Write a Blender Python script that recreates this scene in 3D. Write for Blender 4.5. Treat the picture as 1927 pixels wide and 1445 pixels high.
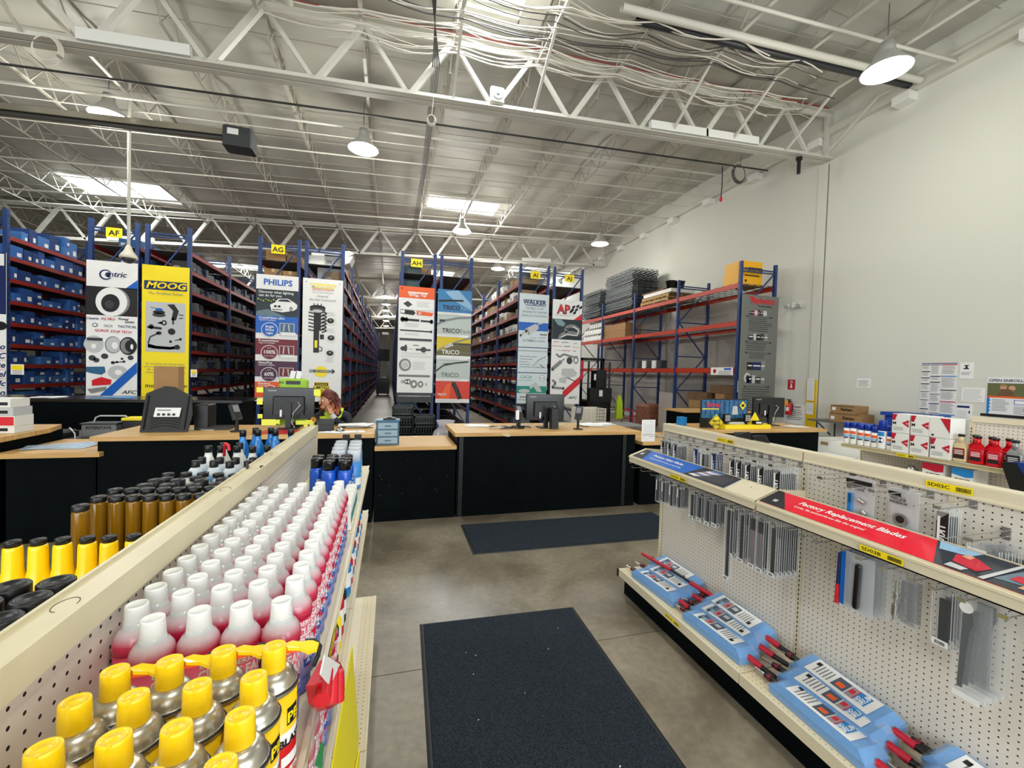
import bpy, math, random
from mathutils import Vector, Matrix
random.seed(7)
C = bpy.context.scene.collection
SC = bpy.context.scene
for o in list(bpy.data.objects): bpy.data.objects.remove(o)

# ---------------------------------------------------------------- camera
cam_d = bpy.data.cameras.new('camera'); cam = bpy.data.objects.new('camera', cam_d); C.objects.link(cam)
R = ((0.96066562, 0.02163021, 0.27686406), (-0.27608511, -0.03322687, 0.96055869), (0.02997641, -0.99921375, -0.02594814))
H = 1.75
M4 = Matrix(((R[0][0], -R[0][1], -R[0][2], 0), (R[1][0], -R[1][1], -R[1][2], 0), (R[2][0], -R[2][1], -R[2][2], H), (0, 0, 0, 1)))
cam.matrix_world = M4
cam_d.sensor_width = 36; cam_d.lens = 795 / 1927 * 36; cam_d.clip_start = 0.05; cam_d.clip_end = 300
SC.camera = cam
SC.view_settings.view_transform = 'Standard'; SC.view_settings.look = 'None'
SC.view_settings.gamma = 1; SC.view_settings.use_curve_mapping = False
SC.view_settings.exposure = 0.08

# ---------------------------------------------------------------- world, daylight, lamps
W = bpy.data.worlds.new('world'); SC.world = W; W.use_nodes = True
W.node_tree.nodes['Background'].inputs[0].default_value = (0.80, 0.90, 1.0, 1)
W.node_tree.nodes['Background'].inputs[1].default_value = 1.0
def area(name, loc, rot, sx, sy, e, col=(1, 1, 1), shape='RECTANGLE'):
    l = bpy.data.lights.new(name, 'AREA'); l.shape = shape; l.size = sx
    if shape == 'RECTANGLE': l.size_y = sy
    l.energy = e; l.color = col
    o = bpy.data.objects.new(name, l); C.objects.link(o); o.location = loc; o.rotation_euler = rot
    return o
DAY = (0.93, 0.97, 1.0); WARM = (1.0, 0.97, 0.90)
area('storefront_daylight', (0.5, -4.6, 2.3), (math.radians(90), 0, 0), 19, 3.4, 800, DAY)   # the shop windows behind the camera
SKYL = [(1.2, 3.9, 15.8, 17.1), (-10.5, -7.4, 16.8, 18.5), (0.95, 2.1, 5.9, 7.5), (-10.5, -7.4, 5.2, 6.8), (1.2, 3.9, 27.5, 29.0), (-10.5, -7.4, 28, 29.6), (7.2, 9.6, 25.5, 27), (1.2, 3.9, 39.0, 40.5), (-10.5, -7.4, 40, 41.5), (-22, -19, 17, 18.6), (-22, -19, 28, 29.6)]
def ceil_z(x): return 8.12 + 0.05 * x
for i, (x0, x1, y0, y1) in enumerate(SKYL[:9]):
    area('skylight_daylight', ((x0 + x1) / 2, (y0 + y1) / 2, ceil_z((x0 + x1) / 2) - 0.12), (0, 0, 0), x1 - x0, y1 - y0, 330 if i != 2 else 190, DAY)
LAMPS = [(-5.75, 10.95, 7.05), (-0.71, 10.45, 7.0), (7.55, 5.03, 7.0), (2.36, 15.3, 7.0), (7.6, 14.8, 7.0), (4.9, 20.1, 7.0), (-0.4, 30.7, 7.0), (-0.5, 41.7, 7.0), (-0.6, 51.5, 7.0), (-5.75, 0.2, 7.0), (1.5, -1.0, 7.1)]  # last two are unseen, added to brighten the foreground
for x, y, z in LAMPS:     # high-bay bells glow all round
    l = bpy.data.lights.new('high_bay_glow', 'POINT'); l.energy = 110 if x > 7 else (330 if y < 0 else 215); l.color = WARM; l.shadow_soft_size = 0.30
    o = bpy.data.objects.new('high_bay_glow', l); C.objects.link(o); o.location = (x, y, z - 0.52)

# ---------------------------------------------------------------- materials
def lin(c):
    r = []
    for v in c:
        v /= 255.0
        r.append(v / 12.92 if v <= 0.04045 else ((v + 0.055) / 1.055) ** 2.4)
    return (r[0], r[1], r[2], 1)
MATS = {}
def mat(name, rgb, rough=0.5, metal=0.0, var=0.0, scale=8.0, bump=0.0, emit=0.0, alpha=1.0, spec=None, coat=0.0, dirt=None):
    if name in MATS: return MATS[name]
    m = bpy.data.materials.new(name); m.use_nodes = True; nt = m.node_tree; N = nt.nodes; L = nt.links
    b = N['Principled BSDF']; c = lin(rgb)
    b.inputs['Base Color'].default_value = c; b.inputs['Roughness'].default_value = rough; b.inputs['Metallic'].default_value = metal
    if spec is not None: b.inputs['Specular IOR Level'].default_value = spec
    if coat: b.inputs['Coat Weight'].default_value = coat
    if emit: b.inputs['Emission Color'].default_value = c; b.inputs['Emission Strength'].default_value = emit
    if alpha < 1: b.inputs['Alpha'].default_value = alpha
    if var or bump:
        tc = N.new('ShaderNodeTexCoord'); no = N.new('ShaderNodeTexNoise'); no.inputs['Scale'].default_value = scale; no.inputs['Detail'].default_value = 5
        L.new(tc.outputs['Object'], no.inputs['Vector'])
        if var:
            cr = N.new('ShaderNodeValToRGB'); e = cr.color_ramp.elements
            e[0].position = 0.3; e[1].position = 0.7
            d = lin(dirt) if dirt else tuple(v * (1 - var) for v in c[:3]) + (1,)
            e[0].color = d; e[1].color = tuple(min(1, v * (1 + var * 0.5)) for v in c[:3]) + (1,)
            L.new(no.outputs['Fac'], cr.inputs['Fac']); L.new(cr.outputs['Color'], b.inputs['Base Color'])
        if bump:
            bp = N.new('ShaderNodeBump'); bp.inputs['Strength'].default_value = bump; bp.inputs['Distance'].default_value = 0.01
            L.new(no.outputs['Fac'], bp.inputs['Height']); L.new(bp.outputs['Normal'], b.inputs['Normal'])
    MATS[name] = m
    return m
def mat_peg(name, rgb, axes, rough=0.45, pitch=0.0254, r=0.12, off=(0, 0)):
    m = mat(name, rgb, rough); nt = m.node_tree; N = nt.nodes; L = nt.links; b = N['Principled BSDF']
    g = N.new('ShaderNodeNewGeometry'); s = N.new('ShaderNodeSeparateXYZ'); L.new(g.outputs['Position'], s.inputs[0])
    sq = []
    for k, ax in enumerate(axes):
        a = N.new('ShaderNodeMath'); a.operation = 'ADD'; a.inputs[1].default_value = off[k] + 100 * pitch; L.new(s.outputs[ax], a.inputs[0])
        d = N.new('ShaderNodeMath'); d.operation = 'DIVIDE'; d.inputs[1].default_value = pitch; L.new(a.outputs[0], d.inputs[0])
        f = N.new('ShaderNodeMath'); f.operation = 'FRACT'; L.new(d.outputs[0], f.inputs[0])
        u = N.new('ShaderNodeMath'); u.operation = 'SUBTRACT'; u.inputs[1].default_value = 0.5; L.new(f.outputs[0], u.inputs[0])
        p = N.new('ShaderNodeMath'); p.operation = 'POWER'; p.inputs[1].default_value = 2; L.new(u.outputs[0], p.inputs[0]); sq.append(p)
    ad = N.new('ShaderNodeMath'); ad.operation = 'ADD'; L.new(sq[0].outputs[0], ad.inputs[0]); L.new(sq[1].outputs[0], ad.inputs[1])
    lt = N.new('ShaderNodeMath'); lt.operation = 'LESS_THAN'; lt.inputs[1].default_value = r * r; L.new(ad.outputs[0], lt.inputs[0])
    mx = N.new('ShaderNodeMix'); mx.data_type = 'RGBA'; mx.inputs['A'].default_value = lin(rgb); mx.inputs['B'].default_value = lin((22, 20, 18))
    L.new(lt.outputs[0], mx.inputs['Factor']); L.new(mx.outputs['Result'], b.inputs['Base Color'])
    return m
def mat_wood(name, a, bcol):
    m = mat(name, a, 0.42); nt = m.node_tree; N = nt.nodes; L = nt.links; b = N['Principled BSDF']
    g = N.new('ShaderNodeNewGeometry'); mp = N.new('ShaderNodeMapping'); mp.inputs['Scale'].default_value = (1.0, 22.0, 10.0)
    L.new(g.outputs['Position'], mp.inputs[0]); no = N.new('ShaderNodeTexNoise'); no.inputs['Scale'].default_value = 1.6; no.inputs['Detail'].default_value = 6
    L.new(mp.outputs[0], no.inputs['Vector']); cr = N.new('ShaderNodeValToRGB'); e = cr.color_ramp.elements
    e[0].position = 0.35; e[0].color = lin(bcol); e[1].position = 0.65; e[1].color = lin(a)
    L.new(no.outputs['Fac'], cr.inputs['Fac']); L.new(cr.outputs['Color'], b.inputs['Base Color'])
    return m
def mat_clear(name, rgb=(235, 238, 240), k=0.22, rough=0.08):
    if name in MATS: return MATS[name]
    m = bpy.data.materials.new(name); m.use_nodes = True; nt = m.node_tree; N = nt.nodes; L = nt.links
    for n in list(N): N.remove(n)
    out = N.new('ShaderNodeOutputMaterial'); mx = N.new('ShaderNodeMixShader'); tr = N.new('ShaderNodeBsdfTransparent'); pr = N.new('ShaderNodeBsdfPrincipled')
    pr.inputs['Base Color'].default_value = lin(rgb); pr.inputs['Roughness'].default_value = rough
    mx.inputs[0].default_value = k; L.new(tr.outputs[0], mx.inputs[1]); L.new(pr.outputs[0], mx.inputs[2]); L.new(mx.outputs[0], out.inputs[0])
    MATS[name] = m; return m
def mat_concrete():
    m = mat('floor_concrete', (122, 113, 96), 0.35); nt = m.node_tree; N = nt.nodes; L = nt.links; b = N['Principled BSDF']
    g = N.new('ShaderNodeNewGeometry'); n1 = N.new('ShaderNodeTexNoise'); n1.inputs['Scale'].default_value = 1.3; n1.inputs['Detail'].default_value = 8; n1.inputs['Roughness'].default_value = 0.62
    n1.inputs['Distortion'].default_value = 0.6
    n2 = N.new('ShaderNodeTexNoise'); n2.inputs['Scale'].default_value = 22; n2.inputs['Detail'].default_value = 6
    L.new(g.outputs['Position'], n1.inputs['Vector']); L.new(g.outputs['Position'], n2.inputs['Vector'])
    cr = N.new('ShaderNodeValToRGB'); e = cr.color_ramp.elements; e[0].position = 0.33; e[0].color = lin((96, 88, 73)); e[1].position = 0.68; e[1].color = lin((146, 137, 119))
    L.new(n1.outputs['Fac'], cr.inputs['Fac']); mx = N.new('ShaderNodeMix'); mx.data_type = 'RGBA'; mx.blend_type = 'OVERLAY'; mx.inputs['Factor'].default_value = 0.35
    L.new(cr.outputs['Color'], mx.inputs['A']); L.new(n2.outputs['Fac'], mx.inputs['B']); L.new(mx.outputs['Result'], b.inputs['Base Color'])
    rr = N.new('ShaderNodeMapRange'); rr.inputs['To Min'].default_value = 0.22; rr.inputs['To Max'].default_value = 0.5; L.new(n1.outputs['Fac'], rr.inputs['Value']); L.new(rr.outputs[0], b.inputs['Roughness'])
    return m
def mat_mat():
    m = mat('mat_carpet', (30, 38, 46), 0.95, spec=0.2); nt = m.node_tree; N = nt.nodes; L = nt.links; b = N['Principled BSDF']
    g = N.new('ShaderNodeNewGeometry'); n1 = N.new('ShaderNodeTexNoise'); n1.inputs['Scale'].default_value = 260; n1.inputs['Detail'].default_value = 3
    L.new(g.outputs['Position'], n1.inputs['Vector']); cr = N.new('ShaderNodeValToRGB'); e = cr.color_ramp.elements
    e[0].position = 0.38; e[0].color = lin((14, 19, 24)); e[1].position = 0.70; e[1].color = lin((62, 72, 84))
    L.new(n1.outputs['Fac'], cr.inputs['Fac']); L.new(cr.outputs['Color'], b.inputs['Base Color'])
    bp = N.new('ShaderNodeBump'); bp.inputs['Strength'].default_value = 0.9; bp.inputs['Distance'].default_value = 0.006
    L.new(n1.outputs['Fac'], bp.inputs['Height']); L.new(bp.outputs['Normal'], b.inputs['Normal']); return m

CREAM = mat('cream_enamel', (222, 212, 184), 0.35, var=0.04, scale=3)
CREAMD = mat('cream_enamel_worn', (214, 204, 172), 0.4, var=0.08, scale=6)
PEG_YZ = mat_peg('pegboard_cream', (224, 217, 204), (1, 2), pitch=0.0254)
PEG_XY = mat_peg('perforated_cream_shelf', (216, 203, 170), (0, 1), r=0.10)
BLACK = mat('black_panel', (3, 9, 12), 0.6, var=0.35, scale=5, spec=0.07)
BLK = mat('black_plastic', (9, 10, 12), 0.4)
BLKG = mat('black_gloss', (12, 13, 15), 0.18)
DGREY = mat('dark_grey_plastic', (52, 55, 58), 0.5)
GREY = mat('grey_plastic', (128, 130, 130), 0.5)
LGREY = mat('light_grey', (190, 192, 192), 0.5)
WHITE = mat('white_paint', (228, 228, 222), 0.5)
PAPER = mat('white_paper', (236, 236, 234), 0.7)
WALLM = mat('wall_paint', (212, 212, 202), 0.75, bump=0.05, scale=40)
WALLD = mat('wall_paint_grey', (150, 145, 136), 0.8, var=0.1, scale=1)
STEEL = mat('white_painted_steel', (205, 203, 192), 0.5, var=0.08, scale=1.5)
STEELG = mat('grey_painted_steel', (172, 168, 156), 0.55)
INSUL = mat('roof_insulation', (188, 187, 176), 0.5, var=0.10, scale=0.8, bump=0.4)
WOOD = mat_wood('butcher_block', (214, 175, 112), (190, 146, 84))
OSB = mat('pallet_wood', (176, 142, 92), 0.8, var=0.25, scale=12)
CARD = mat('cardboard', (158, 122, 80), 0.85, var=0.1, scale=6)
CARDD = mat('cardboard_dark', (110, 82, 54), 0.85, var=0.15, scale=6)
RBLUE = mat('rack_blue', (26, 56, 108), 0.45)
RORG = mat('rack_orange', (184, 50, 20), 0.42)
RRED = mat('rack_red', (140, 36, 26), 0.45)
WIRE = mat('galvanised_wire', (120, 122, 124), 0.4, 0.7)
CHROME = mat('chrome_wire', (200, 200, 200), 0.2, 0.95)
ALU = mat('brushed_can_metal', (186, 182, 170), 0.30, 0.85)
RED = mat('signal_red', (208, 24, 40), 0.4)
CRIM = mat('crimson', (190, 20, 48), 0.45)
YEL = mat('cap_yellow', (248, 206, 8), 0.32, coat=0.3)
YELS = mat('sign_yellow', (250, 224, 20), 0.45)
BLUE = mat('print_blue', (0, 92, 186), 0.45)
NAVY = mat('print_navy', (18, 36, 92), 0.45)
CYAN = mat('print_cyan', (30, 130, 200), 0.4)
LBLUE = mat('print_light_blue', (140, 178, 208), 0.5)
TEAL = mat('print_teal', (0, 140, 120), 0.5)
ORNG = mat('print_orange', (232, 92, 28), 0.45)
MAROON = mat('print_maroon', (112, 16, 34), 0.45)
PURP = mat('print_purple', (70, 24, 58), 0.45)
GREEN = mat('print_green', (150, 196, 40), 0.45)
DTEAL = mat('print_dark_teal', (12, 34, 44), 0.4)
INK = mat('black_ink', (16, 16, 18), 0.5)
INKG = mat('grey_ink', (120, 122, 124), 0.6)
CLEAR = mat_clear('clear_plastic', (225, 230, 234), .07, .05)
EDGE_HILITE = mat_clear('shell_edge_highlight', (236, 240, 242), .45, .1)  # paler plastic that paints highlights on the pack edges
CLEARD = mat_clear('clear_plastic_dense', (214, 220, 224), 0.13, .06)
LAMPG = mat('lamp_glow', (255, 250, 236), emit=22)
SKYG = mat('skylight_dome', (232, 242, 255), emit=5.5)

# ---------------------------------------------------------------- mesh builder
FONTC = {}
def glyphs(s, bold, shear, align):
    k = (s, bold, shear, align)
    if k in FONTC: return FONTC[k]
    cu = bpy.data.curves.new('t', 'FONT'); cu.body = s; cu.size = 1; cu.offset = bold; cu.shear = shear; cu.align_x = align; cu.resolution_u = 2
    o = bpy.data.objects.new('t', cu)
    me = bpy.data.meshes.new_from_object(o)
    r = ([v.co.copy() for v in me.vertices], [tuple(p.vertices) for p in me.polygons])
    bpy.data.objects.remove(o); bpy.data.curves.remove(cu); bpy.data.meshes.remove(me)
    FONTC[k] = r; return r
class MB:
    def __init__(s, m=None): s.v = []; s.f = []; s.mi = []; s.sm = []; s.ms = []; s.cur = 0; (s.use(m) if m else None)
    def use(s, m):
        if m not in s.ms: s.ms.append(m)
        s.cur = s.ms.index(m); return s
    def add(s, vs, fs, smooth=False, m=None):
        if m is not None: s.use(m)
        n = len(s.v); s.v += [tuple(p) for p in vs]
        for f in fs: s.f.append(tuple(n + i for i in f)); s.mi.append(s.cur); s.sm.append(smooth)
        return s
    def box(s, x0, x1, y0, y1, z0, z1, m=None):
        if x0 > x1: x0, x1 = x1, x0
        if y0 > y1: y0, y1 = y1, y0
        if z0 > z1: z0, z1 = z1, z0
        return s.add([(x0, y0, z0), (x1, y0, z0), (x1, y1, z0), (x0, y1, z0), (x0, y0, z1), (x1, y0, z1), (x1, y1, z1), (x0, y1, z1)],
                     [(0, 3, 2, 1), (4, 5, 6, 7), (0, 1, 5, 4), (1, 2, 6, 5), (2, 3, 7, 6), (3, 0, 4, 7)], False, m)
    def cbox(s, x0, x1, y0, y1, z0, z1, c, m=None):    # box with chamfered vertical corners and top edge
        P = [(x0 + c, y0), (x1 - c, y0), (x1, y0 + c), (x1, y1 - c), (x1 - c, y1), (x0 + c, y1), (x0, y1 - c), (x0, y0 + c)]
        cx, cy = (x0 + x1) / 2, (y0 + y1) / 2
        kx = (x1 - x0 - 2 * c) / (x1 - x0); ky = (y1 - y0 - 2 * c) / (y1 - y0)
        Q = [(cx + (x - cx) * kx, cy + (y - cy) * ky) for x, y in P]
        v = [(x, y, z0) for x, y in P] + [(x, y, z1 - c) for x, y in P] + [(x, y, z1) for x, y in Q]
        f = [tuple(range(7, -1, -1)), tuple(range(16, 24))]
        for i in range(8):
            j = (i + 1) % 8; f.append((i, j, 8 + j, 8 + i)); f.append((8 + i, 8 + j, 16 + j, 16 + i))
        return s.add(v, f, False, m)
    def bar(s, p, q, w, h, m=None, up=(0, 0, 1)):
        p = Vector(p); q = Vector(q); d = (q - p).normalized(); u = Vector(up)
        if abs(d.dot(u)) > 0.98: u = Vector((1, 0, 0))
        a = d.cross(u).normalized() * w / 2; b = a.cross(d).normalized() * h / 2
        v = [p - a - b, p + a - b, p + a + b, p - a + b, q - a - b, q + a - b, q + a + b, q - a + b]
        return s.add(v, [(0, 1, 2, 3), (7, 6, 5, 4), (1, 0, 4, 5), (2, 1, 5, 6), (3, 2, 6, 7), (0, 3, 7, 4)], False, m)
    def cyl(s, p, q, r, n=12, r2=None, m=None, caps=True, smooth=True):
        p = Vector(p); q = Vector(q); d = (q - p).normalized(); u = Vector((0, 0, 1)) if abs(d.z) < 0.95 else Vector((1, 0, 0))
        a = d.cross(u).normalized(); b = d.cross(a).normalized(); r2 = r if r2 is None else r2
        v = []
        for c, rr in ((p, r), (q, r2)):
            for i in range(n):
                t = 2 * math.pi * i / n; v.append(c + (a * math.cos(t) + b * math.sin(t)) * rr)
        s.add(v, [(i, n + i, n + (i + 1) % n, (i + 1) % n) for i in range(n)], smooth, m)
        if caps: s.add(v, [tuple(range(n)), tuple(range(2 * n - 1, n - 1, -1))], False)
        return s
    def tube(s, pts, r, n=6, m=None):
        pts = [Vector(p) for p in pts]; v = []; f = []
        for k, p in enumerate(pts):
            d = (pts[min(k + 1, len(pts) - 1)] - pts[max(k - 1, 0)]).normalized(); u = Vector((0, 0, 1)) if abs(d.z) < 0.95 else Vector((1, 0, 0))
            a = d.cross(u).normalized(); b = d.cross(a).normalized()
            for i in range(n):
                t = 2 * math.pi * i / n; v.append(p + (a * math.cos(t) + b * math.sin(t)) * r)
        for k in range(len(pts) - 1):
            for i in range(n): f.append((k * n + i, (k + 1) * n + i, (k + 1) * n + (i + 1) % n, k * n + (i + 1) % n))
        return s.add(v, f, True, m)
    def lathe(s, c, prof, n=20, m=None, smooth=True, sy=1.0):   # prof: (r, z[, material])
        v = []; cx, cy, cz = c
        for p in prof:
            for i in range(n):
                t = 2 * math.pi * i / n; v.append((cx + p[0] * math.cos(t), cy + p[0] * sy * math.sin(t), cz + p[1]))
        if m is not None: s.use(m)
        base = len(s.v); s.v += v
        for k in range(len(prof) - 1):
            if len(prof[k + 1]) > 2 and prof[k + 1][2] is not None: s.use(prof[k + 1][2])
            for i in range(n):
                s.f.append((base + k * n + i, base + k * n + (i + 1) % n, base + (k + 1) * n + (i + 1) % n, base + (k + 1) * n + i)); s.mi.append(s.cur); s.sm.append(smooth)
        if prof[-1][0] > 1e-4: s.f.append(tuple(base + (len(prof) - 1) * n + i for i in range(n))); s.mi.append(s.cur); s.sm.append(False)
        if prof[0][0] > 1e-4: s.f.append(tuple(base + n - 1 - i for i in range(n))); s.mi.append(s.cur); s.sm.append(False)
        return s
    def poly(s, pts, m=None): return s.add(pts, [tuple(range(len(pts)))], False, m)
    def prism(s, pts, vec, m=None):      # extrude polygon pts by vec
        n = len(pts); vec = Vector(vec); a = [Vector(p) for p in pts]; v = a + [p + vec for p in a]
        f = [tuple(range(n - 1, -1, -1)), tuple(range(n, 2 * n))] + [(i, (i + 1) % n, n + (i + 1) % n, n + i) for i in range(n)]
        return s.add(v, f, False, m)
    def sphere(s, c, r, n=12, k=8, m=None, sc=(1, 1, 1)):
        v = []; f = []
        for j in range(k + 1):
            ph = math.pi * j / k
            for i in range(n):
                t = 2 * math.pi * i / n; v.append((c[0] + r * sc[0] * math.sin(ph) * math.cos(t), c[1] + r * sc[1] * math.sin(ph) * math.sin(t), c[2] - r * sc[2] * math.cos(ph)))
        for j in range(k):
            for i in range(n): f.append((j * n + i, j * n + (i + 1) % n, (j + 1) * n + (i + 1) % n, (j + 1) * n + i))
        return s.add(v, f, True, m)
    def text(s, txt, o, u, v, size, m=None, align='CENTER', bold=0.0, shear=0.0, sx=1.0):
        V, F = glyphs(txt, bold, shear, align); o = Vector(o); u = Vector(u).normalized(); v = Vector(v).normalized()
        return s.add([o + u * (p.x * size * sx) + v * (p.y * size) for p in V], F, False, m)
    def text_cyl(s, txt, c, r, ang, z, size, m=None, bold=0.0, sx=1.0, shear=0):  # text wrapped round a vertical cylinder, ang = facing direction
        V, F = glyphs(txt, bold, shear, 'CENTER'); out = []
        for p in V:
            t = ang + (p.x * size * sx) / r; out.append((c[0] + r * math.cos(t), c[1] + r * math.sin(t), c[2] + z + p.y * size))
        return s.add(out, F, False, m)
    def patch_cyl(s, c, r, a0, a1, z0, z1, m=None, k=6, ell=False):
        v = []; f = []
        if ell:
            am, zm = (a0 + a1) / 2, (z0 + z1) / 2; n = 18; v.append((c[0] + r * math.cos(am), c[1] + r * math.sin(am), c[2] + zm))
            for i in range(n):
                t = 2 * math.pi * i / n; a = am + (a1 - a0) / 2 * math.cos(t); v.append((c[0] + r * math.cos(a), c[1] + r * math.sin(a), c[2] + zm + (z1 - z0) / 2 * math.sin(t)))
            f = [(0, 1 + i, 1 + (i + 1) % n) for i in range(n)]
        else:
            for i in range(k + 1):
                a = a0 + (a1 - a0) * i / k
                v += [(c[0] + r * math.cos(a), c[1] + r * math.sin(a), c[2] + z0), (c[0] + r * math.cos(a), c[1] + r * math.sin(a), c[2] + z1)]
            f = [(2 * i, 2 * i + 2, 2 * i + 3, 2 * i + 1) for i in range(k)]
        return s.add(v, f, False, m)
    def mesh(s, name, off=(0, 0, 0)):
        me = bpy.data.meshes.new(name); ox, oy, oz = off
        me.from_pydata([(x - ox, y - oy, z - oz) for x, y, z in s.v], [], s.f)
        for m in s.ms: me.materials.append(m)
        me.polygons.foreach_set('material_index', s.mi); me.polygons.foreach_set('use_smooth', s.sm); me.update()
        return me
    def build(s, name, parent=None, label=None, kind=None, world=True, cat=None, group=None):
        off = (0, 0, 0)
        if world and parent is not None:
            r = parent
            while r.parent: r = r.parent
            off = r.location
        o = bpy.data.objects.new(name, s.mesh(name, off)); C.objects.link(o)
        if parent is not None: o.parent = parent
        if label: o['label'] = label
        if cat: o['category'] = cat
        if kind: o['kind'] = kind
        if group: o['group'] = group
        return o
def thing(name, label, cat, loc=(0, 0, 0), rz=0.0, group=None):
    o = bpy.data.objects.new(name, None); C.objects.link(o); o.location = loc; o.rotation_euler = (0, 0, rz); o.empty_display_size = 0.05
    o['label'] = label; o['category'] = cat
    if group: o['group'] = group
    return o
def single(name, mb, label, cat, loc=(0, 0, 0), rz=0, group=None, world=True):   # a thing that is one mesh
    o = bpy.data.objects.new(name, mb.mesh(name, loc if world else (0, 0, 0))); C.objects.link(o); o.location = loc; o.rotation_euler = (0, 0, rz)
    o['label'] = label; o['category'] = cat
    if group: o['group'] = group
    return o
KIDS = {}
def clone(src, loc, rz=None, label=None, group=None, scale=None):
    r = src.copy(); C.objects.link(r); r.location = loc
    if rz is not None: r.rotation_euler = (0, 0, rz)
    if scale is not None: r.scale = scale
    if label: r['label'] = label
    if group: r['group'] = group
    if src.name not in KIDS: KIDS[src.name] = [(c, list(c.children)) for c in src.children]
    for c, gs in KIDS[src.name]:
        k = c.copy(); C.objects.link(k); k.parent = r
        for g in gs:
            q = g.copy(); C.objects.link(q); q.parent = k
    return r
def struct(name, mb, label=None):
    o = mb.build(name); o['kind'] = 'structure'
    if label: o['label'] = label
    return o
UX, UY, UZ = Vector((1, 0, 0)), Vector((0, 1, 0)), Vector((0, 0, 1))
def barcode(mb, o, u, v, w, h, m=None):
    o = Vector(o); u = Vector(u).normalized(); v = Vector(v).normalized(); x = 0; rr = random.Random(int(w * 1e5))
    while x < w:
        t = rr.choice((0.02, 0.035, 0.05)) * w
        mb.poly([o + u * x, o + u * min(w, x + t), o + u * min(w, x + t) + v * h, o + u * x + v * h], m or INK); x += t + rr.choice((0.02, 0.03)) * w

# ================================================================= SETTING
XL, XR, YF, YB = -26.0, 10.4, -5.0, 62.0
FLOORM = mat_concrete()
f = MB(FLOORM); ys = [YF, 2.47, 8.0, 13.5, 19, 24.5, 30, 40, 50, YB]
for i in range(len(ys) - 1): f.box(XL, XR, ys[i] + 0.003, ys[i + 1] - 0.003, -0.1, 0)
f.box(XL, XR, YF, YB, -0.14, -0.012, mat('joint_filler', (58, 52, 44), 0.8))
struct('floor', f, 'stained grey-brown concrete floor with sawn joints')
w = MB(WALLM).box(XR, XR + 0.2, YF, YB, 0, 9.0); w.box(XR - 0.035, XR, 8.13, 8.36, 0, 7.2)
w.box(XR - 0.006, XR, 8.105, 8.125, 0, 7.2, mat('joint_grey', (120, 118, 110), 0.8))
struct('wall_right', w, 'tall plain white warehouse wall with a pilaster under the girder')
struct('wall_back', MB(WALLD).box(XL, XR, YB, YB + 0.2, 0, 9))
struct('wall_left', MB(WALLD).box(XL - 0.2, XL, YF, YB, 0, 9))
fw = MB(WALLM); fw.box(XL, -9, YF - 0.2, YF, 0, 9); fw.box(9, XR, YF - 0.2, YF, 0, 9); fw.box(-9, 9, YF - 0.2, YF, 4.2, 9); fw.box(-9, 9, YF - 0.2, YF, 0, 0.5)
struct('wall_front', fw)
wf = MB(ALU)
for i in range(7): wf.box(-9 + 3 * i - 0.04, -9 + 3 * i + 0.04, YF - 0.15, YF - 0.05, 0.5, 4.2)
wf.box(-9, 9, YF - 0.15, YF - 0.05, 0.5, 0.58); wf.box(-9, 9, YF - 0.15, YF - 0.05, 4.12, 4.2)
wf.box(-9, 9, YF - 0.11, YF - 0.10, 0.5, 4.2, mat_clear('window_glass', (220, 230, 235), 0.06))
struct('window_1', wf)
# roof blanket: sags between the wires that carry it, open where the skylights are
cm = MB(INSUL); nx, ny = 46, 270; xs = [XL + (XR - XL) * i / nx for i in range(nx + 1)]; yy = [YF + (YB - YF) * j / ny for j in range(ny + 1)]
rr = random.Random(3); off = [rr.uniform(-0.3, 0.3) for _ in range(nx + 1)]
def sag(i, j):
    y = yy[j] + off[i] * 0.35; t = (y / 1.24) % 1
    return ceil_z(xs[i]) - 0.075 * math.sin(math.pi * t) ** 2 * (0.7 + 0.5 * math.sin(i * 1.7 + int(y / 1.24) * 2.1)) 
V = [(xs[i], yy[j], sag(i, j)) for j in range(ny + 1) for i in range(nx + 1)]; F = []
for j in range(ny):
    for i in range(nx):
        xc, yc = (xs[i] + xs[i + 1]) / 2, (yy[j] + yy[j + 1]) / 2
        if any(a < xc < b and c_ < yc < d for a, b, c_, d in SKYL): continue
        F.append((j * (nx + 1) + i, (j + 1) * (nx + 1) + i, (j + 1) * (nx + 1) + i + 1, j * (nx + 1) + i + 1))
cm.add(V, F, True); cm.box(XL, XR, YF, YB, 9.2, 9.3, STEELG)
cl = struct('ceiling', cm, 'roof lined with sagging silver grey insulation blanket')
for i, (x0, x1, y0, y1) in enumerate(SKYL):
    z = ceil_z((x0 + x1) / 2)
    t = thing('skylight', ['bright skylight in the far roof above the middle racks', 'bright skylight in the roof at the left behind the heater', 'skylight right at the top edge of the view', 'skylight over the left front of the shop', 'skylight farther down the middle of the warehouse', 'skylight farther down the left of the warehouse', 'skylight near the right wall far back', 'farthest skylight in the middle', 'farthest skylight on the left', 'skylight beyond the left racks', 'far skylight beyond the left racks'][i], 'skylight', ((x0 + x1) / 2, (y0 + y1) / 2, z))
    k = MB(STEEL)
    for a, b, c_, d in ((x0 - 0.4, x0 + 0.02, y0 - .15, y1 + .15), (x1 - 0.02, x1 + 0.4, y0 - .15, y1 + .15), (x0, x1, y0 - .15, y0 + 0.02), (x0, x1, y1 - 0.02, y1 + .15)): k.box(a, b, c_, d, z - 0.10, z + 0.55)
    k.build('curb', t)
    n = 2
    for j in range(n):
        a = x0 + (x1 - x0) * j / n; b = x0 + (x1 - x0) * (j + 1) / n
        MB(SKYG).box(a + 0.05, b - 0.05, y0 + 0.03, y1 - 0.03, z + 0.50, z + 0.53).build('pane', t)

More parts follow.
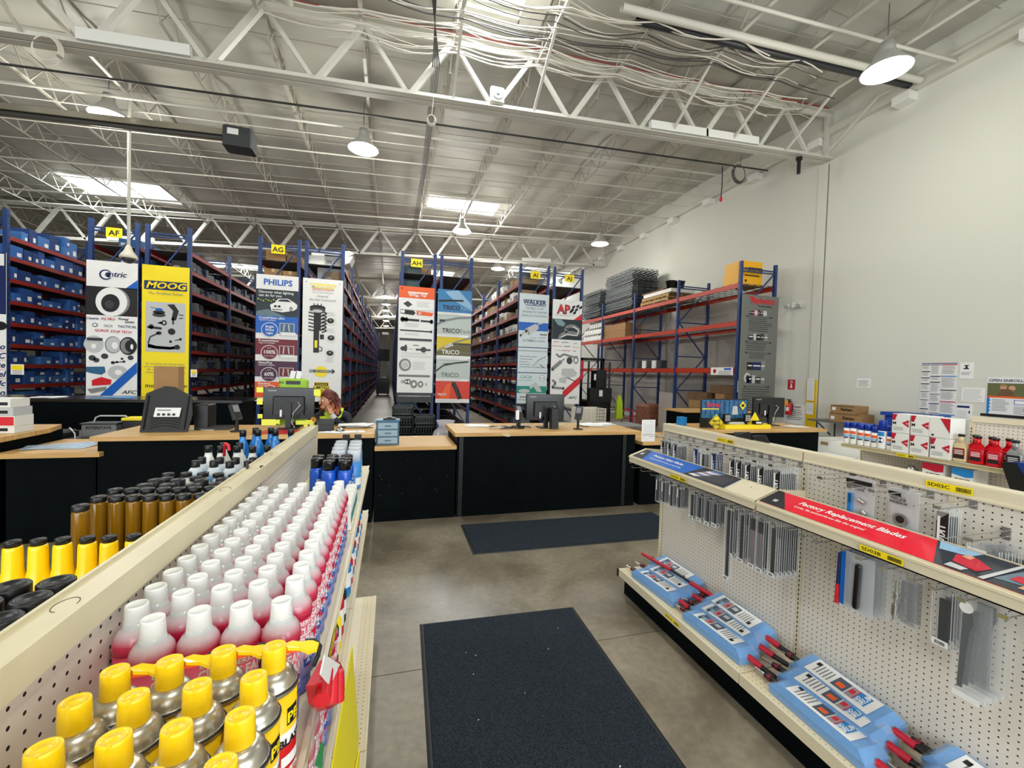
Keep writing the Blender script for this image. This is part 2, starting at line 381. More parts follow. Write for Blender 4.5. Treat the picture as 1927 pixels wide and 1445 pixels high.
# girders (each top and bottom chord is a pair of angles, the webs alternate heavy and light)
GY = [8.13, 19.5, 30.9, 42.3, 53.7]
GL = ['nearest white steel girder crossing the whole view under the roof', 'second steel girder, just above the tops of the racks', 'third steel girder behind the racks', 'fourth steel girder far down the warehouse', 'farthest steel girder, just before the back wall']
def zb(x): return 6.72 + 0.053 * x
def zt(x): return 7.90 + 0.048 * x
gird = []
for gi, y in enumerate(GY):
    t = thing('roof_girder', GL[gi], 'girder', (0, y, 6.7))
    x0, x1 = XL + 0.1, XR - 0.02
    b = MB(STEEL); b.bar((x0, y - 0.085, zb(x0)), (x1, y - 0.085, zb(x1)), 0.13, 0.02); b.bar((x0, y + 0.085, zb(x0)), (x1, y + 0.085, zb(x1)), 0.13, 0.02)
    b.bar((x0, y - 0.025, zb(x0) + 0.06), (x1, y - 0.025, zb(x1) + 0.06), 0.02, 0.13); b.bar((x0, y + 0.025, zb(x0) + 0.06), (x1, y + 0.025, zb(x1) + 0.06), 0.02, 0.13)
    b.build('bottom_chord', t)
    b = MB(STEEL); b.bar((x0, y, zt(x0) + 0.03), (x1, y, zt(x1) + 0.03), 0.24, 0.02); b.bar((x0, y, zt(x0) - 0.03), (x1, y, zt(x1) - 0.03), 0.05, 0.11); b.build('top_chord', t)
    k = -16
    while 0.21 + 1.585 * k < XR - 0.5:
        xb = 0.21 + 1.585 * k; xt = xb - 0.80; xt2 = xb + 0.785
        if xt > XL + 1:
            MB(STEEL).bar((xb, y, zb(xb) + 0.04), (xt, y, zt(xt) - 0.03), 0.07, 0.07, up=(0, 1, 0)).build('web_member', t)
            if xt2 < XR: MB(STEEL).bar((xb + .03, y, zb(xb) + 0.04), (xt2, y, zt(xt2) - 0.03), 0.11 if (k % 2 == 0 or gi) else 0.085, 0.10, up=(0, 1, 0)).build('web_member', t)
        k += 1
    MB(STEEL).bar((XR - 0.12, y, zb(XR)), (XR - 0.12, y, zt(XR)), 0.08, 0.08, up=(0, 1, 0)).build('end_post', t)
    if gi < 2:
        for xa in ((-3.9, 5.9, 7.3) if gi == 0 else (-9.5, 6.6)):    # splice boxes on the bottom chord
            MB(WHITE).bar((xa - 0.7, y - 0.11, zb(xa) + 0.09), (xa + 0.75, y - 0.11, zb(xa) + 0.17), 0.10, 0.17).build('splice_cover', t)
    gird.append(t)
# open-web joists, one on every top panel point
JD = 0.5
def joist_mesh(L):
    tc = MB(STEELG).box(-0.03, 0.03, 0, L, -0.03, 0.0); bc = MB(STEELG).box(-0.03, 0.03, 0.35, L - 0.35, -JD, -JD + 0.03)
    wb = MB(STEELG); n = int((L - 0.7) / 0.36); n -= n % 2; st = (L - 0.7) / n; P = [(0, 0.0, -0.02)] + [(0, 0.35 + st * i, -JD + 0.015 if i % 2 == 0 else -0.02) for i in range(n + 1)] + [(0, L, -0.02)]
    for i in range(len(P) - 1): wb.bar(P[i], P[i + 1], 0.02, 0.02, up=(1, 0, 0))
    return tc, bc, wb
SP = [(-3.3, 8.13, 'between the storefront and the nearest girder'), (8.13, 19.5, 'between the first and second girders'), (19.5, 30.9, 'between the second and third girders'), (30.9, 42.3, 'beyond the third girder'), (42.3, 53.7, 'beyond the fourth girder')]
for si, (y0, y1, w_) in enumerate(SP):
    tc, bc, wb = joist_mesh(y1 - y0); src = None
    for k in range(-11 if si else -8, 7):
        x = 0.21 - 0.80 + 1.585 * k
        if x > XR - 0.1: break
        loc = (x, y0, ceil_z(x) - 0.10)
        if src is None:
            src = thing('roof_joist', 'white open-web steel joist under the roof blanket ' + w_, 'joist', loc, 0, 'open-web joists ' + w_)
            tc.build('top_chord', src, world=False); bc.build('bottom_chord', src, world=False); wb.build('web_rod', src, world=False)
        else: clone(src, loc)
for k, x in enumerate([-8.5, -5.3, -0.59 + 1.585, -0.59 + 1.585 * 2 + 0.0, -0.59 + 1.585 * 4, -0.59 + 1.585 * 5, -0.59 + 1.585 * 6, 10.1]):   # knee braces from joist to girder foot
    single('knee_brace', MB(STEEL).bar((x, 6.9, ceil_z(x) - 0.62), (x + .02, 8.06, zb(x) + 0.06), 0.045, 0.045).bar((x, -3, ceil_z(x) - 0.61), (x, 6.92, ceil_z(x) - 0.61), 0.06, 0.03),
           'pale steel brace running down from a joist to the foot of the nearest girder', 'brace', (x, 7.5, 7), group='knee braces on the nearest girder')
# ledger along the right wall with its brackets
lg = thing('wall_ledger', 'steel ledger carrying the roof along the white right wall', 'beam', (XR - 0.1, 10, 7.8))
MB(STEEL).box(XR - 0.14, XR - 0.0, YF, YB, 7.86, 8.02).build('ledger_angle', lg)
for i in range(16):
    y = 0.6 + 1.9 * i
    MB(WHITE).box(XR - 0.26, XR, y, y + 0.32, 7.66, 7.84).build('bracket', lg)
# pipes that cross the roof
def pipe(y, z, r, m, label, name='ceiling_pipe', cat='pipe', x0=XL, x1=XR - 0.2, dz=0.05):
    mb = MB(m); mb.tube([(x0, y, z + dz * x0), (x1, y, z + dz * x1)], r, 8)
    single(name, mb, label, cat, (0, y, z))
pipe(9.75, 7.22, 0.022, mat('dark_conduit', (52, 52, 52), 0.5), 'thin dark conduit crossing the roof just behind the nearest girder')
pipe(9.1, 7.40, 0.018, STEEL, 'thin pale rod crossing the roof behind the nearest girder')
pipe(10.6, 7.36, 0.03, STEEL, 'pale sprinkler pipe passing over the two middle hanging lamps')
pipe(12.1, 7.40, 0.022, STEEL, 'pale sprinkler pipe in front of the far skylights')
pipe(14.3, 7.42, 0.022, STEEL, 'pale pipe at the near edge of the far skylights')
pipe(16.6, 7.40, 0.03, STEEL, 'pale pipe crossing beneath the far skylights')
pipe(17.9, 7.46, 0.02, STEEL, 'thin pipe before the second girder')
pipe(23.5, 7.40, 0.03, STEEL, 'pale pipe beyond the second girder')
pipe(5.6, 7.42, 0.03, STEEL, 'pale pipe over the right end of the shop')
pipe(6.35, 7.46, 0.075, mat('black_duct_pipe', (40, 42, 46), 0.45), 'thick black insulated pipe running to the right wall', x0=3.8)
pipe(6.15, 7.42, 0.065, STEEL, 'thick white pipe beside the black insulated pipe', x0=3.4)
pipe(4.4, 7.5, 0.028, STEEL, 'slim white pipe nearest the camera under the roof')
pipe(3.0, 7.5, 0.028, STEEL, 'slim white pipe above the aisle of wiper blades')
for y, z in ((8.05, 7.98), (8.22, 7.99)):
    pipe(y, z, 0.022, mat('red_pipe', (156, 84, 72), 0.5), 'faded red pipe lying along the top of the nearest girder' + (' on its near side' if y < 8.1 else ' on its far side'))
for k in range(18):     # straps that carry the roof blanket
    y = 8.9 + 1.24 * k
    pipe(y, 7.93, 0.010, STEELG, 'thin strap under the roof blanket, %s behind the nearest girder' % ['first', 'second', 'third', 'fourth', 'fifth', 'sixth', 'seventh', 'eighth', 'ninth', 'tenth', 'eleventh', 'twelfth', 'thirteenth', 'fourteenth', 'fifteenth', 'sixteenth', 'seventeenth', 'eighteenth'][k], 'blanket_strap', 'strap')
for k in range(5): pipe(0.8 + 1.4 * k, 7.93, 0.010, STEELG, 'thin strap under the roof blanket over the shop, %s from the camera' % ['first', 'second', 'third', 'fourth', 'fifth'][k], 'blanket_strap', 'strap')
for k, y in enumerate((11.3, 13.2, 15.4, 18.6, 21.5, 26.0)): pipe(y, 7.47, 0.013, STEEL, 'slim bridging rod across the joist feet, %s behind the nearest girder' % ['first', 'second', 'third', 'fourth', 'fifth', 'sixth'][k], 'bridging_rod', 'rod')
single('drain_pipe', MB(STEEL).tube([(-1.9, 5.2, 7.6), (-1.72, 6.0, 7.36), (-1.62, 6.7, 7.26), (-1.58, 7.15, 7.16)], 0.06, 12).cyl((-1.58, 7.14, 7.165), (-1.58, 7.17, 7.155), 0.064, 14), 'thick white open-ended pipe hanging before the nearest girder left of centre', 'pipe', (-1.7, 6.5, 7.3))
# bundle of drooping white data cables
rc = random.Random(11)
for k in range(26):
    y = rc.uniform(6.3, 7.95); zz = rc.uniform(7.42, 7.62); mb = MB(mat('white_cable', (214, 208, 196), 0.5) if k % 6 else mat('dark_cable', (70, 66, 64), 0.5)); pts = []
    xa, xb = rc.uniform(-3.2, 0.4), rc.uniform(6.5, 9.8)
    for i in range(31):
        x = xa + (xb - xa) * i / 30; t = ((x + 0.59) / 1.585) % 1
        pts.append((x, y + 0.1 * math.sin(x * 0.8 + k) + 0.03 * math.sin(3 * x + k), zz + 0.05 * x - 0.16 * math.sin(math.pi * t) * (0.4 + 0.6 * ((k * 37) % 10) / 10)))
    mb.tube(pts, rc.choice((0.007, 0.010, 0.013)), 5)
    single('data_cable', mb, ('white' if k % 6 else 'dark') + ' cable drooping between the joists in the bundle before the nearest girder', 'cable', (3, y, zz), group='white drooping cables' if k % 6 else 'dark drooping cables')
for k in range(5):     # dark cables that run away from the camera
    x = 0.72 + 0.03 * k; mb = MB(mat('dark_cable', (70, 66, 64), 0.5)).tube([(x - 0.3 - 0.12 * k, 4.5, 7.5), (x - 0.1, 8, 7.35), (x, 12, 7.3 + 0.02 * k), (x + 0.02 * k, 19, 7.4)], 0.010, 5)
    single('roof_cable', mb, 'dark cable running back between the middle joists', 'cable', (x, 9, 7.4), group='dark cables running back under the roof')
# coils of cable hung from the girder
for (cx_, cy_, cz_, r, lab) in ((-4.9, 7.9, 6.25, 0.15, 'coil of white cable hanging under the left of the nearest girder'), (0.62, 8.0, 6.35, 0.07, 'small coil of white cable hanging near the middle of the nearest girder'), (7.95, 8.4, 6.7, 0.16, 'loop of black cable under the right end of the nearest girder')):
    mb = MB(mat('dark_cable', (70, 66, 64), 0.5) if 'black' in lab else mat('white_cable', (214, 208, 196), 0.5))
    for q in range(5):
        rr_ = r * (1 + 0.06 * q); mb.tube([(cx_ + rr_ * math.cos(2 * math.pi * i / 20), cy_ + 0.01 * q, cz_ + rr_ * 1.15 * math.sin(2 * math.pi * i / 20)) for i in range(21)], 0.008, 5)
    mb.tube([(cx_, cy_, cz_ + r), (cx_ + 0.03, cy_, zb(cx_))], 0.006, 5)
    single('cable_coil', mb, lab, 'cable', (cx_, cy_, cz_))
# loudspeaker on the girder
t = thing('wall_speaker', 'small square horn loudspeaker mounted on the middle of the nearest girder', 'speaker', (1.84, 8.0, 6.95))
MB(WHITE).cbox(1.70, 1.97, 7.93, 8.03, 6.88, 7.16, 0.02).build('housing', t)
MB(LGREY).cyl((1.835, 7.93, 7.02), (1.835, 7.90, 7.02), 0.075, 20, 0.10).build('horn', t); MB(GREY).cyl((1.835, 7.90, 7.02), (1.835, 7.88, 7.02), 0.035, 14).build('driver', t)
for x, z, lab in ((5.9, 6.68, 'black security camera under the right end of the nearest girder'),):
    t = thing('security_camera', lab, 'camera', (9.35, 8.1, 7.0))
    MB(BLK).cyl((9.35, 8.05, 7.15), (9.35, 8.05, 7.08), 0.07, 16).build('mount', t); MB(BLK).cyl((9.35, 8.05, 7.08), (9.35, 8.05, 6.76), 0.04, 16).build('barrel', t)
t = thing('hanging_pendant_switch', 'red pull switch hanging on a black cord near the right wall', 'switch', (8.5, 9.6, 6.6))
MB(BLK).tube([(8.5, 9.6, 7.5), (8.52, 9.6, 7.1), (8.5, 9.6, 6.68)], 0.012, 6).build('cord', t); MB(RED).lathe((8.5, 9.6, 6.56), [(0.0, 0), (0.035, 0.01), (0.04, 0.08), (0.02, 0.12), (0, 0.125)], 12).build('handle', t)

# high-bay lamps
LL = ['left of the four nearer hanging lamps, above the dome camera pole', 'hanging lamp left of centre behind the nearest girder', 'hanging lamp at the upper right near the white wall', 'hanging lamp in front of the far middle skylight', 'hanging lamp on the right near the meeting of roof and wall', 'far hanging lamp just above the racks right of centre', 'first of the lamps down the long aisle', 'second of the lamps down the long aisle', 'last of the lamps down the long aisle', 'lamp over the left front of the shop', 'lamp over the camera']
src = None
for i, (x, y, z) in enumerate(LAMPS):
    if src is None:
        src = thing('high_bay_lamp', 'round high-bay lamp, ' + LL[i], 'lamp', (x, y, z), 0, 'high-bay lamps')
        MB(mat('lamp_housing', (190, 190, 185), 0.4, 0.3)).lathe((0, 0, 0), [(0.02, 0.24), (0.10, 0.23), (0.11, 0.1), (0.13, 0.04), (0.33, -0.2), (0.34, -0.22), (0.32, -0.215), (0.11, 0.0)], 24).build('reflector', src, world=False)
        MB(LAMPG).lathe((0, 0, 0), [(0.0, -0.285), (0.16, -0.265), (0.315, -0.205), (0.316, -0.2)], 24).build('lens', src, world=False)
        MB(WIRE).tube([(0, 0, 0.34), (0, 0, 0.85)], 0.008, 6).build('hanger', src, world=False)
    else: clone(src, (x, y, z), label='round high-bay lamp, ' + LL[i])
for k, (x, y) in enumerate([(-0.45, 34.5), (-0.5, 38), (-0.55, 46), (3.0, 30), (-4.0, 30)]): clone(src, (x, y, 7.0), label='faint small lamp deep in the warehouse', group='distant high-bay lamps')
# radiant tube heater
t = thing('tube_heater', 'long black and silver radiant tube heater hung below the roof at the left', 'heater', (-5.5, 10.3, 6.4))
p = [(-0.16, 0.0), (-0.05, 0.16), (0.05, 0.16), (0.16, 0.0), (0.15, -0.01), (0.045, 0.14), (-0.045, 0.14), (-0.15, -0.01)]
MB(ALU).prism([(-12.5, 10.3 + a, 6.02 + b) for a, b in p], (9.2, 0, 0.46)).build('reflector', t)
MB(mat('heater_tube', (84, 82, 78), 0.5)).cyl((-12.5, 10.3, 6.02), (-3.3, 10.3, 6.48), 0.05, 12).build('tube', t)
MB(mat('burner_grey', (58, 62, 64), .4)).cbox(-3.42, -2.88, 10.1, 10.5, 6.26, 6.68, 0.03).build('burner_box', t)
MB(PAPER).box(-3.32, -3.12, 10.08, 10.098, 6.48, 6.60).build('rating_label', t)
# dome camera on a long pole
t = thing('dome_camera', 'white dome camera hanging on a long pole in front of the left racks', 'camera', (-5.37, 10.9, 4.1))
MB(STEEL).cyl((-5.37, 10.9, 4.18), (-5.37, 10.9, 7.6), 0.03, 12).build('pole', t)
MB(mat('dome_housing', (214, 208, 190), 0.4)).lathe((-5.37, 10.9, 3.98), [(0.15, -0.06), (0.158, -0.04), (0.135, 0.02), (0.08, 0.10), (0.05, 0.19), (0.035, 0.22)], 24).build('housing', t)
MB(mat_clear('smoked_dome', (60, 60, 64), 0.75, 0.05)).sphere((-5.37, 10.9, 3.92), 0.12, 20, 12, sc=(1, 1, 0.85)).build('lens_dome', t)

# ================================================================= PALLET RACKS
BAY = 2.52; PW = 0.075
def mshared(mb, name): return mb.mesh(name)
def part(name, me, parent, loc, kind=None, label=None):
    o = bpy.data.objects.new(name, me); C.objects.link(o); o.parent = parent; o.location = loc
    if kind: o['kind'] = kind
    if label: o['label'] = label
    return o
def post_mb(h):
    b = MB(RBLUE).box(-0.04, 0.04, -0.035, 0.035, 0, h); b.box(-0.07, 0.07, -0.06, 0.06, 0, 0.012)
    for sx in (-1, 1):
        b.use(INK)
        for i in range(int(h / 0.15)): b.box(sx * 0.041 - 0.001, sx * 0.041 + 0.001, -0.009, 0.009, 0.1 + 0.15 * i, 0.15 + 0.15 * i)
    return b
POST = {h: mshared(post_mb(h), 'post') for h in (4.9,)}
def beam_mb(m, L, h=0.105):
    b = MB(m).box(-0.025, 0.025, 0.05, L - 0.05, -h, 0); b.box(-0.03, 0.03, 0.03, 0.06, -h - 0.05, 0.03); b.box(-0.03, 0.03, L - 0.06, L - 0.03, -h - 0.05, 0.03); return b
BEAMR = mshared(beam_mb(RRED, BAY, 0.085), 'beam'); BEAMO = mshared(beam_mb(RORG, BAY, 0.125), 'beam')
def brace_mb(wd, h):
    b = MB(RBLUE); z = 0.25; k = 0
    while z < h - 0.2:
        b.box(0.04, wd - 0.04, -0.016, 0.016, z - 0.016, z + 0.016)
        z2 = min(z + 1.1, h - 0.18)
        if z2 - z > 0.5: b.bar((0.04 if k % 2 else wd - 0.04, 0, z), (wd - 0.04 if k % 2 else 0.04, 0, z2), 0.03, 0.03, up=(0, 1, 0))
        z += 1.1; k += 1
    b.box(0.04, wd - 0.04, -0.016, 0.016, h - 0.2, h - 0.168)
    return b
def deck_mb(wd):
    b = MB(WIRE); n = 9
    for i in range(n + 1): b.box(0.0, wd, 0.08 + i * (BAY - 0.16) / n - 0.006, 0.08 + i * (BAY - 0.16) / n + 0.006, 0.0, 0.012)
    for i in range(5): b.box(wd * (i + 0.5) / 5 - 0.02, wd * (i + 0.5) / 5 + 0.02, 0.05, BAY - 0.05, -0.03, 0.0)
    return b
def shelf_mb(wd): return MB(mat('shelf_board', (96, 92, 88), 0.7)).box(0.02, wd - 0.02, 0.05, BAY - 0.05, -0.015, 0.0)
LEV = [0.25, 0.70, 1.17, 1.62, 2.06, 2.52, 2.99, 3.46, 3.93, 4.36]
def rack(xa, xb, y0, nb, levels, label, faces, beam, detail=4, deck='shelf', group=None):
    wd = xb - xa; t = thing('pallet_rack', label, 'rack', (xa, y0, 0), 0, group)
    br = mshared(brace_mb(wd - 0.08, 4.9), 'frame_brace'); dk = mshared(shelf_mb(wd) if deck == 'shelf' else deck_mb(wd), 'deck')
    for i in range(nb + 1):
        for x in (0.04, wd - 0.04): part('upright_post', POST[4.9], t, (x, i * BAY, 0))
        part('frame_brace', br, t, (0.04, i * BAY, 0))
    rest = MB(beam)
    for i in range(nb):
        for z in levels:
            for fc in faces:
                x = 0.04 if fc == 'L' else wd - 0.04
                if i < detail: part('beam', BEAMR if beam is RRED else BEAMO, t, (x, i * BAY, z))
                else: rest.box(x - 0.025, x + 0.025, i * BAY + 0.05, (i + 1) * BAY - 0.05, z - 0.085, z)
            if i < detail: part('shelf_deck' if deck == 'shelf' else 'wire_deck', dk, t, (0, i * BAY, z))
            else: rest.box(0.03, wd - 0.03, i * BAY + 0.05, (i + 1) * BAY - 0.05, z - 0.015, z - 0.001)
    if rest.v: rest.build('far_beams', t, kind='stuff', world=False)
    return t
YR = 11.7
rack(-9.85, -8.92, YR, 2, LEV, 'blue and red rack at the far left edge, its back half', 'L', RRED, 2)
r_ae = rack(-8.80, -7.87, YR, 3, LEV, 'blue and red rack at the left edge, first one left of the AF sign', 'LR', RRED, 3)
r_af = rack(-6.49, -5.55, YR, 3, LEV, 'blue and red rack under the yellow AF sign', 'LR', RRED, 2)
r_af2 = rack(-5.44, -4.54, YR, 6, LEV, 'blue and red rack behind the yellow banner', 'LR', RRED, 5)
r_ag = rack(-3.15, -2.21, YR, 4, LEV, 'blue and red rack under the yellow AG sign', 'LR', RRED, 2)
r_ag2 = rack(-2.12, -1.19, YR, 16, LEV, 'long rack with dark cartons on the left side of the central aisle', 'R', RRED, 6)
r_ah = rack(0.205, 1.14, YR, 16, LEV, 'blue and red rack under the yellow AH sign, right side of the central aisle', 'LR', RRED, 2)
r_ah2 = rack(1.24, 2.14, YR, 3, LEV, 'blue and red rack behind the banner of wiper pictures', 'LR', RRED, 2)
r_ai = rack(3.49, 4.42, YR, 6, LEV, 'blue and red rack under the yellow AI sign', 'LR', RRED, 5)
r_aj = rack(4.53, 5.50, YR, 3, LEV, 'blue and red rack under the yellow AJ sign', 'LR', RRED, 2)
YW = 9.19
r_w = rack(8.84, 10.07, YW, 4, [2.06, 3.32, 4.33], 'tall blue and orange rack with nearly empty shelves along the white right wall', 'LR', RORG, 4, 'wire')

# cartons on the racks
def carton_mb(m, lab=1):
    b = MB(m).box(0, 1, 0, 1, 0, 1)
    b.use(PAPER if 'blue' in m.name else mat('label_grey', (120, 122, 122), .6))
    for s in (-1, 1):
        x = 1.004 if s > 0 else -0.004
        b.poly([(x, 0.55, 0.18), (x, 0.9, 0.18), (x, 0.9, 0.5), (x, 0.55, 0.5)])
    b.poly([(0.1, -0.004, 0.18), (0.4, -0.004, 0.18), (0.4, -0.004, 0.5), (0.1, -0.004, 0.5)])
    return b
def carton_set(cols): return [carton_mb(m).mesh('carton') for m in cols]
CB = carton_set([mat('carton_blue_a', (34, 74, 140), 0.55), mat('carton_blue_b', (46, 96, 168), 0.55), mat('carton_blue_c', (60, 112, 176), 0.55), mat('carton_blue_d', (24, 56, 112), 0.55)])
CD = carton_set([mat('carton_dark', (26, 30, 38), 0.5), mat('carton_navy', (24, 36, 66), 0.5), mat('carton_grey', (96, 100, 104), 0.6)])
CT = carton_set([mat('carton_teal', (52, 74, 80), 0.6), mat('carton_slate', (60, 66, 74), 0.6), mat('carton_dark', (26, 30, 38), 0.5), mat('carton_brown', (112, 92, 70), 0.8)])
CWb = carton_set([WHITE, CARD, mat('carton_tan', (150, 124, 92), 0.8), mat('carton_grey', (96, 100, 104), 0.6)])
def fill(xf, sgn, y0, nb, levels, meshes, label, group, seed, hmax=0.26, wmin=0.16, wmax=0.36, dep=0.4, cap=200, p=0.93):
    r_ = random.Random(seed); n = 0; stuff = MB(CARDD)
    for b in range(nb):
        for li, z in enumerate(levels):
            y = y0 + b * BAY + 0.1
            while True:
                w_ = r_.uniform(wmin, wmax)
                if y + w_ > y0 + (b + 1) * BAY - 0.08: break
                if r_.random() < p:
                    h_ = r_.uniform(0.4, 1) * hmax; nst = 2 if h_ < hmax * 0.55 and r_.random() < 0.6 else 1; xo = r_.uniform(0.03, 0.10)
                    for s_ in range(nst):
                        xa = xf - sgn * xo - (dep if sgn > 0 else 0)
                        me = meshes[r_.randrange(len(meshes))]; lo = (xa, y, z + s_ * h_ + 0.002)
                        if n < cap:
                            o = bpy.data.objects.new('carton', me); C.objects.link(o); o.location = lo; o.scale = (dep, w_, h_ - 0.004)
                            o['label'] = label; o['category'] = 'box'; o['group'] = group
                        else: stuff.box(lo[0], lo[0] + dep, lo[1], lo[1] + w_, lo[2], lo[2] + h_ - 0.004, me.materials[0])
                        n += 1
                y += w_ + r_.choice((0.005, 0.01, 0.05))
    if stuff.v:
        o = stuff.build('carton'); o['label'] = label + ', the farther ones'; o['category'] = 'boxes'; o['kind'] = 'stuff'
fill(-7.87, 1, YR, 1, LEV[:-1], CB, 'blue carton with a white label on the shelves at the left edge', 'blue cartons on the leftmost rack', 1, 0.34)
fill(-7.87, 1, YR, 1, LEV[-1:], CB, 'blue carton on top of the leftmost rack', 'blue cartons on top of the leftmost rack', 2, 0.42)
fill(-5.55, 1, YR, 1, LEV[-2:], CB, 'blue carton high on the rack under the AF sign', 'blue cartons under the AF sign', 12, 0.3)
fill(-4.54, 1, YR, 3, LEV[:-1], CD, 'dark carton on the shelves right of the yellow banner', 'dark cartons behind the yellow banner', 3, 0.24, 0.14, 0.3, cap=120)
fill(-1.19, 1, YR, 14, LEV, CT, 'slate carton on the left side of the central aisle', 'slate cartons in the central aisle', 4, 0.36, 0.2, 0.42, 0.45, cap=110)
fill(0.205, -1, YR, 14, LEV, CT, 'dark carton on the right side of the central aisle', 'dark cartons right of the central aisle', 5, 0.36, 0.22, 0.45, 0.45, cap=12)
fill(3.49, -1, YR, 3, LEV[6:], CWb, 'pale carton on the upper shelves left of the blue and green banner', 'pale cartons on the upper AI shelves', 6, 0.27, 0.2, 0.5, 0.5, cap=60)
fill(3.49, -1, YR, 3, LEV[:6], CD, 'dark carton on the lower shelves left of the blue and green banner', 'dark cartons on the lower AI shelves', 7, 0.24, 0.16, 0.34, 0.45, cap=80)
def crate(name, x0, x1, y0, y1, z0, z1, m, label, cat='box', tape=None, group=None):
    t = MB(m).box(x0, x1, y0, y1, z0, z1)
    if tape: t.box((x0 + x1) / 2 - 0.03, (x0 + x1) / 2 + 0.03, y0 - 0.002, y1, z1, z1 + 0.002, tape); t.box((x0 + x1) / 2 - 0.03, (x0 + x1) / 2 + 0.03, y0 - 0.003, y0, z1 - 0.08, z1 + 0.002, tape)
    return single(name, t, label, cat, ((x0 + x1) / 2, (y0 + y1) / 2, z0), group=group)
TAPE = mat('packing_tape', (190, 164, 118), 0.3)
crate('carton', -3.05, -2.66, 11.8, 12.3, 3.932, 4.16, CARD, 'small brown carton below the AG sign on the left', tape=TAPE)
crate('carton', -2.64, -2.30, 11.8, 12.3, 3.932, 4.13, CARD, 'small brown carton below the AG sign on the right', tape=TAPE)
crate('carton', -3.02, -2.58, 11.82, 12.4, 4.362, 4.62, CARD, 'tan carton on the top shelf behind the AG sign', tape=TAPE)
crate('carton', -2.55, -2.26, 11.82, 12.4, 4.362, 4.56, CARD, 'smaller tan carton beside the one behind the AG sign', tape=TAPE)
crate('carton', 0.32, 1.02, 11.9, 12.6, 4.362, 4.53, CARD, 'flat tan carton on the shelf behind the AH sign', tape=TAPE)
crate('carton', 3.62, 4.1, 11.82, 12.4, 4.362, 4.68, CARD, 'tan carton on the shelf behind the AI sign', tape=TAPE)
crate('carton', 3.55, 3.95, 12.0, 12.5, 3.932, 4.12, WHITE, 'white carton on top of the banner below the AI sign')
crate('carton', 4.0, 4.36, 12.0, 12.5, 3.932, 4.06, WHITE, 'low white carton beside the one below the AI sign')
# folded white foam on top of the rack by the tall white banner
t = thing('foam_roll', 'white folded foam sheet with drooping ends on the top shelf above the white banner', 'foam', (-1.7, 12.0, 4.37))
MB(WHITE).prism([(-2.08, 11.8, 4.37), (-1.3, 11.8, 4.37), (-1.08, 11.8, 4.48), (-1.0, 11.8, 4.66), (-1.3, 11.8, 4.60), (-2.05, 11.8, 4.58)], (0, 0.6, 0)).build('folded_sheet', t)
MB(WHITE).prism([(-2.0, 11.85, 4.60), (-1.2, 11.85, 4.62), (-0.98, 11.85, 4.74), (-1.1, 11.85, 4.80), (-1.5, 11.85, 4.72), (-2.0, 11.85, 4.66)], (0, 0.5, 0)).build('top_sheet', t)
crate('bin', -1.85, -1.25, 11.85, 12.4, 3.935, 4.3, GREY, 'grey bin under the white foam on the top shelf', 'bin')

# aisle signs
def aisle_sign(txt, x0, z0):
    t = thing('aisle_sign', 'yellow sign with black letters %s above the racks' % txt, 'sign', (x0, 11.60, z0))
    MB(YELS).box(x0, x0 + 0.30, 11.595, 11.60, z0, z0 + 0.215).build('sign_panel', t)
    MB().text(txt, (x0 + 0.15, 11.592, z0 + 0.045), UX, UZ, 0.165, INK, bold=0.02, sx=1.05).build('lettering', t)
    MB(INK).box(x0 + 0.14, x0 + 0.16, 11.60, 11.655, z0 + 0.10, z0 + 0.13).build('clip', t)
aisle_sign('AF', -6.13, 4.50); aisle_sign('AG', -2.85, 4.49); aisle_sign('AH', 0.46, 4.49); aisle_sign('AI', 3.80, 4.48); aisle_sign('AJ', 4.86, 4.48)
def notice(x0, x1, z0, z1, y, label, head=YELS, lines=3):
    t = thing('notice', label, 'sign', (x0, y, z0)); MB(PAPER).box(x0, x1, y - 0.004, y, z0, z1).build('sheet', t)
    p = MB(head).box(x0 + 0.02, x1 - 0.02, y - 0.006, y - 0.004, z1 - (z1 - z0) * 0.55, z1 - 0.02); p.use(INKG)
    for i in range(lines): p.box(x0 + 0.03, x1 - 0.03, y - 0.006, y - 0.004, z0 + 0.02 + i * 0.028, z0 + 0.03 + i * 0.028)
    p.build('print', t)
notice(-7.77, -7.55, 1.40, 1.62, 11.6, 'white notice with a yellow panel on the post left of the round-logo banner')
notice(-4.50, -4.37, 1.43, 1.61, 11.6, 'small white and yellow notice right of the yellow banner')
notice(8.90, 9.10, 2.30, 2.62, 9.12, 'white notice with a yellow hazard panel on the orange rack post')
notice(8.86, 9.06, 1.42, 1.72, 9.12, 'plain white notice low on the orange rack post', PAPER, 6)

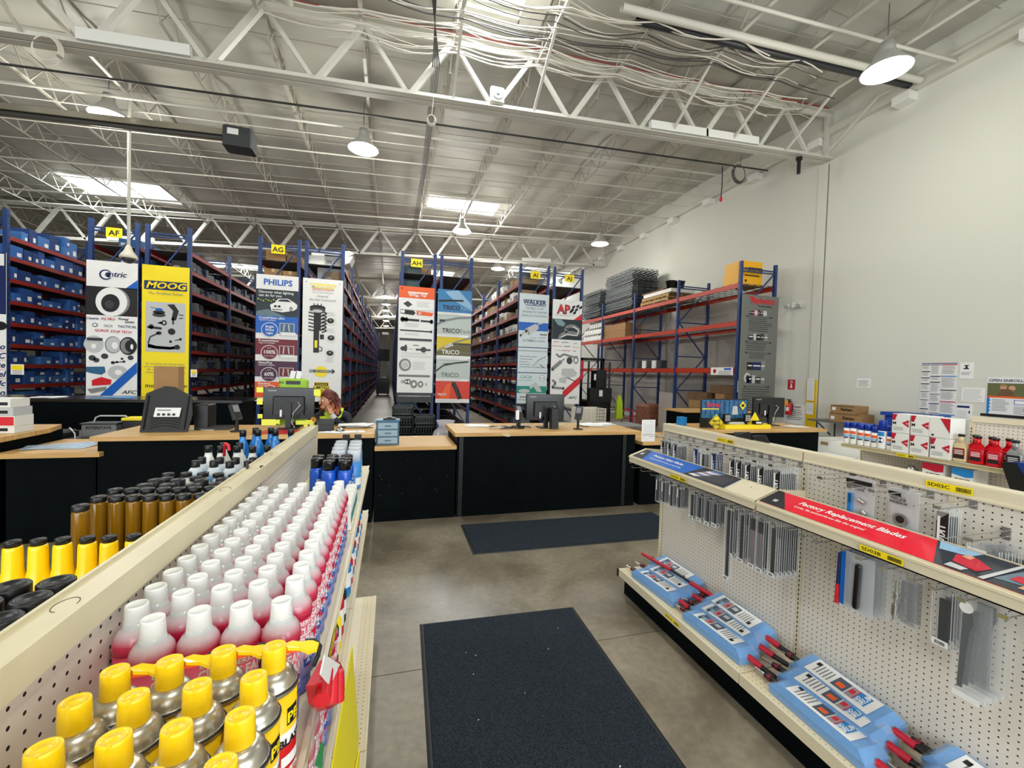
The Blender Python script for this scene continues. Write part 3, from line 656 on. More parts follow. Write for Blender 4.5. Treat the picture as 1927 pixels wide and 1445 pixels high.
# ================================================================= BANNERS
class Ban:
    def __init__(s, label, x0, x1, z0, z1, y, base):
        s.x0, s.x1, s.z0, s.z1, s.y = x0, x1, z0, z1, y; s.w = x1 - x0; s.h = z1 - z0
        s.t = thing('hanging_banner', label, 'banner', ((x0 + x1) / 2, y, z0))
        MB(base).box(x0, x1, y, y + 0.012, z0, z1).build('banner_panel', s.t)
        s.p = MB(); s.k = 0.002
    def X(s, u): return s.x0 + s.w * u
    def Z(s, v): return s.z1 - s.h * v          # v runs from the top down
    def Y(s, l): return s.y - 0.002 - 0.003 * l
    def rect(s, u0, u1, v0, v1, m, l=0): s.p.poly([(s.X(u0), s.Y(l), s.Z(v1)), (s.X(u1), s.Y(l), s.Z(v1)), (s.X(u1), s.Y(l), s.Z(v0)), (s.X(u0), s.Y(l), s.Z(v0))], m)
    def poly(s, pts, m, l=0): s.p.poly([(s.X(u), s.Y(l), s.Z(v)) for u, v in pts], m)
    def ell(s, u, v, ru, rv, m, l=1, n=24, a=0.0):
        P = []
        for i in range(n):
            t = 2 * math.pi * i / n; x, z = ru * s.w * math.cos(t), rv * s.h * math.sin(t)
            P.append((s.X(u) + x * math.cos(a) - z * math.sin(a), s.Y(l), s.Z(v) + x * math.sin(a) + z * math.cos(a)))
        s.p.poly(P, m)
    def line(s, pts, w, m, l=1):
        for (a, b), (c, d) in zip(pts, pts[1:]):
            p = Vector((s.X(a), 0, s.Z(b))); q = Vector((s.X(c), 0, s.Z(d))); dd = (q - p).normalized(); n = Vector((-dd.z, 0, dd.x)) * w / 2; y = s.Y(l)
            s.p.poly([(e.x, y, e.z) for e in (p - n, q - n, q + n, p + n)], m)
    def txt(s, t_, u, v, size, m, l=2, align='CENTER', bold=0.0, shear=0.0, sx=1.0): s.p.text(t_, (s.X(u), s.Y(l), s.Z(v)), UX, UZ, size, m, align, bold, shear, sx)
    def fine(s, u0, u1, v0, n, dv, m, l=1, seed=1):
        r_ = random.Random(seed)
        for i in range(n):
            e = u1 - (u1 - u0) * r_.uniform(0, 0.25); s.rect(u0, e, v0 + i * dv, v0 + i * dv + dv * 0.32, m, l)
    def done(s): s.p.build('printed_graphic', s.t)
BY = 11.62; BZ0, BZ1 = 0.88, 3.97
FR = [(-8.80, -7.86), (-6.49, -5.55), (-5.47, -4.55), (-3.17, -2.24), (-2.14, -1.21), (0.17, 1.10), (1.19, 2.12), (3.50, 4.40), (4.52, 5.46)]
# far left, cut by the frame
b = Ban('navy and white banner cut off by the left edge of the view', *FR[0], BZ0, BZ1, BY, PAPER)
b.rect(0, 1, 0, 0.42, NAVY); b.rect(0.2, 0.97, 0.01, 0.09, PAPER, 1); b.ell(0.9, 0.5, 0.12, 0.03, INK)
for i, s_ in enumerate(('A', 'AC', 'De', 'el', 'lc', 'o')): b.txt('ACDelco' if i == 0 else s_ , 0.98, 0.66 + 0.063 * i, 0.17, NAVY, 2, 'RIGHT', 0.02, 0.3); b.rect(0.3, 1, 0.672 + 0.063 * i, 0.674 + 0.063 * i, RED, 1)
b.done()
# 1 white, black and blue with brake discs
b = Ban('white, black and blue banner with brake discs and a round C logo', *FR[1], BZ0, BZ1, BY, PAPER)
b.poly([(0.75, 0.19), (1, 0.12), (1, 0.19)], BLUE); b.rect(0, 1, 0.185, 0.39, INK)
b.ell(0.37, 0.098, 0.125, 0.037, NAVY, 1); b.ell(0.378, 0.098, 0.095, 0.028, PAPER, 2); b.rect(0.39, 0.52, 0.080, 0.116, PAPER, 2); b.txt('entric', 0.345, 0.108, 0.17, NAVY, 3, 'LEFT', 0.015, 0.25)
b.ell(0.53, 0.29, 0.32, 0.105, GREY, 1, a=-0.15); b.ell(0.49, 0.29, 0.31, 0.105, PAPER, 2, a=-0.15); b.ell(0.47, 0.30, 0.18, 0.065, INK, 3, a=-0.15); b.ell(0.45, 0.31, 0.09, 0.03, DGREY, 4)
for i, (s_, u, v, m) in enumerate((('Centric', .12, .424, NAVY), ('PG PRO', .42, .424, CRIM), ('Power', .72, .418, INK), ('Quiet', .84, .437, INK), ('GCX', .43, .473, INKG), ('TACTICAL', .80, .473, NAVY), ('QUALIS', .30, .508, CRIM), ('STOP TECH', .68, .512, CRIM))): b.txt(s_, u, v, 0.075, m, 2, 'CENTER', 0.02, 0.3 if i < 4 else 0)
b.ell(0.17, 0.462, 0.055, 0.014, INK, 1); b.ell(0.17, 0.462, 0.04, 0.009, PAPER, 2)
b.ell(0.15, 0.60, 0.19, 0.062, LGREY, 1); b.ell(0.15, 0.615, 0.05, 0.018, PAPER, 2); b.rect(0.02, 0.32, 0.555, 0.575, DGREY, 3)
b.ell(0.52, 0.60, 0.16, 0.062, GREY, 1); b.ell(0.53, 0.60, 0.145, 0.056, LGREY, 2); b.ell(0.56, 0.605, 0.06, 0.025, PAPER, 3)
b.ell(0.82, 0.605, 0.17, 0.066, INK, 2); b.ell(0.80, 0.605, 0.13, 0.055, GREY, 3); b.ell(0.88, 0.605, 0.12, 0.045, INK, 4); b.ell(0.90, 0.61, 0.03, 0.02, PAPER, 5)
for u, v, r_ in ((.12, .70, .07), (.2, .715, .06), (.36, .685, .07), (.52, .73, .04), (.6, .725, .03), (.70, .70, .03), (.74, .72, .03), (.87, .69, .06)): b.ell(u, v, r_, r_ * 0.28, DGREY, 1)
b.line([(.5, .73), (.75, .72)], 0.02, INK); b.poly([(0, .765), (.36, .76), (.38, .80), (.30, .82), (.1, .81), (0, .80)], mat('print_steel_blue', (40, 96, 136), 0.5), 1)
b.ell(0.62, 0.80, 0.20, 0.05, LGREY, 1); b.ell(0.63, 0.80, 0.07, 0.02, PAPER, 2)
b.poly([(.12, .86), (.3, .835), (.5, .855), (.48, .89), (.12, .90)], RED, 3); b.poly([(.03, .925), (.40, .905), (.4, .93), (.1, .955)], GREY, 3)
b.poly([(0.18, 1), (1, 0.72), (1, 0.80), (0.42, 1)], BLUE, 2); b.txt('AFC', 0.84, 0.955, 0.11, INK, 3, 'CENTER', 0.01, 0.3, 1.3); b.done()
# 2 yellow
b = Ban('bright yellow banner with steering and suspension parts in a pale panel', *FR[2], BZ0, BZ1, BY, YELS)
b.rect(0.045, 0.95, 0.115, 0.18, NAVY, 0); b.txt('MOOG', 0.5, 0.168, 0.20, YELS, 1, 'CENTER', 0.03, 0.25, 1.22); b.txt('The Problem Solver', 0.5, 0.215, 0.085, INKG, 1)
b.rect(0.08, 0.92, 0.27, 0.64, LGREY, 0)
b.ell(.36, .345, .13, .014, INK); b.ell(.36, .365, .14, .016, DGREY); b.ell(.36, .325, .08, .010, BLUE, 2); b.line([(.18, .31), (.4, .325)], .012, INK)
b.poly([(.53, .285), (.68, .28), (.78, .33), (.72, .40), (.62, .40), (.66, .33)], INK, 1); b.line([(.78, .355), (.88, .36)], .02, INK); b.line([(.78, .385), (.87, .38)], .02, INK); b.line([(.66, .38), (.66, .43)], .04, DGREY)
b.ell(.47, .422, .055, .02, INK); b.ell(.47, .422, .025, .01, LGREY, 2); b.poly([(.32, .425), (.47, .405), (.47, .44)], INK); b.ell(.2, .455, .05, .018, INK); b.line([(.12, .458), (.42, .465)], .05, INK)
b.ell(.36, .50, .06, .013, INK); b.line([(.36, .50), (.18, .53), (.14, .58)], .03, DGREY); b.ell(.63, .485, .08, .024, INK); b.line([(.70, .55), (.82, .54)], .02, INK); b.ell(.82, .54, .03, .01, INK); b.ell(.61, .56, .03, .01, INK)
b.poly([(.13, .58), (.3, .595), (.6, .60), (.78, .585), (.82, .61), (.6, .62), (.3, .618), (.13, .61)], INK); b.ell(.75, .60, .06, .018, INK)
for i, s_ in enumerate(('By constantly introducing design', 'enhancements that extend product', 'life or simplify installation and', 'replacement, MOOG has earned', 'its reputation as the', "industry's preferred")): b.txt(s_, 0.5, 0.735 + 0.021 * i, 0.058, INKG, 1)
b.txt('moogparts.com', 0.08, 0.905, 0.13, INK, 1, 'LEFT', 0.01); b.done()
# 3 headlights
b = Ban('banner about headlight bulbs with a white car and blue, red and purple bands', *FR[3], BZ0, BZ1, BY, PAPER)
b.txt('PHILIPS', 0.51, 0.079, 0.20, BLUE, 1, 'CENTER', 0.025, 0, 1.0)
b.rect(0, 1, 0.115, 0.325, DTEAL); b.poly([(0, .325), (0.02, .29), (.28, .27), (.7, .325)], mat('print_road', (96, 120, 128), 0.5), 1); b.txt('Discover what lighting', 0.06, 0.145, 0.085, PAPER, 2, 'LEFT', 0.01); b.txt('can do for you', 0.06, 0.172, 0.085, PAPER, 2, 'LEFT', 0.01)
for i in range(9): b.ell(.05 + .06 * i, .195 + .006 * (i % 3), .018, .004, GREEN if i % 2 else YELS, 1)
b.poly([(.33, .235), (.45, .215), (.52, .185), (.75, .18), (.90, .205), (.98, .225), (.97, .255), (.88, .275), (.62, .29), (.36, .28)], PAPER, 2); b.poly([(.50, .205), (.56, .19), (.74, .186), (.84, .205)], DTEAL, 3)
b.ell(.455, .245, .035, .009, INK, 3); b.ell(.545, .245, .035, .009, INK, 3); b.rect(.38, .62, .268, .274, INK, 3); b.ell(.83, .265, .035, .022, INK, 3); b.ell(.83, .265, .02, .013, LGREY, 4)
for i, (c_, ttl, big, v0) in enumerate(((BLUE, 'CrystalVision ultra', None, .325), (MAROON, 'X-tremeVision', '100%', .505), (PURP, 'VisionPlus', '60%', .680), (ORNG, 'Standard', None, .845))):
    b.rect(0, 1, v0, v0 + (0.125 if i else 0.135), c_, 1); b.txt(ttl, .07, v0 + 0.022, .075, PAPER, 3, 'LEFT', .02); b.txt('Upgrade headlights', .07, v0 + .037, .048, PAPER, 3, 'LEFT')
    if i < 3:
        b.ell(.33, v0 + .108, .20, .058, PAPER, 3); b.ell(.33, v0 + .108, .185, .0535, c_, 4)
        if i == 0:
            for j, s_ in enumerate(('Bright', 'White', 'Light')): b.txt(s_, .33, v0 + .092 + .025 * j, .075, PAPER, 5, 'CENTER', .02)
        else: b.txt(big, .33, v0 + .118, .125, PAPER, 5, 'CENTER', .02); b.txt('up to', .33, v0 + .075, .04, PAPER, 5); b.txt('more vision', .33, v0 + .14, .045, PAPER, 5)
        b.rect(.56, .92, v0 + .05, v0 + .145, LGREY, 3); b.rect(.58, .90, v0 + .055, v0 + .12, (TEAL if i == 0 else MAROON) if i else mat('print_slate_blue', (70, 104, 136), .5), 4); b.rect(.60, .96, v0 + .125, v0 + .148, PAPER, 5); b.line([(.68, v0 + .06), (.66, v0 + .115)], .03, LGREY, 6); b.line([(.78, v0 + .06), (.8, v0 + .115)], .03, LGREY, 6)
b.ell(.36, .92, .16, .05, PAPER, 2); b.ell(.36, .92, .14, .044, ORNG, 3); b.done()
# 4 white strut
b = Ban('tall white banner with a black coil-over strut', *FR[4], BZ0, BZ1, BY, PAPER)
b.poly([(.17, .04), (.84, .04), (.76, .078), (.25, .078)], YELS, 1); b.txt('MONROE', .5, .073, .115, PAPER, 3, 'CENTER', .03, 0, 1.1); b.txt('SHOCKS & STRUTS', .5, .095, .06, ORNG, 2, 'CENTER', .01); b.txt('RIDE CONTROL ENGINEERING', .5, .115, .035, INKG, 2)
b.txt('Imitated.', .5, .148, .075, INKG, 2); b.txt('But Not Duplicated!', .5, .178, .075, INKG, 2)
for i in range(3): b.line([(.28 + .09 * i, .20), (.28 + .09 * i, .22)], .02, INK)
b.ell(.37, .235, .20, .022, INK, 1); b.ell(.37, .252, .2, .018, DGREY, 2); b.ell(.37, .262, .13, .013, LGREY, 3); b.rect(.28, .46, .27, .42, INK, 1)
for i in range(6): b.line([(.15, .275 + .028 * i), (.30, .283 + .028 * i), (.56, .268 + .028 * i), (.60, .28 + .028 * i), (.48, .295 + .028 * i)], .03, INK, 2)
b.rect(.28, .42, .42, .60, INK, 1); b.rect(.44, .54, .45, .49, INK, 1); b.rect(.31, .38, .50, .56, YELS, 2); b.line([(.42, .55), (.50, .56), (.49, .585), (.42, .585)], .02, INK, 2)
for v, u in ((.335, .70), (.475, .72), (.60, .70)): b.ell(u, v, .125, .038, LGREY, 1); b.ell(u, v, .118, .036, PAPER, 2); b.ell(u, v, .09, .022, INK, 3); b.ell(u, v - .005, .03, .008, GREY, 4)
for v in (.265, .40, .645): b.fine(.60, .82, v, 3, .012, LGREY, 1, int(v * 100))
b.ell(.48, .755, .17, .045, YELS, 1); b.poly([(.19, .74), (.76, .74), (.76, .728), (.84, .75), (.76, .772), (.76, .76), (.19, .76)], INK, 2); b.txt('FEEL THE DIFFERENCE', .48, .756, .055, PAPER, 3, 'CENTER', .01); b.txt('LIMITED', .50, .895, .10, INK, 3, 'CENTER', .02); b.txt('LIFETIME', .50, .925, .09, INK, 3, 'CENTER', .02)
b.poly([(.32, .84), (.68, .84), (.68, .87), (.72, .88), (.72, .95), (.5, .97), (.28, .95), (.28, .88), (.32, .87)], YELS, 1); b.rect(.33, .67, .845, .868, INK, 2); b.txt('MONROE', .5, .864, .06, YELS, 3)
for u in (.08, .92):
    for v in (.03, .97): b.ell(u, v, .014, .005, GREY, 1)
b.done()
# 5 orange header
b = Ban('white banner with an orange header and black drive shafts', *FR[5], BZ0, BZ1, BY, PAPER)
b.rect(0, 1, 0, .10, ORNG); b.poly([(.24, .045), (.82, .045), (.74, .085), (.60, .075), (.50, .088), (.40, .078), (.30, .085)], PAPER, 1); b.txt('DORMAN', .53, .077, .10, ORNG, 2, 'CENTER', .02, 0, 1.05); b.rect(0, 1, .915, 1, DGREY); b.txt('WWW.DORMANPRODUCTS.COM', .5, .95, .055, PAPER, 2)
b.rect(.06, .97, .115, .20, LGREY, 1); b.rect(.065, .965, .117, .198, PAPER, 2); b.poly([(.12, .15), (.25, .125), (.38, .155), (.26, .18)], DGREY, 3); b.fine(.5, .9, .13, 4, .012, LGREY, 3)
b.poly([(.05, .20), (.42, .205), (.47, .225), (.42, .245), (.05, .235)], INK, 1); b.poly([(.50, .205), (.98, .215), (.94, .245), (.50, .24)], ORNG, 1); b.rect(.06, .17, .205, .23, PAPER, 2); b.rect(.55, .63, .215, .235, LGREY, 2)
b.line([(.08, .285), (.58, .288)], .06, INK); b.ell(.12, .285, .07, .022, INK); b.ell(.22, .285, .05, .02, INK); b.line([(.62, .29), (.95, .293)], .05, INK); b.ell(.93, .293, .05, .02, INK); b.fine(.18, .6, .315, 3, .012, LGREY, 1, 3)
b.line([(.05, .378), (.9, .38)], .035, INK); b.ell(.93, .38, .03, .012, INK); b.fine(.18, .6, .40, 2, .012, LGREY, 1, 4)
b.rect(.04, .95, .445, .465, DGREY, 1); b.rect(.05, .94, .47, .60, LGREY, 1); b.rect(.055, .935, .472, .598, PAPER, 2); b.ell(.16, .535, .09, .02, DGREY, 3); b.ell(.22, .53, .04, .03, DGREY, 4); b.line([(.3, .535), (.44, .537)], .02, LGREY, 3); b.line([(.5, .54), (.92, .54)], .05, DGREY, 3); b.ell(.72, .54, .08, .025, DGREY, 4); b.rect(.42, .58, .50, .508, INKG, 3); b.fine(.1, .9, .57, 2, .01, LGREY, 3, 9)
b.ell(.21, .675, .17, .055, GREY, 1); b.ell(.22, .675, .11, .036, PAPER, 2); b.ell(.22, .675, .09, .028, LGREY, 3); b.fine(.42, .85, .65, 5, .014, LGREY, 1, 5)
b.rect(.04, .92, .76, .778, INKG, 1)
for u, r_ in ((.15, .04), (.25, .06), (.32, .07), (.47, .10), (.66, .08), (.82, .03)): b.ell(u, .82 + .02 * (u > .4), r_, r_ * .36, GREY, 1); b.ell(u, .82 + .02 * (u > .4), r_ * .45, r_ * .16, PAPER, 2)
b.ell(.08, .02, .02, .006, INK, 1); b.ell(.1, .94, .02, .006, INK, 1); b.done()
# 6 wiper pictures
b = Ban('banner of five wiper pictures in blue, grey, yellow, grey and red', *FR[6], BZ0, BZ1, BY, PAPER)
YPR = mat('print_mustard', (214, 188, 20), .5); PGR = mat('print_pale_green', (186, 196, 190), .5); PBL = mat('print_sky', (52, 122, 176), .5)
b.rect(0, 1, 0, .20, PBL); b.poly([(.2, .02), (.6, 0), (1, .12), (1, .17), (.5, .10)], LBLUE, 1); b.rect(0, 1, .22, .415, PGR); b.rect(0, 1, .415, .58, YPR); b.poly([(0, .55), (.5, .49), (1, .47), (1, .58), (0, .58)], mat('print_khaki', (96, 90, 50), .5), 1); b.rect(0, 1, .605, .795, PGR); b.rect(0, 1, .805, .965, mat('print_vermilion', (214, 56, 30), .45)); b.poly([(.1, .965), (.3, .84), (.45, .82), (.4, .965)], ORNG, 1)
for v, s2, m, m2 in ((.175, 'Force', INK, LBLUE), (.378, 'Tech', INK, INKG), (.568, 'Force', PAPER, INKG), (.770, '', INKG, INK)): b.txt('TRICO', .14, v, .165, m, 3, 'LEFT', .015); (b.txt(s2, .66, v, .15, m2, 3, 'LEFT') if s2 else None)
b.txt('TRICO', .05, .935, .085, PAPER, 3, 'LEFT', .02)
b.line([(.02, .105), (.35, .095), (.75, .09)], .05, INK, 2); b.line([(.0, .31), (.2, .275), (.6, .245), (1, .235)], .055, GREY, 2); b.rect(.06, .22, .265, .285, DGREY, 3)
b.line([(.0, .545), (.25, .50), (.55, .46), (1, .415)], .04, GREY, 2); b.line([(.3, .49), (.6, .475), (1, .475)], .05, DGREY, 2); b.poly([(.2, .505), (.42, .465), (.5, .49), (.3, .515)], LGREY, 3)
b.line([(0, .72), (.2, .67), (.55, .645), (.95, .63)], .04, DGREY, 2); b.line([(.2, .655), (.45, .65), (.9, .628)], .02, INK, 3); b.line([(.5, .82), (.6, .87), (.72, .965)], .12, INK, 2); b.line([(.48, .81), (.58, .84), (.66, .965)], .03, DGREY, 3)
for v in (.205, .40, .60, .79, .975): b.rect(0, .92, v - .005, v + .017, PAPER, 3); b.fine(.03, .8, v, 2, .008, LGREY, 4, int(v * 100))
b.done()
# 7 blue and green exhaust
b = Ban('pale banner with a blue band, a green band and exhaust silencers', *FR[7], BZ0, BZ1 + 0.08, BY, mat('print_pale_blue', (206, 218, 222), .5))
b.rect(.16, .88, .055, .06, NAVY, 1); b.txt('WALKER', .51, .095, .165, NAVY, 2, 'CENTER', .03, 0, 1.05); b.rect(.2, .88, .102, .108, NAVY, 1)
for i, s_ in enumerate(('WORLD CLASS', 'ENGINE-TO-TAILPIPE', 'EXHAUST SOLUTIONS')): b.txt(s_, .52, .14 + .034 * i, .08, INKG, 2, 'CENTER', 0, 0, 1.0)
b.rect(0, 1, .26, .335, BLUE); b.poly([(.22, .32), (.55, .27), (.67, .29), (.66, .32), (.32, .375), (.22, .35)], LGREY, 2); b.line([(.06, .385), (.27, .335)], .07, LGREY, 2); b.line([(.62, .275), (.85, .255)], .04, LGREY, 2); b.ell(.07, .383, .03, .012, INK, 3); b.line([(.27, .315), (.36, .375)], .015, INK, 3)
b.rect(.72, .96, .36, .372, INKG, 1); b.txt('SoundFX', .8, .40, .05, INKG, 2); b.txt('quiet-flow', .5, .402, .04, INKG, 2); b.txt('ULTRA', .30, .435, .10, INKG, 2); b.txt('QUIET-FLOW', .62, .435, .08, INKG, 2)
b.rect(0, 1, .485, .492, NAVY); b.txt('SOLUTIONS FROM AN INDUSTRY LEADER', .5, .525, .055, LBLUE if False else INKG, 2)
for i, s_ in enumerate(('Full line of exhaust products', 'Unmatched coverage', 'for import and', 'domestic vehicles', 'The Top OE Source in the Aftermarket')): b.txt(s_, .06, .575 + .024 * i, .045, INK, 2, 'LEFT')
b.line([(.5, .655), (.6, .625), (.7, .60), (.82, .58), (.96, .565)], .02, GREY, 2); b.line([(.52, .65), (.66, .615)], .05, LGREY, 3); b.line([(.75, .64), (.92, .67)], .03, GREY, 2)
b.rect(0, 1, .715, .722, NAVY); b.txt('CalCat', .28, .768, .13, TEAL, 2, 'CENTER', -.005, .25); b.txt('CATALYTIC CONVERTERS', .28, .79, .035, TEAL, 2); b.ell(.84, .765, .09, .028, TEAL, 1); b.ell(.84, .765, .08, .025, PAPER, 2); b.txt('CARB', .84, .772, .06, TEAL, 3, 'CENTER', .01)
b.rect(0, 1, .84, .905, TEAL); b.poly([(.42, .84), (.62, .80), (.80, .86), (.84, .895), (.66, .89), (.56, .845), (.44, .87)], LGREY, 3); b.ell(.24, .885, .19, .018, LGREY, 3); b.line([(.1, .94), (.4, .94)], .03, INKG, 2); b.line([(.02, .965), (.4, .965)], .012, INKG, 2); b.done()
# 8 red and black
b = Ban('white, black and red banner with chequered flag logo and exhaust parts', *FR[8], BZ0, BZ1 - 0.02, BY, PAPER)
b.txt('AP', .37, .13, .36, INK, 1, 'CENTER', .05, 0, .92); b.txt('AP', .37, .127, .35, RED, 2, 'CENTER', .02, 0, .92)
for i, (u, v) in enumerate(((.66, .055), (.80, .045), (.90, .055), (.62, .085), (.76, .08), (.70, .11), (.58, .10))): b.poly([(u, v), (u + .1, v - .012), (u + .085, v + .015), (u - .015, v + .025)], INK, 1)
b.fine(.1, .74, .14, 2, .012, LGREY, 1); b.poly([(.72, .185), (1, .12), (1, .185)], RED); b.rect(0, 1, .185, .38, DTEAL)
b.poly([(.05, .19), (.3, .19), (.44, .225), (.38, .255), (.2, .245)], mat('print_teal_grey', (124, 152, 152), .5), 1)
b.line([(.25, .38), (.3, .34), (.45, .315), (.7, .31), (.9, .325), (.92, .28), (.75, .245), (.55, .25), (.46, .27), (.47, .31)], .10, GREY, 1); b.line([(.3, .36), (.5, .33), (.85, .335), (.9, .28), (.7, .25)], .03, PAPER, 2)
for s_, u, v, m in (('NAPCO', .15, .41, CRIM), ('ELECTRIC', .45, .412, INK), ('CAT', .8, .418, NAVY), ('FAST TO FLO', .18, .45, CRIM), ('DURAFIT', .52, .45, INK), ('Maremont', .83, .452, YPR), ('SILENTONE', .25, .49, LGREY), ('XLERATOR', .50, .49, CRIM), ('Ansa', .78, .49, INK)): b.txt(s_, u, v, .05, m, 2, 'CENTER', .01, .2)
b.line([(.16, .52), (.28, .55), (.42, .52), (.62, .535), (.85, .55)], .06, GREY, 1); b.ell(.62, .58, .10, .035, DGREY, 2); b.ell(.84, .57, .09, .04, GREY, 2); b.ell(.84, .575, .05, .02, PAPER, 3)
b.line([(.04, .67), (.34, .59)], .11, GREY, 2); b.line([(.34, .59), (.44, .565)], .04, GREY, 2); b.ell(.05, .67, .035, .015, DGREY, 3)
b.poly([(.38, .66), (.75, .655), (.90, .70), (.85, .725), (.6, .75), (.36, .72)], LGREY, 2); b.poly([(.28, .75), (.55, .735), (.52, .80), (.3, .79)], LGREY, 3); b.line([(.55, .745), (.85, .78)], .02, INK, 4)
b.line([(.06, .77), (.18, .80), (.06, .845), (.44, .85)], .07, GREY, 2); b.ell(.44, .85, .03, .015, INK, 3)
b.poly([(.42, .925), (.42, .88), (1, .725), (1, .80), (.5, .935)], RED, 4); b.txt('AFC', .76, .95, .11, INK, 3, 'CENTER', .01, .3, 1.3); b.done()
# 9 grey banner by the white wall
b = Ban('grey diamond-plate banner with red script logo at the end of the orange rack', 8.87, 10.09, 0.95, 4.02, 9.10, mat('print_plate_grey', (112, 114, 108), .45, var=.12, scale=90))
b.poly([(.16, .015), (.30, .022), (.35, .055), (.26, .05)], RED, 1); b.txt('Raybestos', .56, .07, .24, RED, 2, 'CENTER', .02, .2, .80); b.txt('The Best in Brakes', .62, .098, .06, INK, 2, 'CENTER', .02, .2)
def prod(v, n, h, seed):
    r_ = random.Random(seed); u = .2
    for i in range(n):
        w_ = r_.uniform(.6, 1.2) * .62 / n; b.rect(u, u + w_, v + r_.uniform(0, .4) * h, v + h, r_.choice((DGREY, LGREY, INK, MAROON if seed == 1 else GREY, NAVY)), 1); b.rect(u + .02, u + w_ - .02, v + h * .5, v + h * .62, PAPER, 2); u += w_ * .95
def barl(v): b.poly([(.13, v), (.85, v), (.82, v + .012), (.15, v + .012)], INK, 1); b.rect(.18, .78, v + .003, v + .009, INKG, 2)
prod(.125, 6, .05, 1); barl(.182); b.fine(.2, .85, .205, 7, .017, DGREY, 1, 2); prod(.325, 5, .065, 2); barl(.40); b.fine(.15, .8, .42, 4, .017, DGREY, 1, 5); barl(.495); b.fine(.25, .75, .515, 3, .014, DGREY, 1, 6)
prod(.565, 3, .085, 3); prod(.68, 4, .085, 5); b.ell(.22, .72, .09, .045, LGREY, 1); b.ell(.23, .72, .045, .024, INK, 2); barl(.79); b.fine(.1, .9, .815, 9, .02, DGREY, 1, 7); b.done()

# ================================================================= THINGS ON AND BEHIND THE ORANGE RACK
def gridstack(x0, x1, y0, y1, z0, n, label, seed):
    t = thing('wire_deck_stack', label, 'wire decks', ((x0 + x1) / 2, (y0 + y1) / 2, z0)); r_ = random.Random(seed)
    m = mat('grid_grey', (86, 90, 92), 0.45, 0.4)
    for i in range(n):
        z = z0 + 0.05 + 0.048 * i; dx, dy = r_.uniform(-.05, .05), r_.uniform(-.06, .06); b = MB(m)
        for j in range(7): yy_ = y0 + dy + (y1 - y0) * j / 6; b.box(x0 + dx, x1 + dx, yy_ - .007, yy_ + .007, z + .008, z + .02)
        for j in range(6): xx_ = x0 + dx + (x1 - x0) * j / 5; b.box(xx_ - .012, xx_ + .012, y0 + dy, y1 + dy, z - .02, z + .008)
        b.build('wire_deck', t)
gridstack(8.9, 10.0, 17.1, 19.0, 4.40, 25, 'tall stack of grey wire decks farther along the orange rack top', 1)
gridstack(8.9, 10.0, 14.5, 16.6, 4.40, 32, 'taller stack of grey wire decks in the middle of the orange rack top', 2)
def pallet(x0, x1, y0, y1, z0, label):
    t = thing('wooden_pallet', label, 'pallet', ((x0 + x1) / 2, (y0 + y1) / 2, z0))
    for i in range(3): x = x0 + (x1 - x0 - .04) * i / 2; MB(OSB).box(x, x + .04, y0, y1, z0 + .02, z0 + .11).build('stringer', t)
    for i in range(7): y = y0 + (y1 - y0 - .09) * i / 6; MB(OSB).box(x0, x1, y, y + .09, z0 + .112, z0 + .13).build('board', t)
    for i in range(3): y = y0 + (y1 - y0 - .09) * i / 2; MB(OSB).box(x0, x1, y, y + .09, z0, z0 + .018).build('board', t)
pallet(8.9, 10.0, 12.3, 13.9, 4.36, 'wooden pallet on the orange rack top beside the wire decks'); pallet(8.92, 10.02, 12.3, 13.85, 4.50, 'second wooden pallet lying on the first one')
crate('flat_panel_pack', 8.95, 9.9, 12.2, 13.8, 4.64, 4.76, WHITE, 'white flat pack lying on the wooden pallets'); crate('board_pack', 8.95, 9.8, 12.6, 13.9, 4.765, 4.82, CARDD, 'brown boards lying on the white flat pack')
for i, (y, x, z) in enumerate(((12.35, 9.3, 4.825), (12.3, 9.62, 4.825))):
    t = thing('black_tub', ('nearer' if i == 0 else 'farther') + ' of two black tubs on top of the boards on the orange rack', 'tub', (x, y + .3, z)); MB(BLK).lathe((x, y + .35, z), [(.13, 0), (.17, .26), (.19, .265), (.19, .28), (.15, .28), (.12, .03)], 20).build('tub', t); MB(DGREY).tube([(x - .18, y + .35, z + .26), (x, y + .18, z + .16), (x + .18, y + .35, z + .26)], .006).build('handle', t)
crate('carton', 8.95, 9.7, 15.0, 16.95, 3.325, 3.62, CARD, 'large brown carton on the middle level of the orange rack', tape=TAPE); crate('carton', 8.95, 9.7, 15.0, 16.95, 3.625, 3.90, CARD, 'brown carton stacked on the large one on the orange rack', tape=TAPE)
jg = None
for i in range(22):
    y = 17.1 + .22 * (i % 8); z = 3.33 + .29 * (i // 8); x = 8.98 + .03 * (i // 8)
    if jg is None:
        jg = thing('white_jug', 'white plastic jug in the cluster on the middle level of the orange rack', 'jug', (x, y, z), 0, 'white jugs on the orange rack')
        MB(WHITE).lathe((0, 0, 0), [(.08, 0), (.085, .02), (.085, .17), (.03, .23), (.03, .25)], 10).build('body', jg, world=False); MB(GREY).lathe((0, 0, 0), [(.034, .245), (.034, .27), (0, .27)], 10).build('cap', jg, world=False)
    else: clone(jg, (x, y, z))
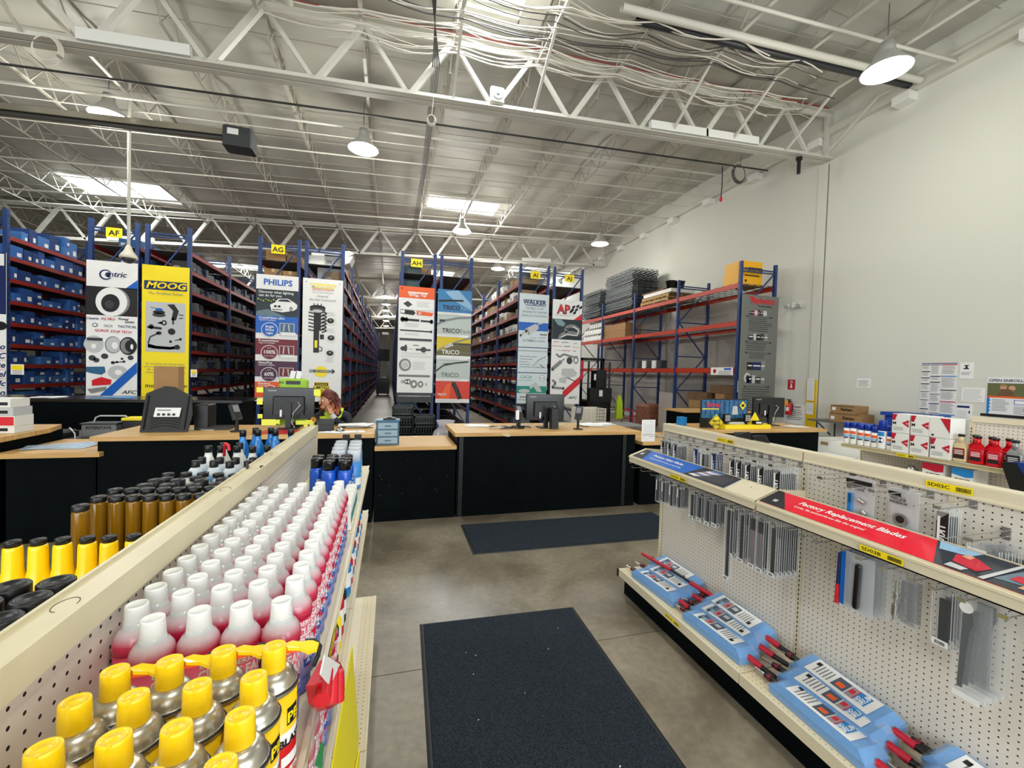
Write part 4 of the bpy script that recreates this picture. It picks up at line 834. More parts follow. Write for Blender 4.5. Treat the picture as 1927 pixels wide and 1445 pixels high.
for i, (x0, x1, z0, z1, y0) in enumerate(((9.05, 9.75, 4.335, 4.66, 9.35), (9.05, 9.75, 4.665, 4.98, 9.35))):
    t = thing('tool_carton', ('lower' if i == 0 else 'upper') + ' of two yellow and black cartons on top of the orange rack end', 'box', ((x0 + x1) / 2, y0, z0)); MB(mat('carton_amber', (240, 176, 16), .45)).box(x0 - .03 * (1 - i), x1, y0, y0 + .6, z0, z1).build('carton_body', t)
    p = MB(INK); (p.box(x0 + .22, x1, y0 - .004, y0, z0 + .02, z0 + .15) if i else p.box(x0 + .1, x1 - .1, y0 - .004, y0, z1 - .08, z1 - .05)); p.use(mat('carton_amber', (240, 176, 16), .45)); p.text('DEWALT' if i else '', (x0 + .46, y0 - .006, z0 + .05), UX, UZ, .1, None, bold=.02) if i else None; p.box(x0 + .12, x0 + .18, y0 - .004, y0, z0 + .08, z0 + .14, INK); p.build('print', t)
for i in range(5):
    y = 12.6 + .3 * i; single('parts_box', MB(PAPER if i % 2 else DGREY).box(8.95, 9.2, y, y + .24, 2.065, 2.065 + .28), ('white' if i % 2 else 'dark') + ' box standing on the low orange beam, number-coded front', 'box', (9.07, y + .12, 2.065), group='parts boxes on the low orange level')
sg = thing('rack_load_sign', 'red and white load sign on the low orange beam beside the grey banner', 'sign', (8.5, 9.1, 1.9))
MB(PAPER).box(8.80, 8.815, 9.25, 10.05, 1.87, 2.08).build('panel', sg)
p = MB(CRIM); p.cyl((8.799, 9.9, 1.975), (8.797, 9.9, 1.975), .06, 16); p.box(8.797, 8.799, 9.3, 9.55, 2.01, 2.06, BLUE)
for i in range(4): p.box(8.797, 8.799, 9.3, 9.75, 1.89 + .028 * i, 1.90 + .028 * i, INKG)
p.build('print', sg)
# warning triangle on the notice
MB(INK).poly([(8.93, 9.108, 2.47), (9.07, 9.108, 2.47), (9.0, 9.108, 2.59)]).build('print', bpy.data.objects['notice.002'])
MB(WALLD).poly([(0, 0, 0)] * 3) if False else None
sh = MB(mat('wall_shade_grey', (176, 170, 162), .55, var=.18, scale=1.2)); V = []; n = 60  # grey sheet stands in for the shading on the white wall
for i in range(n + 1):
    y = 9.5 + 9.8 * i / n
    for z in (0.3, 1.4, 2.6, 3.9): V.append((10.3 + .03 * math.sin(i * .9 + z), y, z + (.06 * math.sin(i * .35) if z > 3 else 0)))
sh.add(V, [(i * 4 + j, i * 4 + 4 + j, i * 4 + 5 + j, i * 4 + 1 + j) for i in range(n) for j in range(3)], True)
single('wall_shade_sheet', sh, 'grey rippled sheet added as shading on the wall behind the orange rack', 'sheet', (10.3, 12, .3))
# cartons and wrapped pallet on the floor level
r_ = random.Random(5); k = 0
for (y0, y1, zt_, x0) in ((9.5, 10.4, 1.55, 9.1), (10.4, 11.3, 1.15, 9.0)):
    z = 0.14
    while z < zt_:
        y = y0
        while y < y1 - .3:
            w_ = r_.uniform(.32, .48); h_ = .24; single('carton', MB(CARDD if r_.random() < .6 else CARD).box(x0, x0 + .6, y, y + w_ - .01, z, z + h_ - .005), 'brown carton in the pile on the floor beneath the orange rack', 'box', (x0 + .3, y + w_ / 2, z), group='brown cartons under the orange rack'); y += w_
        z += .24
pallet(8.95, 10.05, 9.45, 11.4, 0.0, 'wooden pallet on the floor beneath the orange rack')
crate('wrapped_load', 9.0, 9.9, 11.95, 12.7, 0.0, 1.25, mat_clear('stretch_wrap', (200, 190, 180), .8, .15), 'load wrapped in clear film beneath the orange rack', 'load')
mp = MB(mat('carton_mixed', (150, 96, 70), .7, var=.4, scale=9)).cbox(8.95, 9.7, 11.4 + 1.9, 11.4 + 2.7, 0, .75, .08); single('scrap_bag', mp, 'clear bag of mixed red and brown cartons on the floor', 'bag', (9.3, 13.7, 0))
# order picker (forklift) between the racks
fk = thing('order_picker', 'black order-picker forklift parked between the racks and the orange rack', 'forklift', (6.6, 12.4, 0))
MB(BLKG).cbox(6.12, 7.05, 12.5, 13.3, .12, .95, .05).build('chassis', fk); MB(BLK).cbox(6.15, 6.98, 12.35, 12.55, .9, 1.35, .03).build('battery_cover', fk)
for x in (6.12, 6.92): MB(BLKG).box(x, x + .09, 13.0, 13.12, .1, 2.32).build('mast_rail', fk)
MB(BLKG).box(6.12, 7.01, 13.0, 13.12, 2.25, 2.34).build('crossbar', fk); MB(BLK).cbox(6.5, 6.9, 12.6, 13.0, 1.3, 1.95, .03).build('control_column', fk)
for x in (6.14, 6.9): MB(DGREY).box(x, x + .05, 12.45, 12.5, .9, 2.2).build('guard_post', fk)
MB(PAPER).box(6.5, 6.62, 12.335, 12.35, 1.08, 1.28).build('sticker', fk); MB(PAPER).box(6.35, 6.42, 12.44, 12.45, 1.6, 1.8).build('sticker', fk)
for x in (6.2, 6.9): MB(BLK).cyl((x - .04, 12.7, .13), (x + .04, 12.7, .13), .13, 18).build('wheel', fk)
for i, (z, m) in enumerate(((2.04, RED), (2.15, WHITE))): single('jerry_can', MB(RED).cbox(5.55, 5.72, 11.9, 12.1, 1.98 + .0 * i if False else (1.62 + .3 * i), (1.62 + .3 * i) + .28, .03), ('lower' if i == 0 else 'upper') + ' of the red cans on the shelf edge right of the red and black banner', 'can', (5.63, 12, 1.62 + .3 * i))
single('hi_vis_vest', MB(mat('hivis', (190, 220, 40), .6)).prism([(7.18, 12.4, .35), (7.42, 12.4, .35), (7.40, 12.4, .9), (7.32, 12.4, 1.12), (7.27, 12.4, 1.12), (7.20, 12.4, .9)], (0, .1, 0)), 'folded yellow-green vest hanging by the forklift', 'vest', (7.3, 12.4, .35))
hj = thing('floor_jack', 'small red jack standing on the floor right of the forklift', 'jack', (7.7, 12.6, 0)); MB(CRIM).tube([(7.5, 12.6, .1), (7.52, 12.6, .55), (7.7, 12.6, .66), (7.9, 12.6, .6), (7.92, 12.6, .1)], .03, 8).build('frame', hj); MB(CRIM).tube([(7.5, 12.6, .35), (7.92, 12.6, .35)], .02, 8).build('crossbar', hj); MB(CRIM).box(7.46, 7.96, 12.5, 12.7, 0, .08).build('base', hj)
# order picker mast far down the central aisle
fk = thing('reach_truck', 'dark reach truck standing far down the central aisle', 'forklift', (-0.45, 30, 0))
for x in (-.85, -.2): MB(BLKG).box(x, x + .1, 30, 30.15, .0, 4.2).build('mast_rail', fk)
MB(BLKG).box(-.9, -.05, 29.6, 30.4, .1, 1.2).build('chassis', fk); MB(BLK).box(-.85, -.1, 29.7, 30.1, 2.3, 3.1).build('cab', fk); MB(WHITE).box(-.6, -.2, 29.95, 30, 4.1, 4.25).build('lamp_bar', fk)

# ================================================================= FLOOR MATS
MATC = mat_mat(); RUB = mat('mat_rubber_edge', (22, 26, 30), 0.6)
def floor_mat(cx, cy, lx, ly, rz, label):
    t = thing('floor_mat', label, 'mat', (cx, cy, 0.0), rz)
    MB(RUB).add([(-lx / 2, -ly / 2, 0), (lx / 2, -ly / 2, 0), (lx / 2, ly / 2, 0), (-lx / 2, ly / 2, 0), (-lx / 2 + .015, -ly / 2 + .015, .006), (lx / 2 - .015, -ly / 2 + .015, .006), (lx / 2 - .015, ly / 2 - .015, .006), (-lx / 2 + .015, ly / 2 - .015, .006)],
                [(0, 3, 2, 1), (4, 5, 6, 7), (0, 1, 5, 4), (1, 2, 6, 5), (2, 3, 7, 6), (3, 0, 4, 7)]).build('rubber_edge', t, world=False)
    MB(MATC).cbox(-lx / 2 + .025, lx / 2 - .025, -ly / 2 + .025, ly / 2 - .025, .006, .013, .004).build('carpet', t, world=False)
    return t
floor_mat(0.765, 1.98, 1.13, 1.84, -0.032, 'dark charcoal carpet mat in the aisle nearest the camera')
floor_mat(2.05, 4.32, 2.5, 0.81, -0.012, 'dark charcoal carpet mat along the foot of the middle counter')
r_ = random.Random(21)
for i in range(14):
    x, y = r_.uniform(.35, 1.2), r_.uniform(1.3, 2.8); single('paper_scrap', MB(PAPER).poly([(x, y, .0145), (x + r_.uniform(.004, .012), y + .003, .0145), (x + .006, y + r_.uniform(.004, .01), .0165)]), 'tiny white scrap lying on the nearer mat', 'scrap', (x, y, .0145), group='white scraps on the nearer mat')

# ================================================================= GONDOLAS
def yt(px, py, X):       # where the sight line of a photo pixel meets the plane x = X  -> (y, z)
    v = ((px - 963.5) / 795, (py - 722.5) / 795, 1.0); w_ = [sum(R[i][j] * v[j] for j in range(3)) for i in range(3)]; t = X / w_[0]; return w_[1] * t, H + w_[2] * t
def shelf(t, xw, xf, y0, y1, z, m=CREAM, lip=0.032):   # xw wall side, xf front edge
    s = 1 if xf > xw else -1
    MB(m).box(xw, xf - s * .004, y0 + .003, y1 - .003, z - .018, z).box(xf - s * .004, xf, y0 + .003, y1 - .003, z - lip, z + .003).box(xf, xf + s * .006, y0 + .003, y1 - .003, z - lip, z - lip + .005).box(xf, xf + s * .006, y0 + .003, y1 - .003, z - .002, z + .003).build('shelf', t)
    MB(mat('ticket_channel', (186, 174, 132), .35)).box(xf, xf + s * .002, y0 + .006, y1 - .006, z - lip + .006, z - .003).build('ticket_strip', t)
    for y in (y0 + .012, y1 - .012): MB(m).prism([(xw, y - .002, z - .018), (xf - s * .05, y - .002, z - .018), (xw, y - .002, z - .07)], (0, .004, 0)).build('shelf_bracket', t)
def upright(t, x0, x1, y, z1, sides):
    b = MB(CREAM).box(x0, x1, y - .016, y + .016, 0, z1); b.use(INK)
    for s in sides:
        x = x0 - .0012 if s < 0 else x1 + .0012
        z = .25
        while z < z1 - .06: b.box(x - .0006, x + .0006, y - .0025, y + .0025, z, z + .014); z += .0254
    b.build('upright', t)
def tag(t, X, ya, yb, z0, z1, txt, s=-1):    # yellow shelf tag on a face of constant x; reads along -y for faces looking to -x
    xo = X + s * .002
    b = MB(YELS).poly([(xo, ya, z0), (xo, yb, z0), (xo, yb, z1), (xo, ya, z1)]); u = Vector((0, -1, 0)) if s < 0 else Vector((0, 1, 0)); st = max(ya, yb) if s < 0 else min(ya, yb); L = abs(ya - yb)
    b.text(txt, (xo + s * .001, st + u.y * L * .04, z0 + (z1 - z0) * .25), u, UZ, (z1 - z0) * .72, INK, 'LEFT', .01, 0, L * .56 / max(.001, (z1 - z0) * .72 * .66 * len(txt)))
    barcode(b, (xo + s * .001, st + u.y * L * .66, z0 + (z1 - z0) * .2), u, UZ, L * .30, (z1 - z0) * .6); b.build('shelf_tag', t, label='yellow shelf tag reading ' + txt)

# ---- left gondola
GL_ = thing('gondola_shelving', 'cream pegboard gondola on the left with bottles and cans on both sides', 'shelving', (-.475, 1.14, 0))
BAYS = [(-.69, .53), (.53, 1.75), (1.75, 2.97)]
for y0, y1 in BAYS:
    MB(PEG_YZ).box(-.462, -.454, y0 + .018, y1 - .018, .2, 1.335).build('pegboard_panel', GL_); MB(PEG_YZ).box(-.496, -.488, y0 + .018, y1 - .018, .2, 1.335).build('pegboard_panel', GL_)
    c = MB(CREAMD).box(-.500, -.450, y0 + .004, y1 - .004, 1.362, 1.370)
    for x in (-.505, -.449): c.box(x, x + .006, y0 + .002, y1 - .002, 1.325, 1.376)
    c.box(-.470, -.449, y0 + .002, y1 - .002, 1.325, 1.329)
    c.build('top_cap', GL_)
    b = MB(mat('worn_line', (96, 84, 64), .6))
    for yy_ in (y0 + .28, y1 - .28):
        n = 20; P = [(-.477 + .014 * math.cos(2 * math.pi * i / n), yy_ + .022 * math.sin(2 * math.pi * i / n), 1.3704) for i in range(n + 1)]
        for a, q in zip(P[:15], P[1:16]): b.bar(a, q, .0012, .0006)
    b.build('cap_hole_ring', GL_)
    for z, xf in ((1.10, -.128), (.80, -.128)): shelf(GL_, -.452, xf, y0, y1, z)
    for z, xf in ((1.08, -.865), (.70, -.865)): shelf(GL_, -.498, xf, y0, y1, z)
    MB(CREAM).box(-.452, -.14, y0 + .003, y1 - .003, .19, .21).box(-.066, -.06, y0 + .003, y1 - .003, .165, .213).build('deck', GL_)
    MB(PEG_XY).box(-.14, -.066, y0 + .003, y1 - .003, .19, .2105).build('deck_front', GL_)
    MB(CREAM).box(-.90, -.498, y0 + .003, y1 - .003, .165, .21).build('deck', GL_); MB(BLK).box(-.85, -.10, y0, y1, 0, .16).build('kick_plate', GL_)
for y in (-.69, .53, 1.75, 2.96): upright(GL_, -.488, -.456, y, 1.36, (1,)); MB(BLK).box(-.503, -.494, y - .008, y + .008, 1.37, 1.381).box(-.456, -.447, y - .006, y + .006, 1.372, 1.379).build('joint_clip', GL_)
MB(CREAM).box(-.503, -.447, 2.966, 2.985, 0, 1.372).build('end_panel', GL_); MB(CRIM).box(-.482, -.481, 1.98, 2.06, 1.3702, 1.3706).build('pen_mark', GL_)
tag(GL_, -.122, 1.02, 1.16, 1.072, 1.098, 'SD05C', 1)

# cans: translucent white shoulder that turns red, printed label
def mat_z(name, stops, rough=.3, coat=0.0, z1=.25):
    m = mat(name, (255, 255, 255), rough, coat=coat); nt = m.node_tree; N = nt.nodes; L = nt.links
    tc = N.new('ShaderNodeTexCoord'); s = N.new('ShaderNodeSeparateXYZ'); L.new(tc.outputs['Object'], s.inputs[0]); mr = N.new('ShaderNodeMath'); mr.operation = 'DIVIDE'; mr.inputs[1].default_value = z1; L.new(s.outputs[2], mr.inputs[0])
    cr = N.new('ShaderNodeValToRGB'); e = cr.color_ramp.elements; e[0].position, e[0].color = stops[0][0], lin(stops[0][1]); e[1].position, e[1].color = stops[-1][0], lin(stops[-1][1])
    for p, c in stops[1:-1]: q = e.new(p); q.color = lin(c)
    L.new(mr.outputs[0], cr.inputs[0]); L.new(cr.outputs[0], N['Principled BSDF'].inputs['Base Color']); return m
SHO = mat_z('can_shoulder', [(.60, (186, 20, 56)), (.66, (200, 44, 80)), (.715, (206, 170, 178)), (.765, (196, 204, 204))], .25, .3)
LABB = mat_z('can_label_pink', [(.0, (60, 90, 176)), (.10, (120, 140, 206)), (.30, (196, 176, 208)), (.45, (226, 120, 148)), (.60, (214, 44, 84))], .35)
def brake_can():
    t = thing('brake_cleaner_can', 'can', 'can', (0, 0, 0))
    c = (0, 0, 0); b = MB(LABB); b.lathe(c, [(.0285, .0), (.031, .003), (.031, .150)], 20, LABB); A = -.25
    b.text_cyl('BERKEBILE', c, .0314, A - .25, .137, .0125, PAPER, .03); b.text_cyl('CLEANER', c, .0314, A - .1, .116, .024, PAPER, .035, .70); b.text_cyl('BRAKE', c, .0314, A - .1, .096, .024, PAPER, .035, .90)
    b.patch_cyl(c, .0314, A - .85, A + .65, .046, .090, RED, ell=True); b.patch_cyl(c, .0317, A - .80, A + .60, .052, .068, BLUE, k=6); b.text_cyl('2+2', c, .0321, A - .1, .059, .024, PAPER, .03)
    b.text_cyl('NON-CHLORINATED', c, .0314, A, .030, .006, BLUE, .01); b.patch_cyl(c, .0314, 2.6, 3.7, .02, .13, PAPER)
    for i in range(8): b.patch_cyl(c, .0317, 2.7, 3.6, .028 + .012 * i, .032 + .012 * i, INKG, 3)
    b.build('can_body', t, world=False)
    MB(SHO).lathe(c, [(.031, .148), (.0328, .152), (.0330, .158), (.0322, .166), (.0292, .176), (.0240, .184), (.0195, .188), (.0182, .196)], 20).build('can_shoulder', t, world=False)
    MB(mat('can_cap_white', (226, 227, 224), .35)).lathe(c, [(.0186, .190), (.0184, .194), (.0168, .2215), (.0163, .2245), (.0138, .2245), (.0131, .2232), (0, .2232)], 20).build('cap', t, world=False)
    return t
def put(src, pts, lab, group, z=0.0, rzs=None, seed=1, jit=.5):
    r_ = random.Random(seed); first = True; out = []
    for i, (x, y) in enumerate(pts):
        rz = r_.uniform(-jit, jit) if rzs is None else rzs
        L_ = lab(i, x, y) if callable(lab) else lab
        if first: src.location = (x, y, z); src.rotation_euler = (0, 0, rz); src['label'] = L_; src['group'] = group; out.append(src); first = False
        else: out.append(clone(src, (x, y, z), rz, L_, group))
    return out
D1 = .425; ZS = 1.1035
cols = [-.98, -.845, -.702, -.56, -.41]; P = []
for ci, cx in enumerate(cols):
    ystart = 2.063 if ci == 0 else 2.115 + .012 * ci; n = 13 if ci < 4 else 14
    for k in range(n): P.append((cx * D1 + random.uniform(-.0006, .0006), (ystart + .1482 * k) * D1))
P = [p for p in P if p[1] < 1.735]
fr = [(-.868 * D1, 1.935 * D1), (-.722 * D1, 1.96 * D1), (-.574 * D1, 1.965 * D1), (-.424 * D1, 1.968 * D1)]
def lb(i, x, y):
    cn = 'against the pegboard' if x < -.39 else 'in the shelf-edge column' if x < 0 and x > -.20 else 'in the middle columns'
    return 'white-capped pink aerosol can ' + cn + (' near the front of the block' if y < 1.15 else ' towards the back of the block')
bc = brake_can(); outs = put(bc, fr, lambda i, x, y: ['leftmost', 'second', 'third', 'rightmost'][i] + ' of the four front white-capped pink aerosol cans behind the yellow caps', 'white-capped aerosol cans on the top shelf', ZS, seed=2, jit=.25)
n0 = 0
for i, (x, y) in enumerate(P): clone(bc, (x, y, ZS), random.Random(i).uniform(-.3, .3), lb(i, x, y), 'white-capped aerosol cans on the top shelf')
# lower shelf of the same cans
for i in range(8): clone(bc, (-.165, .86 + .066 * i, .8035), random.Random(i).uniform(-.3, .3), 'white-capped pink aerosol can on the shelf below, at its front edge', 'aerosol cans on the second shelf')
# yellow-capped penetrant cans
LABY = mat_z('can_label_yellow', [(.0, (200, 20, 24)), (.46, (206, 22, 26)), (.47, (232, 232, 230)), (.585, (232, 232, 230)), (.60, (240, 200, 10))], .3, z1=.15)
def pen_can(flap):
    t = thing('penetrant_can', 'can', 'can', (0, 0, 0)); c = (0, 0, 0); A = -.25
    b = MB(LABY).lathe(c, [(.0305, 0), (.033, .003), (.033, .148)], 22, LABY)
    b.patch_cyl(c, .0334, A - .55, A + .1, .098, .125, INK); b.text_cyl('PB', c, .0337, A - .2, .102, .022, YELS, .03); b.text_cyl("B'LASTER", c, .0334, A + .62, .100, .018, INK, .03, .7)
    b.text_cyl('BLASTER', c, .0335, A, .068, .016, INK, .045); b.text_cyl('PENETRANT', c, .0335, A, .022, .012, PAPER, .04, .95); b.patch_cyl(c, .0334, A - .8, A + .5, .036, .052, PAPER); b.build('can_body', t, world=False)
    MB(ALU).lathe(c, [(.033, .147), (.0347, .149), (.0350, .1525), (.0337, .155, INK), (.0322, .1545), (.0314, .1555, ALU), (.0303, .161), (.0275, .169), (.0225, .1745), (.0175, .177)], 24).build('shoulder', t, world=False)
    MB(YEL).lathe(c, [(.0172, .1755), (.0175, .178), (.0166, .2095), (.0158, .213), (.0136, .213), (.0130, .2118), (.006, .2118), (.005, .2130), (0, .2130)], 22, sy=.88).box(-.002, .002, -.016, -.013, .2120, .2145).build('cap', t, world=False)
    if flap:
        f = MB(YEL).prism([(.010, .014, .204), (.022, .022, .203), (.036, .020, .200), (.050, .024, .198), (.062, .019, .194), (.060, .008, .191), (.048, .003, .192), (.034, .009, .197), (.018, .006, .202)], (0, 0, -.005)); f.prism([(.016, .016, .198), (.034, .020, .196), (.034, .010, .196), (.016, .006, .198)], (0, 0, -.006), ORNG)
        f.build('straw_flap', t, world=False); MB(BLK).tube([(.04, .025, .197), (.055, .026, .195), (.064, .018, .188), (.062, .008, .180), (.056, .006, .165)], .0035, 8).build('straw_clip', t, world=False)
    return t
D2 = .43
put(pen_can(True), [(-.845 * D2, 1.656 * D2), (-.699 * D2, 1.668 * D2), (-.546 * D2, 1.685 * D2), (-.382 * D2, 1.672 * D2)], lambda i, x, y: ['leftmost', 'second', 'third', 'rightmost'][i] + ' of the yellow-capped cans with a flip-out straw flap', 'yellow-capped cans with straw flaps', ZS, 0.05)
pr = [(-.878, 1.53), (-.726, 1.515), (-.563, 1.521), (-.405, 1.519), (-.845, 1.36), (-.692, 1.354), (-.55, 1.354), (-.396, 1.359), (-.85, 1.20), (-.70, 1.195), (-.545, 1.195), (-.392, 1.20), (-.85, 1.04), (-.70, 1.04), (-.545, 1.04), (-.392, 1.045)]
nm = ['leftmost', 'second', 'third', 'rightmost']
put(pen_can(False), [(a * D2, b_ * D2) for a, b_ in pr], lambda i, x, y: nm[i % 4] + ' yellow-capped can in the ' + ['second', 'third', 'fourth', 'fifth'][i // 4] + ' row back from the white-capped cans towards the camera', 'yellow-capped cans', ZS, None, 5, .2)
# blue cans with black caps, gel cans with clear caps, two sprayers
def simple_can(name, r, h, capr, caph, mb_, mc, txt=None, A=-.3, sh=.02, tcol=PAPER, label_band=None):
    t = thing(name, 'can', 'can'); c = (0, 0, 0); b = MB(mb_).lathe(c, [(r * .93, 0), (r, .003), (r, h - caph - sh), (r * .93, h - caph - sh * .6), (capr * 1.02, h - caph)], 20)
    if label_band: b.patch_cyl(c, r + .0004, A - 1.3, A + 1.3, label_band[0], label_band[1], label_band[2], 10)
    if txt:
        for s_, z, sz, m in txt: b.text_cyl(s_, c, r + .0008, A, z, sz, m, .02)
    b.build('can_body', t, world=False); MB(mc).lathe(c, [(capr, h - caph - .002), (capr, h - .006), (capr * .94, h - .001), (capr * .8, h), (0, h)], 20).build('cap', t, world=False); return t
DB = .45
bl = simple_can('blue_spray_can', .033, .200, .0285, .045, mat('can_blue', (18, 86, 200), .25, coat=.4), BLKG, [('BRAKE', .09, .018, PAPER), ('PARTS CLEANER', .07, .009, PAPER)], label_band=(.02, .06, PAPER))
put(bl, [(-.338, 2.25), (-.276, 2.185), (-.204, 2.18), (-.343, 2.32), (-.270, 2.255), (-.205, 2.25), (-.275, 2.325), (-.207, 2.32)], lambda i, x, y: 'black-capped blue spray can behind the white caps, ' + ['left column nearer', 'middle column nearest', 'shelf-edge column nearest', 'left column farther', 'middle column second', 'shelf-edge column second', 'middle column third', 'shelf-edge column third'][i], 'black-capped blue spray cans', ZS)
gl = simple_can('gel_can', .038, .205, .035, .06, mat('can_sky', (60, 140, 210), .3), mat_clear('clear_cap', (228, 232, 236), .55, .15), [('GEL', .07, .02, PAPER)], sh=.006, label_band=(.02, .06, PAPER))
put(gl, [(-.26, 2.42), (-.180, 2.42), (-.268, 2.53), (-.185, 2.53), (-.272, 2.64), (-.190, 2.64), (-.276, 2.74), (-.194, 2.74)], lambda i, x, y: 'light blue can with clear cap, ' + ('shelf-edge' if i % 2 else 'inner') + ' one of pair ' + ['nearest the blue cans', 'second from the blue cans', 'third from the blue cans', 'farthest from the blue cans'][i // 2], 'clear-capped cans', ZS)
for i, x in enumerate((-.27, -.20)):
    t = thing('trigger_sprayer', ('left' if i == 0 else 'right') + ' of two black trigger sprayers at the far end of the top shelf', 'bottle', (x, 2.86, ZS))
    MB(BLK).lathe((x, 2.86, ZS), [(.03, 0), (.032, .01), (.032, .12), (.016, .17), (.014, .19)], 16).build('bottle_body', t); MB(BLK).box(x - .012, x + .03, 2.85, 2.87, ZS + .19, ZS + .225).bar((x + .02, 2.86, ZS + .20), (x + .035, 2.86, ZS + .16), .008, .008).build('trigger_head', t)
for i in range(5):
    y = 1.80 + .065 * i; t = thing('tube_pack', 'small white and teal pack at the shelf edge behind the white-capped cans, ' + ['nearest', 'second', 'third', 'fourth', 'farthest'][i], 'pack', (-.16, y, ZS)); MB(WHITE).cbox(-.185, -.138, y - .022, y + .022, ZS, ZS + .11, .006).build('pack_body', t); MB(TEAL).box(-.1375, -.137, y - .02, y + .02, ZS + .03, ZS + .07).build('print', t)
# lower shelf odds and ends at its edge
for i, (y, m, h_) in enumerate(((1.42, INK, .19), (1.50, YELS, .16), (1.58, CRIM, .2), (1.66, INK, .18), (1.86, CYAN, .2), (1.95, CRIM, .17), (2.04, CYAN, .21), (2.13, CRIM, .18), (2.22, CYAN, .22), (2.31, NAVY, .19), (2.40, CRIM, .2), (2.50, CYAN, .2), (2.60, NAVY, .2))):
    t = thing('fluid_bottle', {'black_ink': 'black', 'sign_yellow': 'yellow', 'crimson': 'crimson', 'print_cyan': 'light blue', 'print_navy': 'navy'}[m.name] + ' fluid bottle on the second shelf, number %s from its near end' % ['one', 'two', 'three', 'four', 'five', 'six', 'seven', 'eight', 'nine', 'ten', 'eleven', 'twelve', 'thirteen'][i], 'bottle', (-.17, y, .803))
    MB(m).lathe((-.17, y, .803), [(.026, 0), (.03, .006), (.03, h_ * .62), (.014, h_ * .85)], 14).build('bottle_body', t); MB(PAPER).patch_cyl((-.17, y, .803), .0304, -1.2, .9, h_ * .2, h_ * .5).build('print', t); MB(BLK if i % 2 else WHITE).lathe((-.17, y, .803), [(.015, h_ * .83), (.015, h_), (0, h_)], 12).build('cap', t)
# red glove with a white tag, green-tagged bag, yellow folded panel on the deck
def pxpoly(X, pts): return [(X,) + yt(px, py, X) for px, py in pts]
t = thing('red_glove_pack', 'bright red work glove with a white tag hanging from the shelf rail', 'gloves', (-.11, .95, .9))
g = MB(RED).prism(pxpoly(-.104, [(600, 1287), (622, 1240), (640, 1246), (648, 1262), (649, 1300), (641, 1322), (616, 1336), (604, 1320)]), (-.02, 0, 0)); g.prism(pxpoly(-.098, [(606, 1284), (624, 1250), (640, 1256), (643, 1300), (634, 1316), (612, 1322)]), (-.01, 0, 0)); g.build('glove', t)
fg = [Vector(p) for p in pxpoly(-.096, [(616, 1262), (606, 1318), (628, 1258), (622, 1326), (638, 1262), (636, 1318)])]
for a in range(3): MB(RED).cyl(fg[2 * a], fg[2 * a + 1], .010, 10, .014).build('finger', t)
MB(PAPER).prism(pxpoly(-.088, [(604, 1268), (612, 1232), (640, 1250), (622, 1290)]), (-.002, 0, 0)).build('tag_card', t)
t = thing('hanging_blister', 'green card in a clear blister hanging from the shelf rail nearest the camera', 'pack', (-.11, .85, .9)); MB(CLEARD).prism(pxpoly(-.112, [(596, 1330), (611, 1325), (609, 1400), (598, 1446), (588, 1446)]), (-.006, 0, 0)).build('blister', t); MB(mat('card_green', (40, 150, 80), .5)).prism(pxpoly(-.108, [(594, 1440), (606, 1395), (610, 1402), (606, 1446)]), (-.002, 0, 0)).build('card', t)
t = thing('folded_yellow_panel', 'bright yellow folded plastic panel hanging from the second shelf edge above the deck', 'panel', (-.115, 1.3, .4)); PY = mat('plastic_yellow', (252, 236, 10), .4)
MB(PY).prism([(-.086, .80, .34), (-.086, 1.67, .34), (-.116, 1.67, .70), (-.120, .80, .77)], (-.004, 0, 0)).build('upright_sheet', t)
MB(PY).prism([(-.082, 1.62, .34), (-.104, .95, .60), (-.080, .85, .40), (-.070, 1.2, .30)], (.004, 0, 0)).build('folded_flap', t)

# ---- bottles on the left side of the gondola
ZL = 1.083
def lathe_bottle(name, prof, capprof, mbody, mcap, lab=None):
    t = thing(name, 'bottle', 'bottle'); b = MB(mbody).lathe((0, 0, 0), prof, 18)
    if lab: b.patch_cyl((0, 0, 0), lab[0], -2.6, 0.6, lab[1], lab[2], lab[3], 10)
    b.build('bottle_body', t, world=False); MB(mcap).lathe((0, 0, 0), capprof, 18).build('cap', t, world=False); return t
AMB = mat('amber_fluid', (126, 88, 2), .12, coat=.5); AMBR = mat_clear('amber_plastic', (206, 144, 20), .72, .08)
am = lathe_bottle('amber_bottle', [(.019, 0), (.0205, .004), (.0205, .10), (.0195, .235), (.0185, .240)], [(.0188, .240), (.0192, .242), (.0192, .2545), (.018, .2565), (0, .2565)], AMB, BLK, None)
DA = .43
pa = [(548, 660), (672, 598), (785, 598), (900, 593), (1018, 590), (1130, 590), (1235, 588)]
A1 = [(-1.946, 3.438), (-1.956, 3.639), (-1.85, 3.632), (-1.745, 3.625), (-1.64, 3.615), (-1.535, 3.605), (-1.43, 3.60), (-1.325, 3.60), (-1.22, 3.60), (-1.96, 3.832), (-1.855, 3.822), (-1.75, 3.812), (-1.645, 3.802), (-1.54, 3.79), (-1.435, 3.79), (-1.33, 3.79), (-1.225, 3.79)]
put(am, [(a * DA, b_ * DA) for a, b_ in A1], lambda i, x, y: 'slim amber bottle with black cap, ' + ('standing alone in front of its rows' if i == 0 else '%s from the shelf edge in the %s row' % (['first', 'second', 'third', 'fourth', 'fifth', 'sixth', 'seventh', 'eighth'][(i - 1) % 8], 'front' if i < 9 else 'back')), 'slim amber bottles', ZL)
yb = lathe_bottle('yellow_bottle', [(.024, 0), (.026, .004), (.026, .110), (.0240, .125), (.0190, .150), (.0178, .200), (.0172, .206), (.0150, .209)], [(.0150, .2085), (.0152, .220), (.0145, .2225), (0, .2225)], mat('bottle_yellow', (255, 212, 0), .3, coat=.3), BLK)
DY = .444
